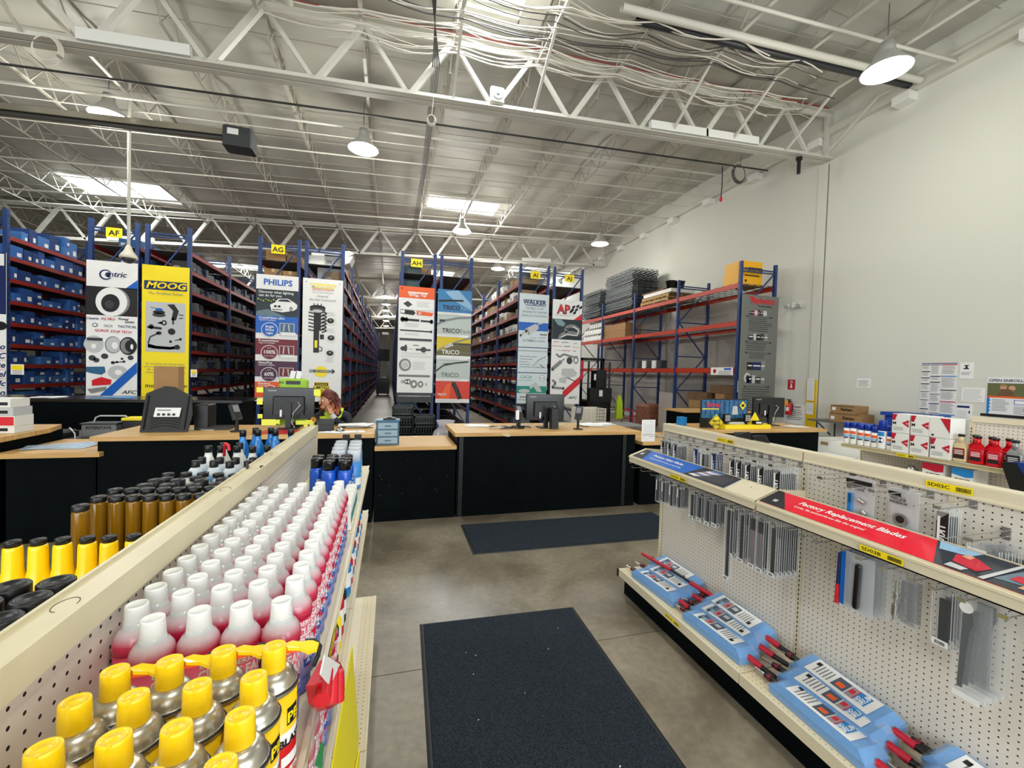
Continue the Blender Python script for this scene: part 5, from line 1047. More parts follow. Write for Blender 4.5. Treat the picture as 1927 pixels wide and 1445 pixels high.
put(yb, [(a * DY, b_ * DY) for a, b_ in ((-1.969, 2.951), (-1.86, 2.953), (-1.75, 2.95), (-1.632, 2.939), (-1.527, 2.93), (-1.41, 2.93), (-1.30, 2.93))], lambda i, x, y: 'bright yellow long-necked bottle, %s from the left in its row' % ['first', 'second', 'third', 'fourth', 'fifth', 'sixth', 'seventh'][i], 'yellow bottles on the left shelf', ZL)
kb = lathe_bottle('black_capped_bottle', [(.03, 0), (.033, .004), (.033, .17), (.031, .185), (.028, .195)], [(.0285, .19), (.0285, .235), (.026, .238), (.018, .238), (.017, .236), (0, .236)], mat_z('bottle_white_gold', [(.0, (40, 36, 30)), (.45, (60, 52, 40)), (.5, (206, 160, 40)), (.68, (206, 160, 40)), (.70, (220, 220, 218))], .3), BLK)
DK = .43
put(kb, [(a * DK, b_ * DK) for a, b_ in ((-1.587, 2.367), (-1.43, 2.373), (-1.426, 2.226), (-1.58, 2.21), (-1.42, 2.07), (-1.58, 2.05), (-1.28, 2.3))], lambda i, x, y: 'white and gold bottle with wide black cap left of the gondola, ' + ['outer', 'inner', 'inner nearer', 'outer nearer', 'inner nearest', 'outer nearest', 'beside the cap'][i], 'wide black-capped bottles', ZL)
jg = lathe_bottle('silver_bottle', [(.030, 0), (.032, .004), (.032, .15), (.029, .19), (.025, .205)], [(.0235, .200), (.024, .205), (.0235, .238), (.021, .241), (0, .241)], mat('bottle_silver', (150, 150, 148), .3, .3), BLK, (.0324, .03, .13, NAVY))
DJ = .425
put(jg, [(a * DJ, b_ * DJ) for a, b_ in ((-1.921, 4.144), (-1.756, 4.116), (-1.563, 4.084), (-1.918, 4.30), (-1.746, 4.275), (-1.558, 4.24), (-1.40, 4.1), (-1.40, 4.26), (-1.25, 4.1))], lambda i, x, y: 'silver bottle with a black cap, behind the amber bottles, spot %s' % ['front left', 'front middle', 'front right', 'back left', 'back middle', 'back right', 'front by the cap', 'back by the cap', 'front against the pegboard'][i], 'silver bottles with black caps', ZL)
ob = lathe_bottle('white_quart', [(.028, 0), (.030, .004), (.030, .15), (.018, .19), (.016, .2)], [(.0205, .198), (.0205, .213), (.019, .2145), (0, .2145)], WHITE, BLK)
DO = .452
put(ob, [(a * DO, b_ * DO) for a, b_ in ((-1.858, 4.35), (-1.78, 4.52), (-1.92, 4.52), (-1.64, 4.50), (-1.50, 4.45), (-1.64, 4.35), (-1.36, 4.40))], lambda i, x, y: 'white quart bottle with flat black cap, left of the gondola, %s' % ['nearest left', 'second row middle', 'second row left', 'second row right', 'far right', 'nearest middle', 'against the pegboard'][i], 'white quarts with black caps', ZL)
bw = lathe_bottle('washer_bottle', [(.032, 0), (.034, .005), (.034, .14), (.033, .165), (.026, .190), (.016, .205)], [(.0165, .204), (.017, .206), (.0165, .232), (.015, .234), (0, .234)], mat_z('bottle_blue_white', [(.0, (40, 130, 200)), (.60, (40, 140, 208)), (.68, (120, 176, 214)), (.72, (206, 216, 222))], .3), BLK)
DW = .425
put(bw, [(a * DW, b_ * DW) for a, b_ in ((-1.949, 5.161), (-1.774, 5.137), (-1.607, 5.076), (-1.957, 5.335), (-1.777, 5.306), (-1.613, 5.268), (-1.44, 5.08), (-1.44, 5.25))], lambda i, x, y: 'blue and white bottle with a black cap, %s' % ['front row left', 'front row middle', 'front row right', 'back row left', 'back row middle', 'back row right', 'front row by the pegboard', 'back row by the pegboard'][i], 'blue and white bottles', ZL)
def jug(m, h, capm, spout=None):
    t = thing('handled_jug', 'jug', 'jug'); b = MB(m); w_ = .036
    b.lathe((0, 0, 0), [(w_ * .95, 0), (w_, .006), (w_, h * .55), (w_ * .85, h * .68), (w_ * .5, h * .80), (.015, h * .86), (.015, h * .90)], 18, sy=.8); b.build('jug_body', t, world=False)
    MB(m).tube([(.012, -.028, h * .80), (.020, -.040, h * .74), (.022, -.046, h * .6), (.015, -.044, h * .45), (.004, -.034, h * .40)], .010, 8).build('handle', t, world=False)
    MB(capm).lathe((0, 0, 0), [(.0165, h * .88), (.0165, h - .002), (.015, h), (0, h)], 16).build('cap', t, world=False)
    return t
wj = jug(WHITE, .265, BLK); DJW = .402
put(wj, [(a * DJW, b_ * DJW) for a, b_ in ((-2.118, 5.963), (-1.974, 5.93), (-1.80, 5.92), (-1.62, 5.88), (-1.46, 5.9), (-2.03, 6.18), (-1.84, 6.15))], lambda i, x, y: 'white handled jug with a black cap, %s' % ['leftmost', 'second from the left', 'third from the left', 'fourth beside the gondola cap', 'against the pegboard', 'back row left', 'back row right'][i], 'white handled jugs', ZL, 0)
single('red_spout', MB(RED).tube([(-.775, 2.37, 1.30), (-.775, 2.37, 1.355), (-.765, 2.35, 1.365), (-.745, 2.33, 1.36), (-.742, 2.33, 1.335)], .007, 8), 'red plastic spout sticking up among the white jugs', 'spout', (-.775, 2.37, 1.30))
bj = jug(mat('jug_blue', (26, 122, 200), .25, coat=.3), .300, BLK); DBJ = .367
put(bj, [(a * DBJ, b_ * DBJ) for a, b_ in ((-2.161, 7.363), (-1.965, 7.40), (-1.72, 7.40), (-2.06, 7.63), (-1.84, 7.63), (-1.50, 7.4))], lambda i, x, y: 'blue handled jug with a black cap, %s' % ['left one in front', 'middle one in front', 'right one in front', 'left one behind', 'right one behind', 'one against the pegboard'][i], 'blue handled jugs', ZL, 0)

# ---- right gondola (wiper blades and brooms)
GR = thing('gondola_shelving', 'cream pegboard gondola on the right with wiper blades above and brooms on its base', 'shelving', (2.2, 1.14, 0))
for y0, y1 in BAYS:
    MB(PEG_YZ).box(2.17, 2.178, y0 + .018, y1 - .018, .2, 1.322).build('pegboard_panel', GR); MB(PEG_YZ).box(2.212, 2.22, y0 + .018, y1 - .018, .2, 1.322).build('pegboard_panel', GR)
    MB(CREAM).box(2.158, 2.232, y0 + .004, y1 - .004, 1.362, 1.373).box(2.156, 2.162, y0 + .004, y1 - .004, 1.316, 1.368).box(2.228, 2.234, y0 + .004, y1 - .004, 1.316, 1.368).box(2.150, 2.162, y0 + .004, y1 - .004, 1.318, 1.326).box(2.163, 2.172, y0 + .58, y0 + .60, 1.28, 1.33).build('top_cap', GR)
    MB(CREAM).box(1.885, 2.172, y0 + .003, y1 - .003, .19, .21).box(1.79, 1.797, y0 + .003, y1 - .003, .155, .213).build('deck', GR)
    MB(PEG_XY).box(1.797, 1.885, y0 + .003, y1 - .003, .19, .2105).build('deck_front', GR)
    MB(CREAM).box(2.22, 2.55, y0 + .003, y1 - .003, .19, .21).build('deck', GR); MB(BLACK).box(1.85, 2.5, y0, y1, 0, .155).build('kick_plate', GR)
for y in (-.69, .53, 1.75, 2.955): upright(GR, 2.172, 2.218, y, 1.345, (-1,))
MB(CREAM).box(2.160, 2.230, 2.962, 2.98, 0, 1.375).build('end_panel', GR); MB(BLK).box(1.785, 1.80, 2.962, 2.985, .15, .205).build('deck_end_cap', GR)
MB(PEG_YZ).box(2.222, 2.226, -.67, 2.95, .22, 1.30).build('pegboard_panel', GR) if False else None
# hook bar with sign trays
for y0, y1 in BAYS[1:]:
    y1 -= .01
    b = MB(CREAM).box(1.845, 1.851, y0 + .006, y1, 1.068, 1.125).box(1.845, 1.885, y0 + .006, y1, 1.068, 1.073).box(1.838, 1.846, y0 + .006, y1, 1.108, 1.118)
    b.build('hook_bar', GR)
    MB(CREAM).prism([(1.849, y0 + .006, 1.122), (1.990, y0 + .006, 1.172), (1.990, y0 + .006, 1.168), (1.849, y0 + .006, 1.117)], (0, y1 - y0 - .006, 0)).box(1.986, 1.990, y0 + .006, y1, 1.135, 1.176).build('sign_tray', GR)
    for y in (y0 + .01, y1 - .006): MB(CREAM).prism([(1.849, y, 1.06), (1.99, y, 1.06), (2.17, y, 1.04), (2.17, y, 1.16), (1.99, y, 1.176), (1.849, y, 1.126)], (0, .005, 0)).build('bar_bracket', GR)
    MB(INK).cyl((1.94, y0 + .12, 1.1545), (1.94, y0 + .12, 1.1565), .003, 8).build('rivet', GR)
NRM = Vector((-.05, 0, .141)).normalized(); UPV = Vector((.141, 0, .05)).normalized()
def tp(a, y, l=0): return Vector((1.853, y, 1.1245)) + UPV * a + NRM * (.002 + .0008 * l)      # a = distance up the tray
def tray_sign(name, label, ya, yb, base):
    t = thing(name, label, 'sign', (1.9, (ya + yb) / 2, 1.13)); MB(base).prism([tp(.002, ya, -1.5), tp(.138, ya, -1.5), tp(.138, yb, -1.5), tp(.002, yb, -1.5)], NRM * .0010).build('sign_card', t); return t
def tpoly(b, pts, m, l=1): b.poly([tp(a, y, l) for a, y in pts], m)
s1 = tray_sign('shelf_sign', 'blue sloping sign for premium blades on the far section of the hook bar', 2.93, 1.98, BLUE)
b = MB(); tpoly(b, [(.002, 2.93), (.138, 2.93), (.138, 2.86), (.002, 2.80)], INK); tpoly(b, [(.05, 2.90), (.08, 2.90), (.08, 2.87), (.05, 2.87)], LGREY, 2)
b.text('Premium Wiper Blades', tp(.078, 2.77, 2), -UY, UPV, .036, PAPER, 'LEFT', .02, .25); b.text('Advanced performance for maximum driving visibility', tp(.040, 2.76, 2), -UY, UPV, .0205, PAPER, 'LEFT', .005, .25, .8)
tpoly(b, [(.002, 2.33), (.138, 2.28), (.138, 1.98), (.002, 1.98)], mat('print_night', (38, 36, 44), .35), 1)
for i in range(9): a = .02 + .012 * i; tpoly(b, [(a, 2.30 - .012 * i), (a + .016, 2.27 - .010 * i), (a + .010, 2.20 - .016 * i), (a - .004, 2.24 - .010 * i)], (PAPER, mat('print_salmon', (206, 140, 120), .5), CYAN)[i % 3], 2)
for i in range(7): tpoly(b, [(.012 + .012 * i, 2.24 - .02 * i), (.014 + .012 * i, 2.24 - .02 * i), (.03 + .014 * i, 2.0), (.027 + .014 * i, 2.0)], INKG, 2)
b.build('print', s1)
s2 = tray_sign('shelf_sign', 'red sloping sign for factory replacement blades on the nearer section of the hook bar', 1.735, .60, mat('sign_red', (226, 22, 48), .22, coat=.4))
b = MB(); tpoly(b, [(.002, 1.735), (.138, 1.735), (.138, 1.70), (.002, 1.585)], INK); barcode(b, tp(.035, 1.685, 2), -UY, UPV, .022, .022, PAPER)
b.text('Factory Replacement Blades', tp(.078, 1.575, 2), -UY, UPV, .0385, PAPER, 'LEFT', .02, .2); b.text('Looks, fits and performs like the original', tp(.044, 1.575, 2), -UY, UPV, .0225, PAPER, 'LEFT', .004, .2, .86)
tpoly(b, [(.002, 1.00), (.138, 1.06), (.138, .60), (.002, .60)], mat('print_car_dark', (44, 50, 60), .3), 1)
tpoly(b, [(.09, 1.03), (.136, 1.05), (.136, .93), (.10, .95)], LBLUE, 2); tpoly(b, [(.045, .97), (.09, .98), (.10, .93), (.07, .88), (.03, .90)], CRIM, 3); tpoly(b, [(.085, .965), (.105, .955), (.10, .935), (.08, .94)], mat('print_skin', (206, 150, 120), .5), 4)
tpoly(b, [(.01, .975), (.035, .97), (.03, .92), (.01, .93)], LGREY, 3); tpoly(b, [(.003, .885), (.136, .84), (.136, .828), (.003, .87)], LGREY, 4); tpoly(b, [(.03, .86), (.12, .82), (.13, .76), (.05, .72)], mat('print_glass', (96, 120, 134), .3), 2)
tpoly(b, [(.05, .83), (.08, .82), (.075, .785), (.045, .79)], CRIM, 4); tpoly(b, [(.065, .79), (.09, .785), (.085, .76), (.06, .76)], MAROON, 4); tpoly(b, [(.02, .80), (.05, .79), (.045, .75), (.02, .75)], mat('print_skin', (206, 150, 120), .5), 3)
tpoly(b, [(.002, .745), (.022, .74), (.022, .60), (.002, .60)], PAPER, 4); tpoly(b, [(.022, .745), (.030, .74), (.030, .60), (.022, .60)], RED, 4)
b.build('print', s2)
def ytag(px0, py0, px1, py1, X, z0, z1, txt): tag(GR, X, yt(px0, py0, X)[0], yt(px1, py1, X)[0], z0, z1, txt)
ytag(1262, 890, 1291, 905, 1.8375, 1.078, 1.104, 'SD01B'); ytag(1619, 1022, 1701, 1055, 1.8375, 1.078, 1.104, 'SD03B'); ytag(1350, 821, 1381, 832, 2.1495, 1.330, 1.356, 'SD01C'); ytag(1743, 900, 1832, 922, 2.1495, 1.332, 1.360, 'SD03C'); ytag(1252, 1143, 1279, 1166, 1.7895, .168, .192, 'SD01A'); ytag(1590, 1437, 1660, 1500, 1.7895, .168, .192, 'SD03A')
# wire hooks
def hook_mb(y, z, x0=1.812):
    b = MB(CHROME); b.tube([(2.172, y, z), (x0 + .01, y, z), (x0, y, z + .006)], .0022, 6); b.tube([(2.172, y, z + .022), (1.86, y, z + .022), (1.835, y, z + .02)], .0018, 6); b.box(x0 - .003, x0 + .001, y - .012, y + .012, z + .001, z + .013)
    b.box(2.164, 2.171, y - .012, y + .012, z - .01, z + .035); return b
HKY = [2.86, 2.74, 2.617, 2.552, 2.466, 2.384, 2.311, 2.234, 2.148, 2.09, 2.024, 1.965, 1.908, 1.87, 1.80, 1.671, 1.606, 1.54, 1.458, 1.391, 1.30, 1.215, 1.13, 1.04, .975, .90, .80, .70, .62]
for y in HKY: hook_mb(y, 1.045).build('peg_hook', GR)
for y in (2.68, 2.60, 2.53, 2.42, 2.32, 2.25, 2.16, 2.05, 2.01, 1.955, 1.895, 1.81, 1.71, 1.45, 1.32, 1.235, 1.15, 1.02, .93): hook_mb(y * 1.035, 1.292 if y > .95 else 1.208, 1.96).build('peg_hook', GR)
BLADE = mat('blade_black', (11, 12, 15), .35); BLADEG = mat('blade_grey', (122, 108, 108), .5)
packs = {}
def pack(kind, x, y, zt_, L, label, group, w=.046, th=.016):
    key = (kind, round(L, 2), w)
    if key in packs: return clone(packs[key], (x, y, zt_), label=label, group=group)
    t = thing('wiper_pack', label, 'wiper blade', (x, y, zt_), 0, group); h = w / 2
    b = MB(CLEAR).box(-th / 2, th / 2, -h, h, -L, 0); b.box(-.001, .001, -h * .5, h * .5, 0, .018); b.use(EDGE_HILITE)
    for q in (-h, h - .0015): b.box(-th / 2 - .0005, -th / 2 + .002, q, q + .0015, -L, 0).box(th / 2 - .002, th / 2 + .0005, q, q + .0015, -L, 0)  # thin pale strips drawn as highlights along the shell edges
    b.box(-th / 2 - .0005, th / 2 + .0005, -h, h, -L, -L + .002).build('clear_shell', t, world=False)
    if kind == 'card':      # black header card with vertical lettering
        b = MB(INK).box(-th / 2 - .001, -th / 2, -h * .9, h * .9, -L * .98, -.012); b.poly([(-th / 2 - .0014, -h * .9, -.012), (-th / 2 - .0014, h * .9, -.012), (-th / 2 - .0014, h * .9, -.05)], GREY); b.text('TRICO', (-th / 2 - .0016, -.010, -.058), -UZ, UY * -1 if False else UY, .034, PAPER, 'LEFT', .02); b.build('header_card', t, world=False)
        MB(BLADE).box(-.004, .005, -h * .5, h * .3, -L * .93, -.05).build('wiper_blade', t, world=False)
    elif kind == 'navy':
        b = MB(NAVY).box(-th / 2 - .001, -th / 2, -h * .9, h * .9, -L * .98, -.012); b.text('TRICO', (-th / 2 - .0016, -.010, -.05), -UZ, UY, .034, LGREY, 'LEFT', .02); b.box(-th / 2 - .0014, -th / 2 - .001, h * .5, h * .7, -L * .9, -.02, PAPER); b.build('header_card', t, world=False)
    else:
        MB(BLADE if kind != 'grey' else BLADEG).box(-.005, .004, -h * .62, h * .30, -L * .94, -.035 if kind != 'grey' else -L * .3).build('wiper_blade', t, world=False)
        if kind == 'grey': MB(BLADE).box(-.005, .004, -h * .62, h * .62, -L * .3, -.03).build('holder', t, world=False)
    b = MB(PAPER).box(-th / 2 - .0012, -th / 2 - .0002, -h * .8, h * .8, -L + .004, -L + .026) if kind in ('black', 'grey') else MB(PAPER).box(-th / 2 - .002, -th / 2 - .0016, h * .3, h * .7, -L * .55, -.03)
    if kind in ('black', 'grey'): barcode(b, (-th / 2 - .0014, h * .5, -L + .008), -UY, UZ, h, .012)
    b.build('barcode_label', t, world=False); packs[key] = t
    return t
def row(kinds, y, x0, zt_, L, label, group, dx=.026, dy=0, w=.046):
    for i, k in enumerate(kinds): pack(k, x0 + dx * i, y + dy * i, zt_, L, label if i == 0 else label.replace('front pack', 'pack behind the front one'), group, w)
gu = 'wiper packs on the upper hooks'; gl_ = 'wiper packs on the lower hooks'
nth = ['first', 'second', 'third', 'fourth', 'fifth', 'sixth', 'seventh', 'eighth', 'ninth', 'tenth']
for i, (y, ks) in enumerate(((2.66, 'ccb'), (2.585, 'cbb'), (2.52, 'cbbb'), (2.31, 'nb'), (2.245, 'bb'), (2.15, 'nnn'), (2.005, 'cb'), (1.955, 'cbb'), (1.89, 'cbb'), (1.805, 'cbbb'), (1.705, 'cbbbb'))):
    row([{'c': 'card', 'n': 'navy', 'b': 'plain'}[k] for k in ks], y * 1.035, 2.006, 1.285, .235, 'front pack on the %s upper hook from the far end' % (nth + ['eleventh'])[i], gu)
for i, (y, n, zt_, L) in enumerate(((2.617, 4, 1.04, .19), (2.552, 3, 1.04, .18), (2.466, 4, 1.04, .18), (2.384, 3, 1.04, .165), (2.26, 3, 1.04, .195), (2.19, 3, 1.04, .185), (2.12, 4, 1.04, .18), (2.06, 3, 1.04, .175))):
    row(['plain'] * n if i < 4 else ['black'] * n, y, 1.88, zt_, L, 'short front pack on the %s lower hook from the far end' % nth[i], gl_)
for i, (y, ks, L) in enumerate(((1.945, 'k', .435), (1.935, 'kg', .298), (1.86, 'kgk', .298), (1.785, 'gkg', .295), (1.735, 'gk', .29), (1.662, 'kgkkkk', .285))):
    row([{'k': 'black', 'g': 'grey'}[k] for k in ks], y, 1.88 - (.01 if i == 0 else 0), 1.04, L, 'long front pack, %s from the far end of the long ones' % nth[i], gl_, .028)
# blister tools
def blister(x, y0, y1, z0, z1, label, cat, n, fn, th=.02):
    for i in range(n):
        xx = x + .035 * i; t = thing('blister_pack', label if i == 0 else label + ', %s behind' % ['', 'next', 'third', 'fourth'][i], cat, (xx, (y0 + y1) / 2, z0), 0, label[:40] if n > 1 else None)
        MB(CLEARD).cbox(xx - th / 2, xx + th / 2, y0, y1, z0, z1, .006).build('clear_shell', t); fn(t, xx, i)
def knife(t, x, i):
    MB(mat_clear('card_film', (216, 222, 228), .5, .3)).box(x + .006, x + .008, 1.215, 1.335, .79, 1.03).build('backing_card', t); MB(BLUE).box(x - .011, x - .010, 1.318, 1.336, .80, 1.03).build('print', t)
    b = MB(BLKG).cyl((x - .003, 1.275, .815), (x - .003, 1.270, .985), .013, 12).sphere((x - .003, 1.275, .815), .013, 12, 6).sphere((x - .003, 1.27, .985), .013, 12, 6); b.build('knife_handle', t)
    if i == 0: MB(RED).cyl((x - .003, 1.352, .79), (x - .003, 1.350, .875), .009, 10).build('marker_red', t); MB(NAVY).cyl((x - .003, 1.350, .875), (x - .003, 1.346, 1.02), .008, 10).build('marker_blue', t)
blister(1.90, 1.212, 1.338, .785, 1.035, 'blister pack with a black rounded utility handle on the lower hooks', 'tool pack', 3, knife)
def chuck(t, x, i):
    MB(CHROME).cyl((x - .004, 1.135, .84), (x - .004, 1.130, .99), .006, 12).cyl((x - .004, 1.135, .86), (x - .004, 1.133, .90), .010, 12).cyl((x - .004, 1.131, .925), (x - .004, 1.13, .945), .009, 12).build('air_chuck', t); MB(mat_clear('scale_film', (120, 124, 128), .35, .3)).box(x + .006, x + .008, 1.075, 1.12, .84, 1.0).build('gauge_scale', t)
blister(1.90, 1.068, 1.185, .825, 1.035, 'clear blister pack holding a chrome air chuck on the lower hooks', 'tool pack', 2, chuck)
def serp(t, x, i):
    b = MB(LGREY).box(x + .006, x + .008, 1.262, 1.370, 1.06, 1.345); b.box(x - .0108, x - .0102, 1.262, 1.370, 1.318, 1.336, INK); b.text('SERPENTINE', (x - .0112, 1.366, 1.304), -UY, UZ, .0145, INK, 'LEFT', .03); b.text('BELT TOOL', (x - .0112, 1.366, 1.291), -UY, UZ, .0145, INK, 'LEFT', .03); b.build('backing_card', t)
    MB(CYAN).box(x - .010, x + .004, 1.345, 1.362, 1.12, 1.27).build('tool_bar', t); MB(CHROME).cyl((x - .006, 1.315, 1.25), (x - .006, 1.29, 1.24), .012, 12).cyl((x - .006, 1.30, 1.20), (x - .006, 1.285, 1.19), .013, 12).build('socket', t)
blister(1.95, 1.258, 1.374, 1.05, 1.345, 'grey blister card with a belt tool on the upper hooks', 'tool pack', 1, serp); bpy.data.objects[[o.name for o in bpy.data.objects if o.get('label', '').startswith('grey blister card with a belt')][0]].location += Vector((.06, .040, -.014))
def torq(t, x, i):
    b = MB(LGREY).box(x + .006, x + .008, 1.107, 1.205, 1.06, 1.335); b.box(x - .0108, x - .0102, 1.16, 1.205, 1.308, 1.326, INK); b.text('TORQUE', (x - .0112, 1.20, 1.293), -UY, UZ, .0145, INK, 'LEFT', .03); b.text('WRENCH', (x - .0112, 1.20, 1.279), -UY, UZ, .0145, INK, 'LEFT', .03); b.build('backing_card', t)
    MB(CHROME).cyl((x - .010, 1.160, 1.215), (x + .002, 1.160, 1.215), .026, 24).build('wrench_head', t); MB(INK).cyl((x - .0115, 1.160, 1.217), (x - .010, 1.160, 1.217), .015, 20).build('socket', t); MB(CHROME).cyl((x - .004, 1.160, 1.19), (x - .004, 1.158, 1.07), .007, 10).build('shaft', t)
blister(1.95, 1.102, 1.209, 1.05, 1.345, 'grey blister card with a round-headed wrench on the upper hooks', 'tool pack', 1, torq); bpy.data.objects[[o.name for o in bpy.data.objects if o.get('label', '').startswith('grey blister card with a round')][0]].location += Vector((.06, .035, -.014))
row(['card', 'plain', 'plain'], 1.06, 2.01, 1.29, .27, 'front pack on the hook right of the wrench card', gu, w=.040)
row(['plain'] * 6, .945, 2.01, 1.19, .12, 'short front pack in the small cluster on the upper hooks', gu, .022, -.006, .085)
MB(PAPER).box(1.9995, 2.0005, .935, .985, 1.145, 1.18).build('count_label', bpy.data.objects[[o.name for o in bpy.data.objects if o.get('label', '').startswith('short front pack in the small')][0]])
for i in range(3): pack('black', 1.89 + .03 * i, .985 - .0 * i, 1.035, .205, 'dark packed blade on the lower hooks left of the long clear packs, %s' % nth[i], gl_, .058)
for i in range(5):
    x = 1.88 + .03 * i; t = thing('wiper_pack', 'long clear pack with slim grey wiper, near end of lower hooks, %s' % nth[i], 'wiper blade', (x, .90, 1.04), 0, 'long clear packs'); MB(CLEARD if i == 0 else CLEAR).box(x - .008, x + .008, .857, .945, .70, 1.04).build('clear_shell', t)
    MB(DGREY).prism([(x - .002, .93, .735), (x - .002, .917, .735), (x - .002, .905, .93), (x - .002, .895, .96), (x - .002, .90, 1.0), (x - .002, .925, .985), (x - .002, .925, .93)], (-.005, 0, 0)).build('wiper_blade', t); MB(PAPER).box(x - .0095, x - .0085, .87, .94, .702, .722).build('barcode_label', t)
    if i == 0: MB(PAPER).cyl((x - .0085, .915, 1.01), (x - .0095, .915, 1.01), .018, 20).build('round_sticker', t)
# snow brooms on the base deck
FOAM = mat('foam_blue', (72, 152, 220), .38, var=.10, scale=30, bump=.15, coat=.5)
def broom(flip, style):
    t = thing('snow_broom', 'broom', 'broom'); w_, l, h = .067, .222, .068
    P = [(-w_, -l), (w_, -l), (w_, l), (-w_, l)]; c = .045
    v = [(x * .96, y, 0) for x, y in P] + [(x, y, h * .55) for x, y in P] + [(x * .84, y * .84, h) for x, y in P]
    f = [(3, 2, 1, 0), (8, 9, 10, 11)] + [(i, (i + 1) % 4, 4 + (i + 1) % 4, 4 + i) for i in range(4)] + [(4 + i, 4 + (i + 1) % 4, 8 + (i + 1) % 4, 8 + i) for i in range(4)]
    MB(FOAM).add(v, f, False).build('foam_head', t, world=False)
    MB(mat_clear('wrap_film', (236, 240, 244), .14, .1)).add([(x * 1.03, y * 1.03, z * 1.04 + .001) for x, y, z in v], f, False).add([(-.02, -l * 1.03, .03), (.02, -l * 1.03, .03), (.035, -l - .05, .02), (-.03, -l - .045, .04)], [(0, 1, 2, 3)], False).build('wrap_film', t, world=False)
    s = -1 if flip else 1
    b = MB(PAPER).poly([(-w_ * .76, -l * .70, h + .0035), (w_ * .76, -l * .70, h + .0035), (w_ * .76, l * .66, h + .0035), (-w_ * .76, l * .66, h + .0035)]); z = h + .0042
    def q(x0, x1, y0, y1, m, dz=0): b.poly([(x0 * w_ * s, y0 * l * s, z + dz), (x1 * w_ * s, y0 * l * s, z + dz), (x1 * w_ * s, y1 * l * s, z + dz), (x0 * w_ * s, y1 * l * s, z + dz)][::1 if s > 0 else 1], m)
    q(-.5, .5, -.15, .12, mat('print_snow_car', (70, 84, 104), .5)); q(-.3, .1, -.1, .06, ORNG if style else LGREY, .0004); q(-.5, .5, -.30, -.17, mat('print_pale_photo', (150, 140, 150), .5)); q(-.15, .25, -.28, -.19, RED, .0004); q(-.45, .5, -.56, -.33, CYAN if style else LBLUE, .0003); q(-.5, .5, -.33, -.31, RED, .0005)
    for i in range(5): q(-.5, .45, .20 + .075 * i, .225 + .075 * i, INKG)
    q(.15, .5, .50, .60, INK)
    b.text('BRUM', (-.042 * s, -.53 * l * s, z + .0008), Vector((1, 0, 0)) * s, Vector((0, 1, 0)) * s, .032, PAPER if style else INK, 'LEFT', .03, .2); b.text('SNO', (-.042 * s, -.42 * l * s, z + .0008), Vector((1, 0, 0)) * s, Vector((0, 1, 0)) * s, .022, PAPER if style else INK, 'LEFT', .03, .2)
    b.build('print', t, world=False)
    e = -1
    MB(CRIM).cyl((0, -l - .0, .034), (.007, -l - .075, .026), .016, 14).build('grip', t, world=False); MB(BLK).cyl((.007, -l - .075, .026), (.012, -l - .15, .024), .013, 12).build('handle', t, world=False); MB(BLK).cyl((-.01, l, .03), (-.014, l + .07, .024), .014, 12).build('handle', t, world=False)
    MB(CHROME).cyl((-.014, l + .07, .024), (-.018, l + .13, .022), .008, 10).build('telescopic_tube', t, world=False); MB(MAROON).cyl((-.012, l + .035, .027), (-.0135, l + .055, .026), .0165, 12).build('locking_ring', t, world=False)
    return t
def place(src, x, y, z, rx, ry, rz, label, new=True):
    o = clone(src, (x, y, z)) if new else src
    o.location = (x, y, z); o.rotation_euler = (math.radians(rx), math.radians(ry), math.radians(rz)); o['label'] = label; o['group'] = 'snow brooms on the base deck'; return o
ba, bb = broom(False, 1), broom(True, 0); used = set()
GN = ['far end', 'second', 'third', 'nearest']; PN = ['front', 'middle', 'back']
for gi, (yc, xs_, src, rz) in enumerate(((2.60, (1.895, 1.995, 2.085), bb, 4), (2.02, (1.895, 1.995, 2.085), bb, 2), (1.385, (1.895, 1.995, 2.085), ba, -1), (.83, (1.94, 2.02, 2.095), ba, -4))):
    for k in (0, 1, 2):
        first = id(src) not in used; used.add(id(src))
        place(src, xs_[k], yc + (0, .03, .05)[k] - (0 if gi else (0, .03, -.0)[k]), .2135 + (.0, .024, .052)[k], 0, (0, -9, -15)[k], rz + (0, 3, -2)[k], PN[k] + ' blue foam broom head of the %s group on the base deck' % GN[gi], not first)
single('red_broom_handle', MB(CRIM).cyl((1.97, 2.92, .335), (2.02, 2.62, .335), .013, 10).cyl((2.02, 2.62, .335), (2.045, 2.44, .325), .010, 10, m=BLK).cyl((2.045, 2.44, .325), (2.085, 2.22, .315), .015, 10, m=CRIM), 'loose red and black broom handle lying across the far brooms', 'handle', (2.0, 2.6, .33))

# ---- third gondola behind, with boxes and bottles
G3 = thing('gondola_shelving', 'cream gondola behind the wiper display with boxes and red bottles on its shelf', 'shelving', (4.3, 2.0, 0))
for y0, y1 in ((.53, 1.75), (1.75, 2.97)):
    hz = 1.52 if y0 < 1 else 1.16
    MB(PEG_YZ).box(4.38, 4.39, y0 + .018, y1 - .018, .2, hz - .03).build('pegboard_panel', G3); shelf(G3, 4.378, 4.12, y0, y1, 1.18); shelf(G3, 4.378, 4.12, y0, y1, .86); shelf(G3, 4.378, 4.12, y0, y1, .5)
    MB(CREAM).box(4.02, 4.378, y0, y1, .165, .21).build('deck', G3); MB(BLACK).box(4.08, 4.4, y0, y1, 0, .16).build('kick_plate', G3)
PEGH = MB(PEG_YZ).box(4.38, 4.39, 1.77, 2.17, 1.16, 1.49); PEGH.build('pegboard_panel', G3)
MB(CREAM).box(4.365, 4.415, .53, 2.17, 1.48, 1.525).build('top_cap', G3)
for y in (.53, 1.75, 2.17, 2.955): upright(G3, 4.375, 4.41, y, 1.5 if y < 2.5 else 1.16, (-1,))
tag(G3, 4.1125, yt(1687, 855, 4.11)[0], yt(1721, 862, 4.11)[0], 1.150, 1.176, 'SD05C')
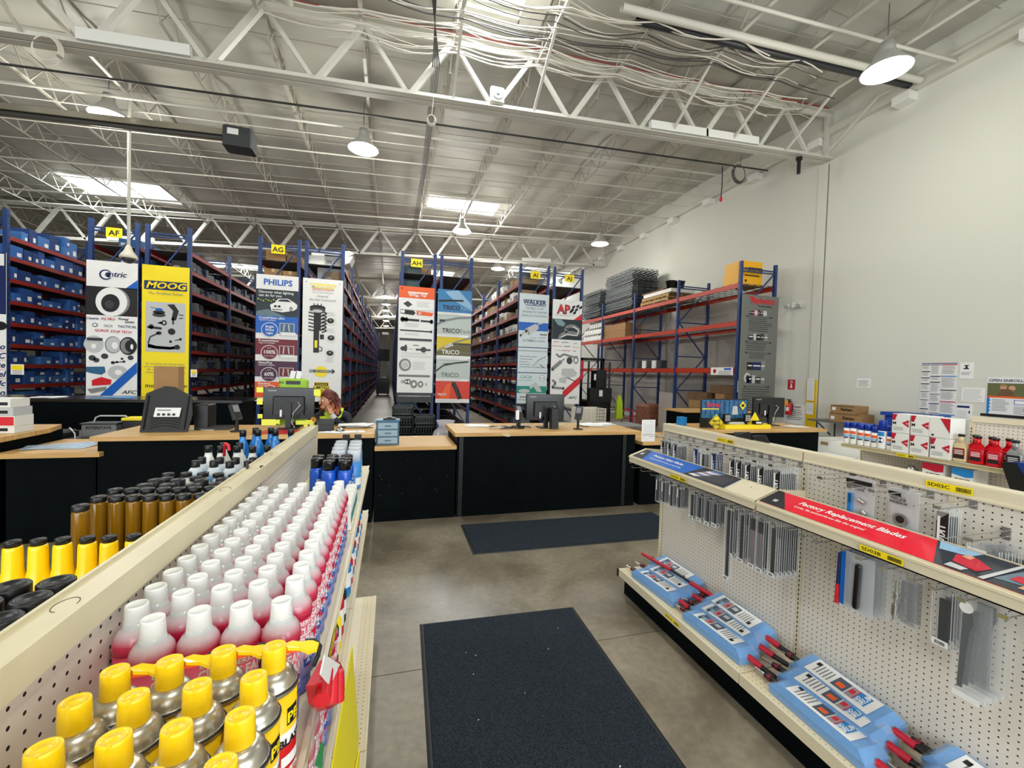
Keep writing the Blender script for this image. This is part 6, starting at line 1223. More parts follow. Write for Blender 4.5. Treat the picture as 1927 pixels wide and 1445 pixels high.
single('black_comb_rack', MB(BLK).box(4.36, 4.42, 1.86, 2.12, 1.527, 1.54).add(*(lambda V, F: (V, F))([], [])) if False else MB(BLK).bar((4.39, 2.12, 1.54), (4.39, 1.84, 1.54), .05, .02), 'black ribbed strip lying on top of the farther gondola', 'strip', (4.39, 2, 1.53))
ZT = 1.184
def box_m(y, z, label, big=False):
    t = thing('glove_box', label, 'box', (4.2, y, z)); MB(WHITE).cbox(4.13, 4.30, y - .062, y + .062, z, z + .158, .002).build('carton_body', t)
    b = MB(CRIM); X = 4.1285; b.poly([(X, y + .060, z + .155), (X, y + .025, z + .155), (X, y + .040, z + .105), (X, y + .060, z + .105)]); b.poly([(X, y - .010, z + .085), (X, y - .060, z + .115), (X, y - .060, z + .050)]); b.text('M', (X, y + .057, z + .068), -UY, UZ, .036, INK, 'LEFT', .01); b.text('nm', (X - .001, y - .052, z + .077), -UY, UZ, .02, PAPER, 'CENTER', .02)
    for i in range(3): b.box(X, X + .001, y - .02, y + .05, z + .045 - .011 * i, z + .048 - .011 * i, INKG)
    b.text('•', (X, y + .05, z + .10), -UY, UZ, .03, INK, 'CENTER', .02); b.build('print', t)
for i, y in enumerate((2.500, 2.365, 2.228)): box_m(y, ZT, 'white box with red triangle, bottom row, %s from the spray cans' % nth[i])
for i, y in enumerate((2.500, 2.365)): box_m(y, ZT + .161, 'white box with red triangle, top row, %s from the spray cans' % nth[i])
t = thing('glove_box', 'white box lying on its side with a red corner, right end of the top row', 'box', (4.2, 2.24, ZT + .161)); MB(WHITE).box(4.13, 4.30, 2.17, 2.30, ZT + .161, ZT + .315).build('carton_body', t); MB(CRIM).poly([(4.1285, 2.235, ZT + .313), (4.1285, 2.172, ZT + .313), (4.1285, 2.172, ZT + .20)]).box(4.1283, 4.1285, 2.285, 2.27, ZT + .172, ZT + .186, INK).build('print', t)
bc3 = simple_can('shop_spray_can', .028, .185, .0275, .05, PAPER, mat('cap_royal', (10, 54, 160), .3), None, sh=.004)
kid = bc3.children[0]; 
c_ = MB(ORNG).patch_cyl((0, 0, 0), .0284, 2.2, 4.2, .085, .11, ORNG).patch_cyl((0, 0, 0), .0285, 2.2, 4.2, .055, .08, LBLUE).patch_cyl((0, 0, 0), .0285, 2.4, 4.0, .045, .055, INK); c_.build('print', bc3, world=False)
for i, (y, s) in enumerate(((2.955, 1.07), (2.895, 1.1), (2.83, 1.05), (2.772, 1.05), (2.714, .98), (2.590, .86))):
    k = bc3 if i == 0 else clone(bc3, (0, 0, 0)); k.location = (4.175, y, ZT); k.scale = (1, 1, s); k['label'] = 'white spray can with a royal blue cap, %s from the left on the rear gondola' % nth[i if i < 5 else 6]; k['group'] = 'blue-capped spray cans'
t = thing('shop_spray_can', 'taller white and blue spray can just left of the white boxes', 'can', (4.17, 2.655, ZT)); MB(PAPER).lathe((4.17, 2.655, ZT), [(.03, 0), (.032, .004), (.032, .155)], 18).patch_cyl((4.17, 2.655, ZT), .0325, 2.5, 4.0, .05, .10, NAVY, ell=True).patch_cyl((4.17, 2.655, ZT), .0324, 2.3, 4.1, .11, .15, CYAN).build('can_body', t); MB(mat('cap_royal', (10, 54, 160), .3)).lathe((4.17, 2.655, ZT), [(.031, .155), (.031, .24), (.028, .25), (0, .25)], 18).build('cap', t)
for k in range(5): q = clone(bc3, (4.26, 2.93 - .065 * k, ZT), 0, 'white spray can with a royal blue cap in the back row on the rear gondola', 'blue-capped spray cans, back row')
def fuel(y, m, lm, label, x=4.175):
    t = thing('additive_bottle', label, 'bottle', (x, y, ZT)); c = (x, y, ZT)
    b = MB(m).cbox(x - .022, x + .022, y - .040, y + .040, ZT, ZT + .115, .010); b.prism([(x, y - .038, ZT + .112), (x, y - .014, ZT + .148), (x, y + .014, ZT + .148), (x, y + .038, ZT + .112)], (.018, 0, 0)); b.prism([(x - .018, y - .038, ZT + .112), (x - .012, y - .014, ZT + .148), (x - .012, y + .014, ZT + .148), (x - .018, y + .038, ZT + .112)], (.018, 0, 0)); b.lathe(c, [(.017, .14), (.0165, .19)], 16); b.build('bottle_body', t)
    MB(BLK).lathe(c, [(.020, .188), (.020, .203), (.018, .205), (0, .205)], 16).build('cap', t)
    p = MB(lm).box(x - .0235, x - .0228, y - .034, y + .034, .02 + ZT, .10 + ZT); p.box(x - .0243, x - .0238, y - .03, y + .03, ZT + .022, ZT + .048, INK)
    for i in range(3): p.box(x - .0243, x - .0238, y - .025, y + .025, ZT + .055 + .012 * i, ZT + .060 + .012 * i, PAPER if lm is not PAPER else CRIM)
    p.build('print', t)
REDB = mat('bottle_red', (206, 8, 26), .22, coat=.4)
fuel(2.125, mat('bottle_cream', (214, 196, 150), .3), mat('label_brown_red', (140, 50, 40), .5), 'cream additive bottle beside the white boxes'); fuel(2.030, REDB, CRIM, 'left of the two front red additive bottles'); fuel(1.935, REDB, CRIM, 'right of the two front red additive bottles'); fuel(1.835, mat('bottle_silver', (150, 150, 148), .3, .3), INK, 'silver additive bottle right of the red ones')
for i, y in enumerate((2.08, 1.99, 1.90)): fuel(y, REDB, CRIM, 'red additive bottle in the back row, %s' % nth[i], 4.25)
fuel(1.79, WHITE, PAPER, 'white additive bottle partly behind the silver one', 4.25)
for i, (y, m, w_) in enumerate(((2.265, CRIM, .135), (2.085, CYAN, .125))):
    t = thing('soap_carton', ('red' if i == 0 else 'blue') + ' and white hand soap carton on the shelf under the glove boxes', 'box', (4.2, y, .864)); X = 4.13; MB(WHITE).box(X, 4.3, y - w_ / 2, y + w_ / 2, .864, 1.135).build('carton_body', t)
    b = MB(m).poly([(X - .001, y + w_ / 2, 1.135), (X - .001, y - w_ / 2, 1.135), (X - .001, y - w_ / 2, 1.08), (X - .001, y - .02, 1.072), (X - .001, y + w_ / 2, 1.088)]); b.text('GOJO', (X - .0015, y, 1.035), -UY, UZ, .036, INK, 'CENTER', .03); b.build('print', t)
for i, y in enumerate((2.87, 2.66, 2.60, 2.54)):
    single('small_bottle', MB(WHITE).lathe((4.18, y, .864), [(.025, 0), (.03, .01), (.03, .12), (.012, .17), (.012, .2 if i == 0 else .18), (0, .2 if i == 0 else .18)], 14), 'small white bottle under the rear shelf, %s from the far end' % nth[i], 'bottle', (4.18, y, .864))
t = thing('work_light', 'chrome lamp with a dark foot under the rear shelf', 'lamp', (4.18, 2.43, .864)); MB(CHROME).lathe((4.18, 2.43, .864), [(.03, 0), (.04, .14), (.042, .18), (.03, .2), (.015, .23)], 16).build('body', t)
t = thing('blue_power_tool', 'blue and black tool case corner at the right edge of the rear gondola', 'case', (4.1, 1.60, ZT)); MB(mat('case_blue', (10, 50, 120), .35)).prism([(4.04, 1.80, 1.25), (4.04, 1.55, 1.27), (4.04, 1.5, 1.15), (4.04, 1.70, 1.12)], (.3, 0, 0)).build('case', t); MB(BLK).prism([(4.035, 1.84, 1.24), (4.035, 1.77, 1.25), (4.035, 1.70, 1.12), (4.035, 1.72, 1.06), (4.035, 1.79, 1.07)], (.2, 0, 0)).build('handle', t)

# ================================================================= SERVICE COUNTERS
def counter(name, label, x0, x1, z, y0=5.03, y1=5.80, over=(.03, .03), ends=(True, True)):
    t = thing('service_counter', label, 'counter', ((x0 + x1) / 2, 5.4, 0))
    MB(BLACK).box(x0 + .004, x1 - .004, y0, y0 + .02, .11, z - .045).build('front_panel', t); MB(BLACK).box(x0 + .004, x1 - .004, y0 - .012, y0 + .01, 0.0, .115).build('kick_plate', t)
    MB(BLACK).box(x0 + .004, x0 + .024, y0 + .02, y1, 0, z - .045).build('side_panel', t); MB(BLACK).box(x1 - .024, x1 - .004, y0 + .02, y1, 0, z - .045).build('side_panel', t)
    MB(BLACK).box(x0 + .03, x1 - .03, y0 + .03, y1, .45, .47).build('inner_shelf', t)
    MB(WOOD).cbox(x0 - over[0], x1 + over[1], y0 - .06, y1 + .04, z - .045, z, .004).build('worktop', t); return t
counter('c', 'black counter with a wooden top behind the left gondola, holding the first monitor', -2.72, -.165, 1.02, over=(.03, .01))
counter('c', 'lower black counter section with a wooden top left of the middle counter', -.155, .775, .87, y1=5.74, over=(0, 0))
cm_ = counter('c', 'black middle counter with a worn wooden top facing the mat', .785, 3.22, 1.02, y1=5.86, over=(.035, .05))
counter('c', 'lower counter section between the middle counter and the far right counter', 3.30, 4.20, .87, over=(0, 0)); c4 = counter('c', 'black far right counter with a wooden top behind the wiper gondola', 4.22, 6.50, 1.02, y1=5.75, over=(0, .10))
t = thing('service_counter', 'low counter corner with a chamfered wooden top at the left', 'counter', (-3.1, 5.4, 0)); MB(BLACK).box(-3.42, -2.74, 5.05, 5.8, 0, .825).build('front_panel', t)
MB(WOOD).prism([(-3.46, 4.97, .825), (-2.67, 4.97, .825), (-2.66, 5.14, .825), (-3.0, 5.80, .825), (-3.46, 5.86, .825)][::1], (0, 0, .045)).build('worktop', t)
t = thing('service_counter', 'high wooden counter end at the left edge of the view', 'counter', (-4, 5.4, 0)); MB(BLACK).box(-6.2, -3.50, 5.05, 5.9, 0, .975).build('front_panel', t); MB(WOOD).prism([(-6.2, 4.6, .975), (-3.41, 4.97, .975), (-3.44, 5.62, .975), (-3.56, 5.98, .975), (-6.2, 5.98, .975)], (0, 0, .045)).build('worktop', t)
for x in (.81, 3.02): MB(mat('panel_batten', (8, 10, 12), .4)).box(x, x + .05, 5.012, 5.035, 0.0, .97).build('batten', cm_)
MB(mat('masking_tape', (214, 196, 160), .6)).poly([(1.34, 4.968, 1.01), (1.40, 4.968, 1.01), (1.44, 4.968, .985), (1.42, 4.968, .968), (1.37, 4.968, .972), (1.33, 4.968, .99)]).build('tape', cm_)
r_ = random.Random(9); sc_ = MB(mat('chip_cream', (170, 150, 120), .7))
for i in range(16): x = r_.uniform(-.1, 1.0); z = r_.uniform(.25, .8); d = r_.uniform(.002, .005); sc_.box(x, x + d, 5.0285, 5.0295, z, z + d * r_.uniform(1, 2))
single('paint_chips', sc_, 'specks of cream paint chipped on the black counter fronts', 'paint chips', (.4, 5.03, .5))['kind'] = 'stuff'
def monitor(label, x0, x1, y, z0, z1, zb_, mk, rz=0, words='Lenovo'):
    cx = (x0 + x1) / 2; t = thing('computer_monitor', label, 'monitor', (cx, y, zb_), rz); w = (x1 - x0) / 2; a, b_ = z0 - zb_, z1 - zb_
    MB(BLKG).cbox(-w, w, -.012, .02, a, b_, .004).build('screen_housing', t, world=False); MB(BLK).cbox(-w * .62, w * .62, -.035, -.010, a + .05, b_ - .10, .01).build('back_cover', t, world=False)
    MB(BLK).box(-.03, .03, -.055, -.025, .01, a + .2).build('stand_neck', t, world=False); MB(BLK).cbox(-.11, .11, -.14, .06, 0, .012, .004).build('stand_foot', t, world=False)
    MB(LGREY).text(words, (-w * .82, -.0135, b_ - .045), UX, UZ, .030, LGREY, 'LEFT', .02).build('logo', t, world=False); MB(PAPER).box(-w * .34, -w * .26, -.036, -.035, a + .03, a + .11).build('label_sticker', t, world=False)
    MB(mat('white_cable', (214, 208, 196), .5)).tube([(.1, -.04, a + .2), (.13, -.07, a + .17), (.06, -.08, a + .08), (.04, -.07, a - .03), (.07, -.05, .01)], .005, 6).tube([(.16, -.04, a + .2), (.18, -.07, a + .12), (.10, -.08, a + .05), (.05, -.06, .02)], .004, 6, m=BLK).build('cable', t, world=False)
    return t
m1 = monitor('black monitor ringed with yellow notes on the counter behind the left gondola', -1.41, -.865, 5.5, 1.13, 1.50, 1.02, 1); monitor('black monitor with tangled cables on the middle counter', 1.77, 2.32, 5.42, 1.12, 1.475, 1.02, 2); monitor('black monitor turned aside on the far right counter', 5.72, 6.30, 5.52, 1.15, 1.475, 1.02, 3, -.12)
NOTE = mat('note_yellow', (238, 246, 90), .6)
for i, (x, z, w_, h_) in enumerate(((-1.475, 1.44, .07, .06), (-1.47, 1.30, .06, .07), (-1.46, 1.14, .05, .05), (-1.42, 1.06, .15, .07), (-1.28, 1.075, .05, .05), (-1.06, 1.065, .11, .05), (-.87, 1.41, .07, .075), (-.95, 1.05, .09, .07))):
    single('sticky_note', MB(NOTE).prism([(x, 5.475, z), (x + w_, 5.475, z), (x + w_, 5.47, z + h_), (x, 5.47, z + h_)], (0, -.002, 0)), 'yellow note stuck to the edge of the first monitor, %s' % ['top left', 'upper left side', 'lower left side', 'wide one below left', 'small one below', 'one below the middle', 'top right', 'bottom right'][i], 'note', (x, 5.47, z))
# card terminals
def terminal(label, x, y, z, rz):
    t = thing('card_terminal', label, 'card reader', (x, y, z), rz); MB(BLK).cyl((0, 0, 0), (0, 0, .012), .065, 20).build('foot', t, world=False); MB(BLK).cyl((0, 0, .01), (0, 0, .17), .018, 12).build('pole', t, world=False)
    v = [(-.045, -.03, .14), (.045, -.03, .14), (.045, .05, .30), (-.045, .05, .30)]; MB(DGREY).prism(v, (0, .035, -.014)).build('keypad_body', t, world=False); MB(GREY).prism([(-.032, -.001, .216), (.032, -.001, .216), (.032, .035, .286), (-.032, .035, .286)], (0, -.002, .002)).build('display', t, world=False)
    k = MB(INK)
    for i in range(4):
        for j in range(3): a = -.028 + .02 * j; q = .15 + .014 * i; k.box(a, a + .014, -.03 + .5 * (q - .14), -.024 + .5 * (q - .14), q, q + .009)
    k.build('keys', t, world=False); return t
terminal('grey card terminal on a black pole at the left end of the first counter', -1.60, 5.25, 1.02, .9); terminal('card terminal on a black pole right of the middle monitor', 2.44, 5.20, 1.02, -.7); terminal('black handset cradle left of the middle monitor', 1.66, 5.35, 1.02, .3)
# cables and odds on the middle counter
r_ = random.Random(4); cb = MB(BLK)
for k in range(7):
    x, y = r_.uniform(1.35, 1.75), r_.uniform(5.25, 5.5); cb.tube([(x + .09 * math.cos(t_ * .7 + k) * (1 + .2 * k % 3), y + .05 * math.sin(t_ * .9 + k), 1.028 + .022 * abs(math.sin(t_ * .8 + k))) for t_ in range(12)], .005, 6, m=BLK if k % 3 else LGREY)
single('cable_tangle', cb, 'tangle of black and white cables left of the middle monitor', 'cables', (1.6, 5.4, 1.02)); 
single('white_cable_loop', MB(mat('white_cable', (214, 208, 196), .5)).tube([(2.05 + .012 * t_, 5.28 + .03 * math.sin(t_), 1.028 + .05 * abs(math.sin(t_ * .45))) for t_ in range(26)], .006, 6), 'white cable snaking in front of the middle monitor', 'cable', (2.2, 5.3, 1.02))
single('power_brick', MB(BLK).cbox(2.06, 2.17, 5.22, 5.30, 1.022, 1.30, .01), 'upright black device standing in front of the middle monitor', 'device', (2.1, 5.25, 1.02)); single('white_adapter', MB(PAPER).cbox(1.60, 1.64, 5.30, 5.34, 1.14, 1.26, .004).box(1.61, 1.63, 5.31, 5.33, 1.022, 1.14, BLK), 'small white device on a stand left of the middle monitor', 'device', (1.62, 5.32, 1.02))
def papers(label, x, y, z, n, w_, h_, seed, m=PAPER):
    r2 = random.Random(seed); t = thing('paper_stack', label, 'papers', (x, y, z))
    for i in range(n):
        a = r2.uniform(-.5, .5); dx, dy = r2.uniform(-.05, .05), r2.uniform(-.04, .04); P = [(-w_ / 2, -h_ / 2), (w_ / 2, -h_ / 2), (w_ / 2, h_ / 2), (-w_ / 2, h_ / 2)]
        MB(m).prism([(x + dx + p * math.cos(a) - q * math.sin(a), y + dy + p * math.sin(a) + q * math.cos(a), z + .001 + .004 * i + (.006 if j == 2 else 0)) for j, (p, q) in enumerate(P)], (0, 0, .0015)).build('sheet', t)
papers('loose papers on the right half of the middle counter', 2.80, 5.55, 1.02, 6, .28, .21, 1); papers('loose papers near the right end of the middle counter', 3.05, 5.68, 1.02, 4, .28, .21, 2); papers('papers at the left end of the middle counter', 1.12, 5.62, 1.02, 3, .3, .21, 3); papers('white papers on the counter left of the first card terminal', -1.93, 5.5, 1.02, 3, .28, .21, 4); papers('pile of papers on the right end of the first counter', -.40, 5.6, 1.02, 9, .32, .22, 5); papers('flat sheets near the front of the first counter', -.45, 5.12, 1.02, 2, .3, .12, 6); papers('pale sheet by the bell on the first counter', -.62, 5.1, 1.02, 2, .22, .12, 7); papers('small sheet on the far right counter', 6.3, 5.3, 1.02, 2, .28, .2, 8); papers('blue and white printed sheet on the low left counter corner', -3.15, 5.35, .872, 2, .5, .28, 9, mat('paper_blue_print', (170, 190, 208), .5, var=.3, scale=12))
single('coffee_lid', MB(PAPER).box(.30, .36, 5.62, 5.66, .872, .885), 'scrap of white paper on the low wooden top', 'scrap', (.33, 5.64, .872))
# blue drawer unit
t = thing('drawer_cabinet', 'small blue three-drawer cabinet on the low counter top', 'cabinet', (-.01, 5.2, .872)); BD = mat('drawer_blue', (62, 104, 132), .4)
MB(BD).cbox(-.145, .115, 5.10, 5.30, .873, 1.155, .012).box(-.15, .12, 5.095, 5.30, 1.145, 1.16).build('body', t)
for i in range(3):
    z = .890 + .085 * i; d = MB(mat_clear('drawer_front', (176, 200, 212), .75, .2)).cbox(-.125, .095, 5.088, 5.10, z, z + .068, .004).build('drawer', t); MB(BD).box(-.05, .02, 5.078, 5.09, z + .028, z + .040).build('handle', d)
single('black_bracket', MB(BLK).cbox(-.07, .07, 5.12, 5.26, 1.162, 1.180, .005).box(-.03, .03, 5.15, 5.22, 1.18, 1.19), 'flat black item lying on the blue drawer cabinet', 'item', (0, 5.2, 1.162))
# things on the first counter
t = thing('file_organizer', 'black tiered desk organizer on the first counter right of the monitor', 'organizer', (-.72, 5.35, 1.02)); 
for i in range(3): MB(BLK).prism([(-.80, 5.22 + .05 * i, 1.022), (-.63, 5.22 + .05 * i, 1.022), (-.62, 5.24 + .05 * i, 1.10 + .025 * i), (-.81, 5.24 + .05 * i, 1.10 + .025 * i)], (0, .008, 0)).build('tier', t)
MB(BLK).box(-.81, -.62, 5.21, 5.36, 1.021, 1.035).build('base', t)
t = thing('service_bell', 'small chrome counter bell on the first counter', 'bell', (-.54, 5.18, 1.02)); MB(BLK).cyl((-.54, 5.18, 1.021), (-.54, 5.18, 1.035), .05, 20).build('base', t); MB(CHROME).lathe((-.54, 5.18, 1.03), [(.043, 0), (.04, .015), (.025, .03), (.006, .036), (.006, .044), (0, .045)], 20).build('dome', t)
t = thing('flower_pot', 'orange daisy in a small brown pot on the first counter', 'plant', (-.83, 5.22, 1.02)); MB(mat('pot_brown', (120, 84, 44), .5)).lathe((-.83, 5.22, 1.021), [(.025, 0), (.036, .05), (.038, .065), (.03, .065), (.028, .05)], 16).build('pot', t); MB(GREEN).tube([(-.83, 5.22, 1.07), (-.828, 5.218, 1.14)], .003, 6).build('stem', t)
for k in range(14): a = 2 * math.pi * k / 14; MB(mat('petal_orange', (240, 170, 40), .5)).add([(-.828 + .012 * math.cos(a - .3), 5.212, 1.152 + .012 * math.sin(a - .3)), (-.828 + .042 * math.cos(a), 5.203, 1.152 + .042 * math.sin(a)), (-.828 + .012 * math.cos(a + .3), 5.212, 1.152 + .012 * math.sin(a + .3)), (-.828 + .03 * math.cos(a), 5.209, 1.152 + .03 * math.sin(a))], [(0, 1, 2), (0, 3, 1), (3, 2, 1)]).build('petal', t)
MB(mat('pot_brown', (120, 84, 44), .5)).sphere((-.828, 5.21, 1.152), .013, 10, 6).build('flower_centre', t)
t = thing('yellow_duck_toy', 'small yellow figure beside the flower pot', 'toy', (-.90, 5.25, 1.02)); MB(YELS).sphere((-.90, 5.25, 1.045), .028, 12, 8, sc=(1.2, 1, .85)).build('body', t); MB(YELS).sphere((-.918, 5.24, 1.078), .016, 10, 8).build('head', t); MB(ORNG).cyl((-.934, 5.235, 1.076), (-.944, 5.232, 1.074), .005, 8, .002).build('beak', t)
single('red_desk_mat', MB(CRIM).prism([(-1.40, 5.02, 1.021), (-1.02, 5.02, 1.021), (-.98, 5.34, 1.021), (-1.34, 5.34, 1.021)], (0, 0, .004)), 'red desk mat lying under the first monitor', 'mat', (-1.2, 5.2, 1.02))
t = thing('green_box_display', 'lime green carton display rising behind the first monitor', 'box', (-1.1, 5.75, 1.02)); MB(GREEN).cbox(-1.30, -.98, 5.70, 5.80, 1.022, 1.60, .02).build('carton_body', t); MB(BLK).box(-1.22, -1.06, 5.695, 5.70, 1.53, 1.575).text('oo', (-1.27, 5.694, 1.54), UX, UZ, .05, DGREY, 'CENTER', .02).build('print', t)
for i, x in enumerate((-1.19, -1.13)): single('parking_slip', MB(PAPER).prism([(x, 5.72, 1.602), (x + .07, 5.72, 1.602), (x + .085, 5.72, 1.69), (x + .02, 5.72, 1.70)], (0, .002, 0)), 'pale slip stuck in the top of the green carton, %s' % ('left' if i == 0 else 'right'), 'slip', (x, 5.72, 1.602))
# floor mat display, upright carton, battery etc.
t = thing('car_mat_display', 'black moulded car floor mat standing upright on the first counter', 'car mat', (-2.27, 5.3, 1.02)); P = [(-2.48, 1.022), (-2.06, 1.022), (-2.03, 1.20), (-2.06, 1.40), (-2.14, 1.44), (-2.22, 1.49), (-2.31, 1.50), (-2.37, 1.47), (-2.43, 1.44), (-2.47, 1.42)]
MB(mat('mat_black', (30, 31, 31), .55)).prism([(x, 5.24 + .25 * (z - 1.02), z) for x, z in P], (0, .018, 0)).build('mat_body', t)
b = MB(BLK)
for x in (-2.45, -2.09): b.bar((x, 5.235, 1.05), (x + .01, 5.325, 1.40), .012, .012)
for i in range(5): z = 1.06 + .028 * i; b.tube([(-2.40, 5.236 + .25 * (z - 1.02), z), (-2.30, 5.236 + .25 * (z - .99), z + .03), (-2.24, 5.236 + .25 * (z - .99), z + .03), (-2.13, 5.236 + .25 * (z - 1.02), z)], .005, 6)
b.build('tread_rib', t); b = MB(PAPER).prism([(-2.37, 5.262, 1.18), (-2.14, 5.262, 1.18), (-2.13, 5.285, 1.275), (-2.36, 5.285, 1.275)], (0, -.002, 0))
for i in range(4): b.cyl((-2.325 + .045 * i, 5.266, 1.205), (-2.325 + .045 * i, 5.258, 1.205), .014, 12, m=DGREY)
b.box(-2.34, -2.22, 5.27, 5.272, 1.245, 1.255, INKG); b.build('info_card', t)
crate('carton', -2.52, -2.29, 5.60, 5.74, 1.022, 1.71, CARD, 'tall brown carton standing behind the black car mat')
single('black_case', MB(BLK).cbox(-2.06, -1.92, 5.40, 5.62, 1.022, 1.30, .01).box(-2.05, -1.72, 5.38, 5.60, 1.022, 1.05), 'black device behind the car mat on the first counter', 'device', (-1.95, 5.5, 1.02))
bt = thing('back_bench', 'long black bench behind the left counter', 'bench', (-4, 7.6, 0)); MB(BLACK).box(-5.9, -2.2, 7.3, 8.0, 0, 1.17).build('cabinet', bt); MB(BLKG).box(-5.95, -2.15, 7.26, 8.05, 1.17, 1.21).build('bench_top', bt)
papers('papers on the long black bench at the left', -4.6, 7.5, 1.211, 3, .3, .2, 14); papers('blue folder on the long black bench', -3.9, 7.6, 1.211, 2, .5, .16, 15, CYAN)
lb_ = thing('low_bench', 'low dark bench holding the batteries behind the counter corner', 'bench', (-3.2, 6.4, 0)); MB(BLACK).box(-3.9, -2.3, 6.1, 6.8, 0, .82).build('cabinet', lb_); MB(DGREY).box(-3.9, -2.3, 6.08, 6.82, .82, .84).build('bench_top', lb_)
t = thing('car_battery', 'grey car battery with black lettering and a curved handle', 'battery', (-3.35, 6.3, .842)); MB(GREY).cbox(-3.52, -3.18, 6.22, 6.42, .842, .985, .008).build('case', t); MB(DGREY).box(-3.53, -3.17, 6.21, 6.43, .985, 1.0).build('lid', t); MB().text('INTERSTATE', (-3.35, 6.218, .93), UX, UZ, .045, INK, bold=.03).build('lettering', t); MB(LGREY).tube([(-3.44, 6.3, 1.0), (-3.42, 6.3, 1.06), (-3.38, 6.3, 1.08), (-3.12, 6.3, 1.08), (-3.09, 6.3, 1.04)], .009, 8).build('handle', t)
t = thing('car_battery', 'black and yellow car battery beside the grey one', 'battery', (-3.0, 6.35, .842)); MB(BLK).cbox(-3.13, -2.86, 6.24, 6.44, .842, 1.03, .008).build('case', t); MB(YELS).box(-3.135, -2.855, 6.235, 6.445, 1.03, 1.06).build('lid', t); b = MB(LGREY)
for i in range(12): b.box(-3.09 + .016 * i, -3.083 + .016 * i, 6.236, 6.239, .89, .92 + .03 * (i / 12))
b.build('print', t)
t = thing('small_stool', 'black and chrome stool frame between the left counters', 'stool', (-3.75, 6.2, 0)); MB(BLK).cbox(-3.95, -3.6, 6.05, 6.35, .84, .92, .02).build('seat', t); MB(CHROME).tube([(-3.56, 6.1, .96), (-3.50, 6.08, .9), (-3.49, 6.06, .2), (-3.5, 6.05, .0)], .012, 8).tube([(-3.9, 6.3, .86), (-3.92, 6.32, 0)], .012, 8).tube([(-3.9, 6.08, .86), (-3.92, 6.06, 0)], .012, 8).tube([(-3.62, 6.3, .86), (-3.6, 6.32, 0)], .012, 8).build('leg', t)
# stack of cartons cut by the left edge
for i, (z0, z1, lab) in enumerate(((1.022, 1.085, 'bottom flat white and black carton at the left edge'), (1.087, 1.19, 'white carton with a red square at the left edge'), (1.192, 1.27, 'grey printed carton at the left edge'), (1.272, 1.355, 'top white carton in the stack at the left edge'))):
    t = thing('lamp_carton', lab, 'box', (-3.75, 5.35, z0)); x1 = (-3.49, -3.49, -3.50, -3.52)[i]; MB(WHITE if i != 2 else LGREY).box(-3.95, x1, 5.25, 5.48, z0, z1).build('carton_body', t)
    b = MB(INK).box(-3.9, -3.66, 5.248, 5.25, z0 + .02, z0 + .05); (b.box(-3.60, x1 - .005, 5.248, 5.25, z0 + .01, z1 - .01, RED) if i == 1 else b.box(-3.6, -3.54, 5.248, 5.25, z0 + .02, z0 + .05, INK)); b.build('print', t)
# crates behind the low counter
for j in range(2):
    for i in range(7):
        x0 = .04 + .37 * j; z = .02 + .16 * i
        if j == 1 and i > 5: continue
        t = thing('folding_crate', 'dark folded plastic crate behind the low counter, %s stack, %s from the floor' % (('left', 'right')[j], nth[i]), 'crate', (x0 + .17, 7.5, z)); b = MB(mat('crate_green', (36, 46, 46), .5))
        b.box(x0, x0 + .345, 7.3, 7.315, z, z + .02).box(x0, x0 + .345, 7.3, 7.315, z + .12, z + .15).box(x0, x0 + .345, 7.7, 7.715, z, z + .15).box(x0, x0 + .015, 7.3, 7.7, z, z + .15).box(x0 + .33, x0 + .345, 7.3, 7.7, z, z + .15).box(x0, x0 + .345, 7.3, 7.7, z, z + .01)
        for k in range(8): b.box(x0 + .01 + .045 * k, x0 + .025 + .045 * k, 7.3, 7.312, z + .02, z + .12)
        b.build('crate_body', t)
        if i == 3: MB(PAPER).box(x0 + .12, x0 + .2, 7.297, 7.299, z + .05, z + .09).build('label_card', t)
t = thing('plastic_bag', 'clear bag of parts leaning behind the low counter end', 'bag', (.85, 6.2, 0)); MB(mat_clear('bag_film', (226, 220, 224), .5, .2)).lathe((.80, 6.25, 0), [(.2, 0), (.26, .2), (.25, .6), (.17, .86), (.10, .93), (.14, 1.02)], 14).build('bag_film', t); MB(PURP).sphere((.82, 6.22, .8), .08, 10, 6).build('parts', t)
t = thing('grid_crate', 'pale plastic grid crate behind the middle counter', 'crate', (3.74, 7.5, 0)); b = MB(mat('crate_ivory', (206, 200, 184), .5))
for i in range(11): b.box(3.47 + .052 * i, 3.482 + .052 * i, 7.3, 7.312, .80, 1.12)
for i in range(6): b.box(3.47, 4.01, 7.298, 7.31, .80 + .062 * i, .812 + .062 * i)
for i in range(8): b.box(4.0, 4.01, 7.3 + .055 * i, 7.31 + .055 * i, .80, 1.12)
b.box(3.47, 4.01, 7.7, 7.71, .80, 1.12).box(3.47, 4.01, 7.3, 7.7, .79, .80).box(3.46, 3.47, 7.3, 7.7, .8, 1.12); b.build('crate_body', t)
st = thing('work_table', 'grey work table behind the middle counter', 'table', (3.6, 7.5, 0)); MB(GREY).box(3.0, 4.9, 7.2, 7.95, .755, .785).build('tabletop', st)
for x in (3.05, 4.8):
    for y in (7.25, 7.85): MB(BLK).box(x, x + .04, y, y + .04, 0, .755).build('leg', st)
b = MB(PAPER).box(3.29, 3.50, 4.998, 5.0, .873, 1.17); 
for i in range(9): b.box(3.32, 3.47, 4.9965, 4.998, 1.10 - .018 * i, 1.104 - .018 * i, LGREY)
b.text('e.a', (3.44, 4.9965, 1.135), UX, UZ, .02, INK); single('standing_notice', b.box(3.38, 3.42, 5.0, 5.05, .873, .95, CLEARD), 'white printed notice standing on the low counter right of the middle counter', 'sign', (3.4, 5, .873))
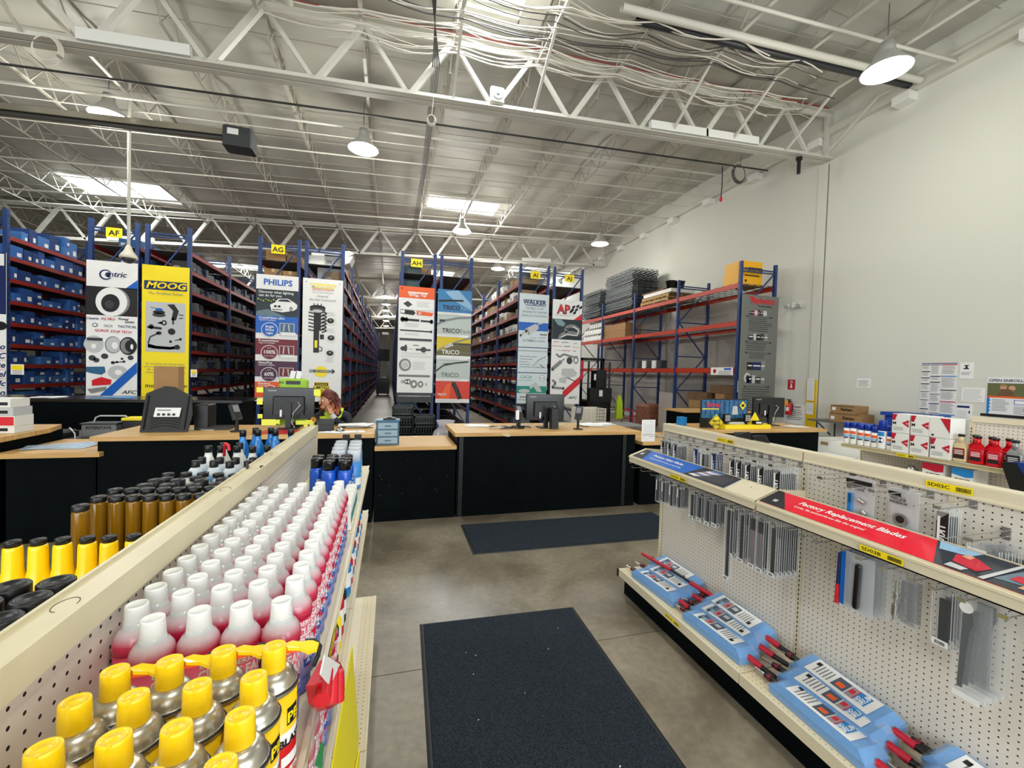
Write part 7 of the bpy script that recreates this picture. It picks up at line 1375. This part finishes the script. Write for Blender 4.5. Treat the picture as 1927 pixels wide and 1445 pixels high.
# light display on the far right counter
t = thing('light_display', 'yellow and black light bar display on the far right counter', 'display', (4.95, 5.15, 1.02))
b = MB(INK).prism([(4.42, 5.22, 1.022), (5.28, 5.22, 1.022), (5.28, 5.22, 1.455), (4.46, 5.22, 1.455), (4.42, 5.22, 1.43)], (0, .012, 0)); b.build('back_board', t)
b = MB(mat('print_night_blue', (40, 110, 160), .3, var=.75, scale=14)).box(4.44, 5.26, 5.217, 5.219, 1.17, 1.44)
for i in range(9): x = 4.50 + .085 * i; b.box(x, x + .015, 5.2155, 5.217, 1.22, 1.44, NAVY)
b.text('Grote', (4.63, 5.212, 1.335), UX, UZ, .10, RED, bold=.03, shear=.2); b.box(4.44, 4.74, 5.2135, 5.2155, 1.298, 1.312, YELS); b.poly([(5.12, 5.212, 1.36), (5.18, 5.212, 1.43), (5.24, 5.212, 1.36), (5.18, 5.212, 1.29)], YELS); b.box(5.155, 5.205, 5.210, 5.212, 1.34, 1.38, INK)
b.prism([(4.98, 5.214, 1.22), (5.10, 5.214, 1.22), (5.08, 5.214, 1.35), (5.0, 5.214, 1.35)], (0, -.001, 0), LGREY); b.build('printed_graphic', t)
MB(YELS).box(4.72, 5.56, 5.05, 5.20, 1.022, 1.085).prism([(5.28, 5.19, 1.085), (5.52, 5.19, 1.085), (5.40, 5.19, 1.26)], (0, .01, 0)).build('yellow_base', t)
b = MB(YELS).poly([(4.42, 5.04, 1.12), (4.545, 5.04, 1.245), (4.67, 5.04, 1.12), (4.545, 5.04, .995 + .03)]); b.poly([(4.435, 5.038, 1.12), (4.545, 5.038, 1.23), (4.655, 5.038, 1.12), (4.545, 5.038, 1.04)], INK); b.poly([(4.445, 5.036, 1.12), (4.545, 5.036, 1.222), (4.645, 5.036, 1.12), (4.545, 5.036, 1.048)], YELS)
b.text('BRITE', (4.545, 5.034, 1.125), UX, UZ, .052, INK, bold=.03); b.text('ZONE', (4.545, 5.034, 1.075), UX, UZ, .052, INK, bold=.03); b.build('diamond_sign', t)
for x in (4.80, 5.17):
    MB(BLK).box(x - .05, x + .05, 5.10, 5.14, 1.12, 1.24).build('lamp_housing', t); b = MB(LGREY)
    for i in range(3):
        for j in range(3): b.cyl((x - .03 + .03 * i, 5.10, 1.15 + .03 * j), (x - .03 + .03 * i, 5.092, 1.15 + .03 * j), .012, 10)
    b.build('led_lens', t); MB(BLK).box(x - .01, x + .01, 5.11, 5.13, 1.085, 1.12).build('lamp_foot', t)
MB(LGREY).cyl((4.85, 5.13, 1.10), (5.12, 5.13, 1.10), .02, 12).build('light_bar', t); MB(BLK).box(5.28, 5.42, 5.07, 5.13, 1.088, 1.14).box(5.30, 5.40, 5.068, 5.07, 1.10, 1.125, PAPER).build('lamp_block', t)
crate('drawer_box', 4.30, 4.41, 5.5, 5.6, 1.022, 1.15, CYAN, 'light blue box beside the light display')
for i, (x, a) in enumerate(((4.80, .3), (4.98, -.5))): single('black_tool', MB(BLK).prism([(2.19, 2.0 + .0 + .12 * i, 1.376), (2.20, 2.15 + .12 * i, 1.376), (2.21, 2.17 + .12 * i, 1.40), (2.20, 2.04 + .12 * i, 1.42)], (.012, 0, 0)), 'small black clip lying on top of the wiper gondola, %s one' % ('nearer' if i == 0 else 'farther'), 'clip', (2.2, 2.08 + .12 * i, 1.376))
ss_ = thing('side_bench', 'wooden-topped bench below the orange rack behind the right counters', 'bench', (4.9, 8.3, 0)); MB(WOOD).box(6.3, 8.2, 8.0, 8.7, .98, 1.02).build('worktop', ss_); MB(BLACK).box(6.35, 8.15, 8.05, 8.65, 0, .98).build('cabinet', ss_)

# ================================================================= ON THE WHITE WALL
def wsign(label, y0, y1, z0, z1, m=PAPER, name='wall_notice', X=XR - .004): t = thing(name, label, 'sign', (X, (y0 + y1) / 2, z0)); MB(m).box(X - .003, X + .004, min(y0, y1), max(y0, y1), z0, z1).build('sheet', t); return t
WX = XR - .0085
def wl(b, y0, y1, z0, n, dz, m=INKG, seed=1):
    r_ = random.Random(seed)
    for i in range(n): b.box(WX, WX + .001, y1 + (y0 - y1) * r_.uniform(0, .25), y0, z0 - i * dz - dz * .35, z0 - i * dz, m)
t = wsign('tall grid of labour law posters on the white wall', 5.98, 5.40, .95, 2.21, mat('poster_grid_bg', (214, 216, 222), .5), 'wall_poster'); r_ = random.Random(8); b = MB(INK); b.box(WX - .0008, WX, 5.41, 5.97, 2.185, 2.20, NAVY)
for c_, (ya, yb_) in enumerate(((5.97, 5.83), (5.82, 5.66), (5.65, 5.41))):
    z = 2.17
    while z > 1.02:
        h_ = r_.uniform(.10, .24) if c_ < 2 else r_.uniform(.14, .3); h_ = min(h_, z - .98); b.box(WX, WX + .0005, yb_, ya, z - h_ + .012, z, PAPER); b.box(WX - .0008, WX, yb_, ya, z - .018, z, r_.choice((INK, CRIM, NAVY, INKG, CYAN if c_ == 2 else INK)))
        wl(b, ya - .01, yb_ + .01, z - .03, int((h_ - .05) / .014), .014, INKG, r_.randrange(99)); z -= h_
b.build('print', t)
t = wsign('notice with a black faucet picture on the white wall', 5.37, 5.18, 1.90, 2.20); b = MB(INK).box(WX, WX + .001, 5.24, 5.32, 2.08, 2.10).box(WX, WX + .001, 5.26, 5.29, 2.08, 2.15).box(WX, WX + .001, 5.24, 5.31, 2.14, 2.155); wl(b, 5.35, 5.2, 2.02, 3, .02, INKG); b.build('print', t)
t = wsign('wide faint notice right of the poster grid', 5.33, 5.0, 1.47, 1.73); b = MB(INKG); wl(b, 5.3, 5.03, 1.70, 9, .024, LGREY, 3); b.build('print', t)
t = wsign('small notice with a dark blue bar below the wide notice', 5.40, 5.16, 1.12, 1.42); b = MB(NAVY).box(WX, WX + .001, 5.2, 5.38, 1.35, 1.39); wl(b, 5.38, 5.2, 1.30, 8, .02, LGREY, 5); b.box(WX, WX + .001, 5.19, 5.21, 1.25, 1.30, INK); b.build('print', t)
t = wsign('open enrollment poster with two hikers and a blue border at the right edge', 4.98, 4.30, 1.22, 1.93, mat('poster_grey', (226, 228, 230), .5), 'wall_poster'); b = MB(NAVY); b.text('OPEN ENROLLMENT', (WX - .001, 4.955, 1.855), -UY, UZ, .066, mat('ink_slate', (44, 56, 74), .5), 'LEFT', .02)
b.box(WX, WX + .0005, 4.31, 4.97, 1.57, 1.83, mat('print_forest', (96, 100, 60), .5)); b.prism([(WX - .001, 4.85, 1.57), (WX - .001, 4.60, 1.57), (WX - .001, 4.66, 1.72), (WX - .001, 4.78, 1.73)], (.0005, 0, 0), CARDD); b.sphere((WX, 4.765, 1.755), .045, 12, 8, mat('print_skin', (206, 150, 120), .5), (.02, 1, 1)); b.sphere((WX, 4.655, 1.745), .045, 12, 8, mat('print_skin', (206, 150, 120), .5), (.02, 1, 1)); b.sphere((WX, 4.765, 1.79), .05, 12, 8, CARD, (.03, 1, .4)); b.box(WX - .0015, WX - .001, 4.31, 4.97, 1.57, 1.60, ORNG)
b.box(WX, WX + .0005, 4.935, 4.97, 1.24, 1.57, CYAN); b.box(WX - .001, WX, 4.31, 4.975, 1.225, 1.265, BLUE)
for i in range(4): b.cyl((WX - .001, 4.935, 1.34 + .06 * i), (WX - .002, 4.935, 1.34 + .06 * i), .014, 10, m=BLUE)
wl(b, 4.90, 4.68, 1.54, 9, .024, INKG, 2); b.box(WX - .001, WX, 4.42, 4.62, 1.46, 1.54, BLUE); b.box(WX - .002, WX - .001, 4.43, 4.61, 1.47, 1.53, PAPER); wl(b, 4.62, 4.42, 1.43, 6, .024, INKG, 4); barcode(b, (WX - .001, 4.50, 1.36), -UY, UZ, .05, .04); b.build('print', t)
t = wsign('small white typed notice alone on the white wall', 7.20, 6.91, 1.66, 1.87); b = MB(INK); wl(b, 7.17, 6.94, 1.82, 5, .03, INKG, 7); b.build('print', t)
t = wsign('red fire extinguisher sign with a white arrow on the white wall', 8.97, 8.76, 1.53, 1.80, CRIM); b = MB(PAPER); b.text('FIRE', (WX, 8.865, 1.735), -UY, UZ, .05, PAPER, bold=.02); b.text('EXTINGUISHER', (WX, 8.865, 1.71), -UY, UZ, .018, PAPER, bold=.02); b.box(WX, WX + .001, 8.845, 8.885, 1.61, 1.69, PAPER); b.poly([(WX, 8.92, 1.615), (WX, 8.81, 1.615), (WX, 8.865, 1.56)], PAPER); b.build('print', t)
t = wsign('white notice board with dark red heading behind the monitor', 9.05, 8.40, .62, 1.14); b = MB(MAROON).text('Battery Supply', (WX, 8.97, 1.06), -UY, UZ, .07, MAROON, 'LEFT', .03, .2); wl(b, 8.95, 8.5, 1.0, 6, .05, INKG, 9); b.build('print', t)
t = thing('fire_extinguisher', 'red fire extinguisher with a yellow tag on the white wall', 'fire extinguisher', (10.25, 8.80, .86)); MB(RED).lathe((10.27, 8.80, .86), [(.07, 0), (.078, .01), (.078, .24), (.06, .29), (.025, .32), (.025, .34)], 20).build('cylinder', t); MB(BLK).box(10.24, 10.30, 8.75, 8.85, 1.20, 1.23).box(10.24, 10.30, 8.76, 8.86, 1.25, 1.27).cyl((10.27, 8.8, 1.18), (10.27, 8.8, 1.25), .02, 10).build('valve_handle', t); MB(mat('tag_amber', (240, 170, 60), .5)).box(10.185, 10.19, 8.76, 8.86, 1.10, 1.24).build('inspection_tag', t); MB(BLK).tube([(10.27, 8.74, 1.2), (10.26, 8.68, 1.1), (10.27, 8.70, .95)], .01, 8).build('hose', t); MB(PAPER).patch_cyl((10.27, 8.80, .86), .0785, 2.6, 3.8, .1, .2).build('label_sticker', t); MB(BLK).box(10.34, 10.39, 8.78, 8.82, .95, 1.15).build('bracket', t)
t = thing('column_guard', 'yellow column guard with two white notices at the pilaster foot', 'guard', (10.34, 8.24, 0)); MB(mat('guard_yellow', (226, 190, 14), .4)).box(10.345, 10.362, 8.12, 8.385, 0, 1.81).box(10.335, 10.345, 8.12, 8.15, 0, 1.81).build('guard_plate', t); MB(PAPER).box(10.340, 10.344, 8.18, 8.37, 1.28, 1.83).build('notice_sheet', t); MB(PAPER).box(10.340, 10.344, 8.18, 8.37, .92, 1.22).build('notice_sheet', t)
b = MB(INKG)
for i in range(18): b.box(10.3385, 10.3395, 8.20, 8.35, 1.80 - .045 * i - .006, 1.80 - .045 * i)
b.build('print', t)
t = thing('emergency_light', 'twin-head emergency light high on the white wall', 'lamp', (10.3, 8.78, 3.70)); MB(WHITE).cbox(10.30, 10.39, 8.66, 8.90, 3.72, 3.86, .01).build('housing', t)
for y in (8.62, 8.95): MB(LGREY).cyl((10.28, y, 3.80), (10.20, y, 3.74), .05, 14, .06).build('lamp_head', t)
# table along the wall
t = thing('folding_table', 'long grey folding table along the white wall', 'table', (9.95, 6.6, 0)); MB(mat('table_grey', (96, 96, 94), .5)).box(9.62, 10.33, 5.3, 7.75, .835, .87).build('tabletop', t)
for y in (7.55, 5.5):
    for x in (9.68, 10.25): MB(BLK).tube([(x, y, .83), (x, y, 0)], .016, 8).build('leg', t)
    MB(BLK).tube([(9.68, y, .35), (10.25, y, .35)], .012, 8).bar((9.72, y, .80), (9.72, y - .3, .55), .02, .02).build('brace', t)
def cb2(label, y0, y1, z0, z1, x0=9.72):
    t = thing('parts_carton', label, 'box', (9.9, (y0 + y1) / 2, z0)); MB(CARD).box(x0, x0 + .4, y0, y1, z0, z1).build('carton_body', t); b = MB(CARDD).box(x0 - .002, x0, y0 + .02, y1 - .02, z1 - .03, z1 - .01); b.text('Shelby' if False else 'Reman', (x0 - .003, (y0 + y1) / 2 - .08, (z0 + z1) / 2 - .03), -UY, UZ, .09, INK, bold=.03, shear=.2); b.box(x0 - .002, x0, y1 - .12, y1 - .04, z0 + .05, z0 + .12, PAPER); b.build('print', t)
cb2('lower brown parts carton at the left end of the wall table', 6.62, 7.30, .872, 1.075); cb2('upper brown parts carton at the left end of the wall table', 6.74, 7.28, 1.078, 1.25)
t = thing('plastic_tote', 'blue plastic tote lid rising behind the white boxes on the wall table', 'tote', (9.9, 5.9, .872)); MB(mat('tote_blue', (22, 64, 160), .4)).cbox(9.75, 10.2, 5.42, 6.20, .872, 1.12, .02).box(9.70, 10.24, 5.38, 6.24, 1.12, 1.19).build('tote_body', t); MB(mat('tote_blue', (22, 64, 160), .4)).cyl((9.72, 5.40, 1.19), (9.72, 5.40, 1.215), .02, 10).build('latch', t)
t = thing('white_box_stack', 'large white carton standing on the floor below the wall table', 'box', (9.3, 6.6, 0)); MB(WHITE).box(8.4, 9.2, 5.6, 6.6, 0, .62).build('carton_body', t); MB(CARD).box(8.395, 8.4, 6.3, 6.45, .5, .56).build('tape', t)
crate('white_carton', 5.0, 5.7, 3.6, 4.3, 0, .80, WHITE, 'white carton standing left of the rear gondola'); crate('white_carton', 5.75, 6.3, 3.65, 4.3, 0, .95, WHITE, 'taller white carton behind the one left of the rear gondola')

# ================================================================= PERSON BEHIND THE FIRST MONITOR
def skin(name, parent, verts, edges, rad, m, sub=2, off=(0, 0, 0)):
    me = bpy.data.meshes.new(name); me.from_pydata([(x - off[0], y - off[1], z - off[2]) for x, y, z in verts], edges, []); me.materials.append(m); o = bpy.data.objects.new(name, me); C.objects.link(o); o.parent = parent
    md = o.modifiers.new('skin', 'SKIN'); 
    if not me.skin_vertices: me.attributes.new('x', 'FLOAT', 'POINT') if False else None
    try:
        sv = me.skin_vertices[0].data
    except Exception:
        bpy.context.view_layer.objects.active = o; bpy.ops.mesh.customdata_skin_add(); sv = me.skin_vertices[0].data
    for i, r in enumerate(rad): sv[i].radius = (r, r) if not isinstance(r, tuple) else r
    sv[0].use_root = True; md.use_smooth_shade = True
    s = o.modifiers.new('sub', 'SUBSURF'); s.levels = sub; s.render_levels = sub; return o
PO = (-.66, 6.05, 0)
pp = thing('person', 'person with long auburn curls and dark jacket leaning on one hand behind the first monitor', 'person', PO)
SK = mat('skin', (206, 148, 122), .5); JK = mat('jacket_dark', (22, 30, 38), .7); HV = mat('hivis_yellow', (206, 232, 50), .6); HR = mat('hair_auburn', (104, 46, 34), .6, var=.45, scale=30, bump=.5); HRT = mat('hair_copper', (190, 112, 66), .6, var=.4, scale=30, bump=.5)
V = [(-.66, 6.12, .68), (-.68, 6.06, .88), (-.70, 5.98, 1.05), (-.72, 5.93, 1.16), (-.755, 5.88, 1.24),      # pelvis .. neck
     (-.53, 5.95, 1.12), (-.50, 5.86, .98), (-.60, 5.72, 1.04), (-.695, 5.70, 1.155),                        # raised arm to the cheek
     (-.90, 5.93, 1.11), (-1.00, 5.84, .94), (-1.08, 5.66, 1.04), (-1.15, 5.58, 1.05),                       # arm to the keyboard
     (-.56, 6.10, .64), (-.56, 5.72, .62), (-.56, 5.74, .30), (-.56, 5.76, .07), (-.56, 5.64, .04), (-.76, 6.10, .64), (-.78, 5.72, .62), (-.78, 5.74, .30), (-.78, 5.76, .07), (-.78, 5.64, .04)]
Eg = [(0, 1), (1, 2), (2, 3), (3, 4), (3, 5), (5, 6), (6, 7), (7, 8), (3, 9), (9, 10), (10, 11), (11, 12), (0, 13), (13, 14), (14, 15), (15, 16), (16, 17), (0, 18), (18, 19), (19, 20), (20, 21), (21, 22)]
rad = [.145, .135, (.15, .12), (.10, .085), .05, .062, .05, .04, .03, .062, .05, .04, .03, .09, .075, .055, .042, .038, .09, .075, .055, .042, .038]
skin('body', pp, V, Eg, rad, JK, 2, PO)
MB(HV).prism([(-.80, 5.80, 1.155), (-.69, 5.79, 1.05), (-.60, 5.84, 1.12), (-.58, 5.90, 1.20), (-.66, 5.90, 1.22)], (.0, .045, .02)).prism([(-.86, 5.84, 1.12), (-.80, 5.80, .98), (-.70, 5.78, 1.0), (-.72, 5.80, 1.14)], (0, .03, 0)).build('hi_vis_collar', pp)
hc = Vector((-.775, 5.83, 1.335)); h = MB(SK); h.sphere(hc, .088, 20, 14, sc=(.86, 1.0, 1.22)); fd = Vector((-.75, -.62, -.2)).normalized(); sd = fd.cross(UZ).normalized()
h.cyl(hc + fd * .070 + UZ * .02, hc + fd * .100 - UZ * .022, .007, 10, .014); h.sphere(hc + fd * .096 - UZ * .024, .013, 10, 8); h.sphere(hc + fd * .052 - UZ * .075, .034, 12, 8, sc=(1, 1, .8))
for s_ in (-1, 1): h.sphere(hc + sd * s_ * .082 - UZ * .005, .022, 10, 8, sc=(.6, .6, 1.2))
h.cyl((-.755, 5.88, 1.20), hc - UZ * .06, .045, 12); h.build('head', pp)
e = MB(PAPER)
for s_ in (-1, 1): e.sphere(hc + fd * .078 + sd * s_ * .030 + UZ * .012, .012, 10, 8, PAPER); e.sphere(hc + fd * .0885 + sd * s_ * .030 + UZ * .012, .0055, 8, 6, INK)
e.build('eye', pp); MB(mat('lips', (150, 70, 66), .5)).sphere(hc + fd * .083 - UZ * .056, .016, 10, 6, sc=(1, 1, .45)).build('mouth', pp)
r_ = random.Random(3); hm = MB(HR); hm.sphere(hc - fd * .022 + UZ * .028, .100, 18, 12, sc=(.93, 1.0, 1.10))
for k in range(64):
    a = r_.uniform(-1.9, 1.9); base = hc - fd * .03 + UZ * r_.uniform(-.02, .10); dirv = (-fd * math.cos(a) + sd * math.sin(a)); p0 = base + dirv * .075; L_ = r_.uniform(.15, .27); out = r_.uniform(.02, .075); ph = r_.uniform(0, 6.3); pts = []
    for i in range(9): u_ = i / 8; pts.append(p0 + dirv * (out * math.sin(u_ * 2.2)) - UZ * L_ * u_ + Vector((.014 * math.sin(ph + u_ * 11), .014 * math.cos(ph + u_ * 11), 0)))
    hm.tube(pts[:6], .012, 5, HR); hm.tube(pts[5:], .011, 5, HRT)
hm.build('hair', pp)
def hand(name, wrist, palm_dir, nrm, curl, parent, m, off):
    wv = Vector(wrist); d = Vector(palm_dir).normalized(); n = Vector(nrm).normalized(); n = (n - d * n.dot(d)).normalized(); s_ = d.cross(n).normalized()
    V = [wv, wv + d * .035, wv + d * .075]; E_ = [(0, 1), (1, 2)]; Rr = [.022, (.034, .016), (.036, .015)]; k = 3
    for i, (o_, L_) in enumerate(((-.028, .062), (-.010, .072), (.009, .068), (.026, .052))):
        b0 = wv + d * .080 + s_ * o_; ang = 0; prev = None; V.append(b0); Rr.append(.0095); E_.append((2, k)); k += 1
        p = b0
        for j in range(3): ang += curl * (.6 + .2 * i * .3); dv = d * math.cos(ang) + n * math.sin(ang); p = p + dv * L_ * (.42, .33, .25)[j]; V.append(p); Rr.append((.0088, .008, .0068)[j]); E_.append((k - 1, k)); k += 1
    V.append(wv + d * .02 - s_ * .026); Rr.append(.012); E_.append((1, k)); k += 1
    V.append(wv + d * .048 - s_ * .050 + n * .012); Rr.append(.010); E_.append((k - 1, k)); k += 1; V.append(wv + d * .075 - s_ * .058 + n * .022); Rr.append(.0085); E_.append((k - 1, k))
    skin(name, parent, [tuple(v) for v in V], E_, Rr, m, 2, off)
hand('hand', (-.70, 5.695, 1.16), (-.25, .25, 1), (-.5, .8, 0), .45, pp, SK, PO); hand('hand', (-1.15, 5.58, 1.05), (-.5, -.8, -.1), (0, 0, -1), .25, pp, SK, PO)
MB(LGREY).cyl((-.665, 5.703, 1.115), (-.698, 5.697, 1.165), .035, 14, .033).build('glove_cuff', pp)
t = thing('swivel_stool', 'black stool under the person behind the first counter', 'stool', (-.66, 6.12, 0)); MB(BLK).cyl((-.66, 6.12, .50), (-.66, 6.12, .56), .19, 24).build('seat', t); MB(CHROME).cyl((-.66, 6.12, .04), (-.66, 6.12, .50), .025, 12).build('column', t)
for k in range(5): a = 2 * math.pi * k / 5; MB(BLK).bar((-.66, 6.12, .05), (-.66 + .26 * math.cos(a), 6.12 + .26 * math.sin(a), .03), .04, .03).build('leg', t)
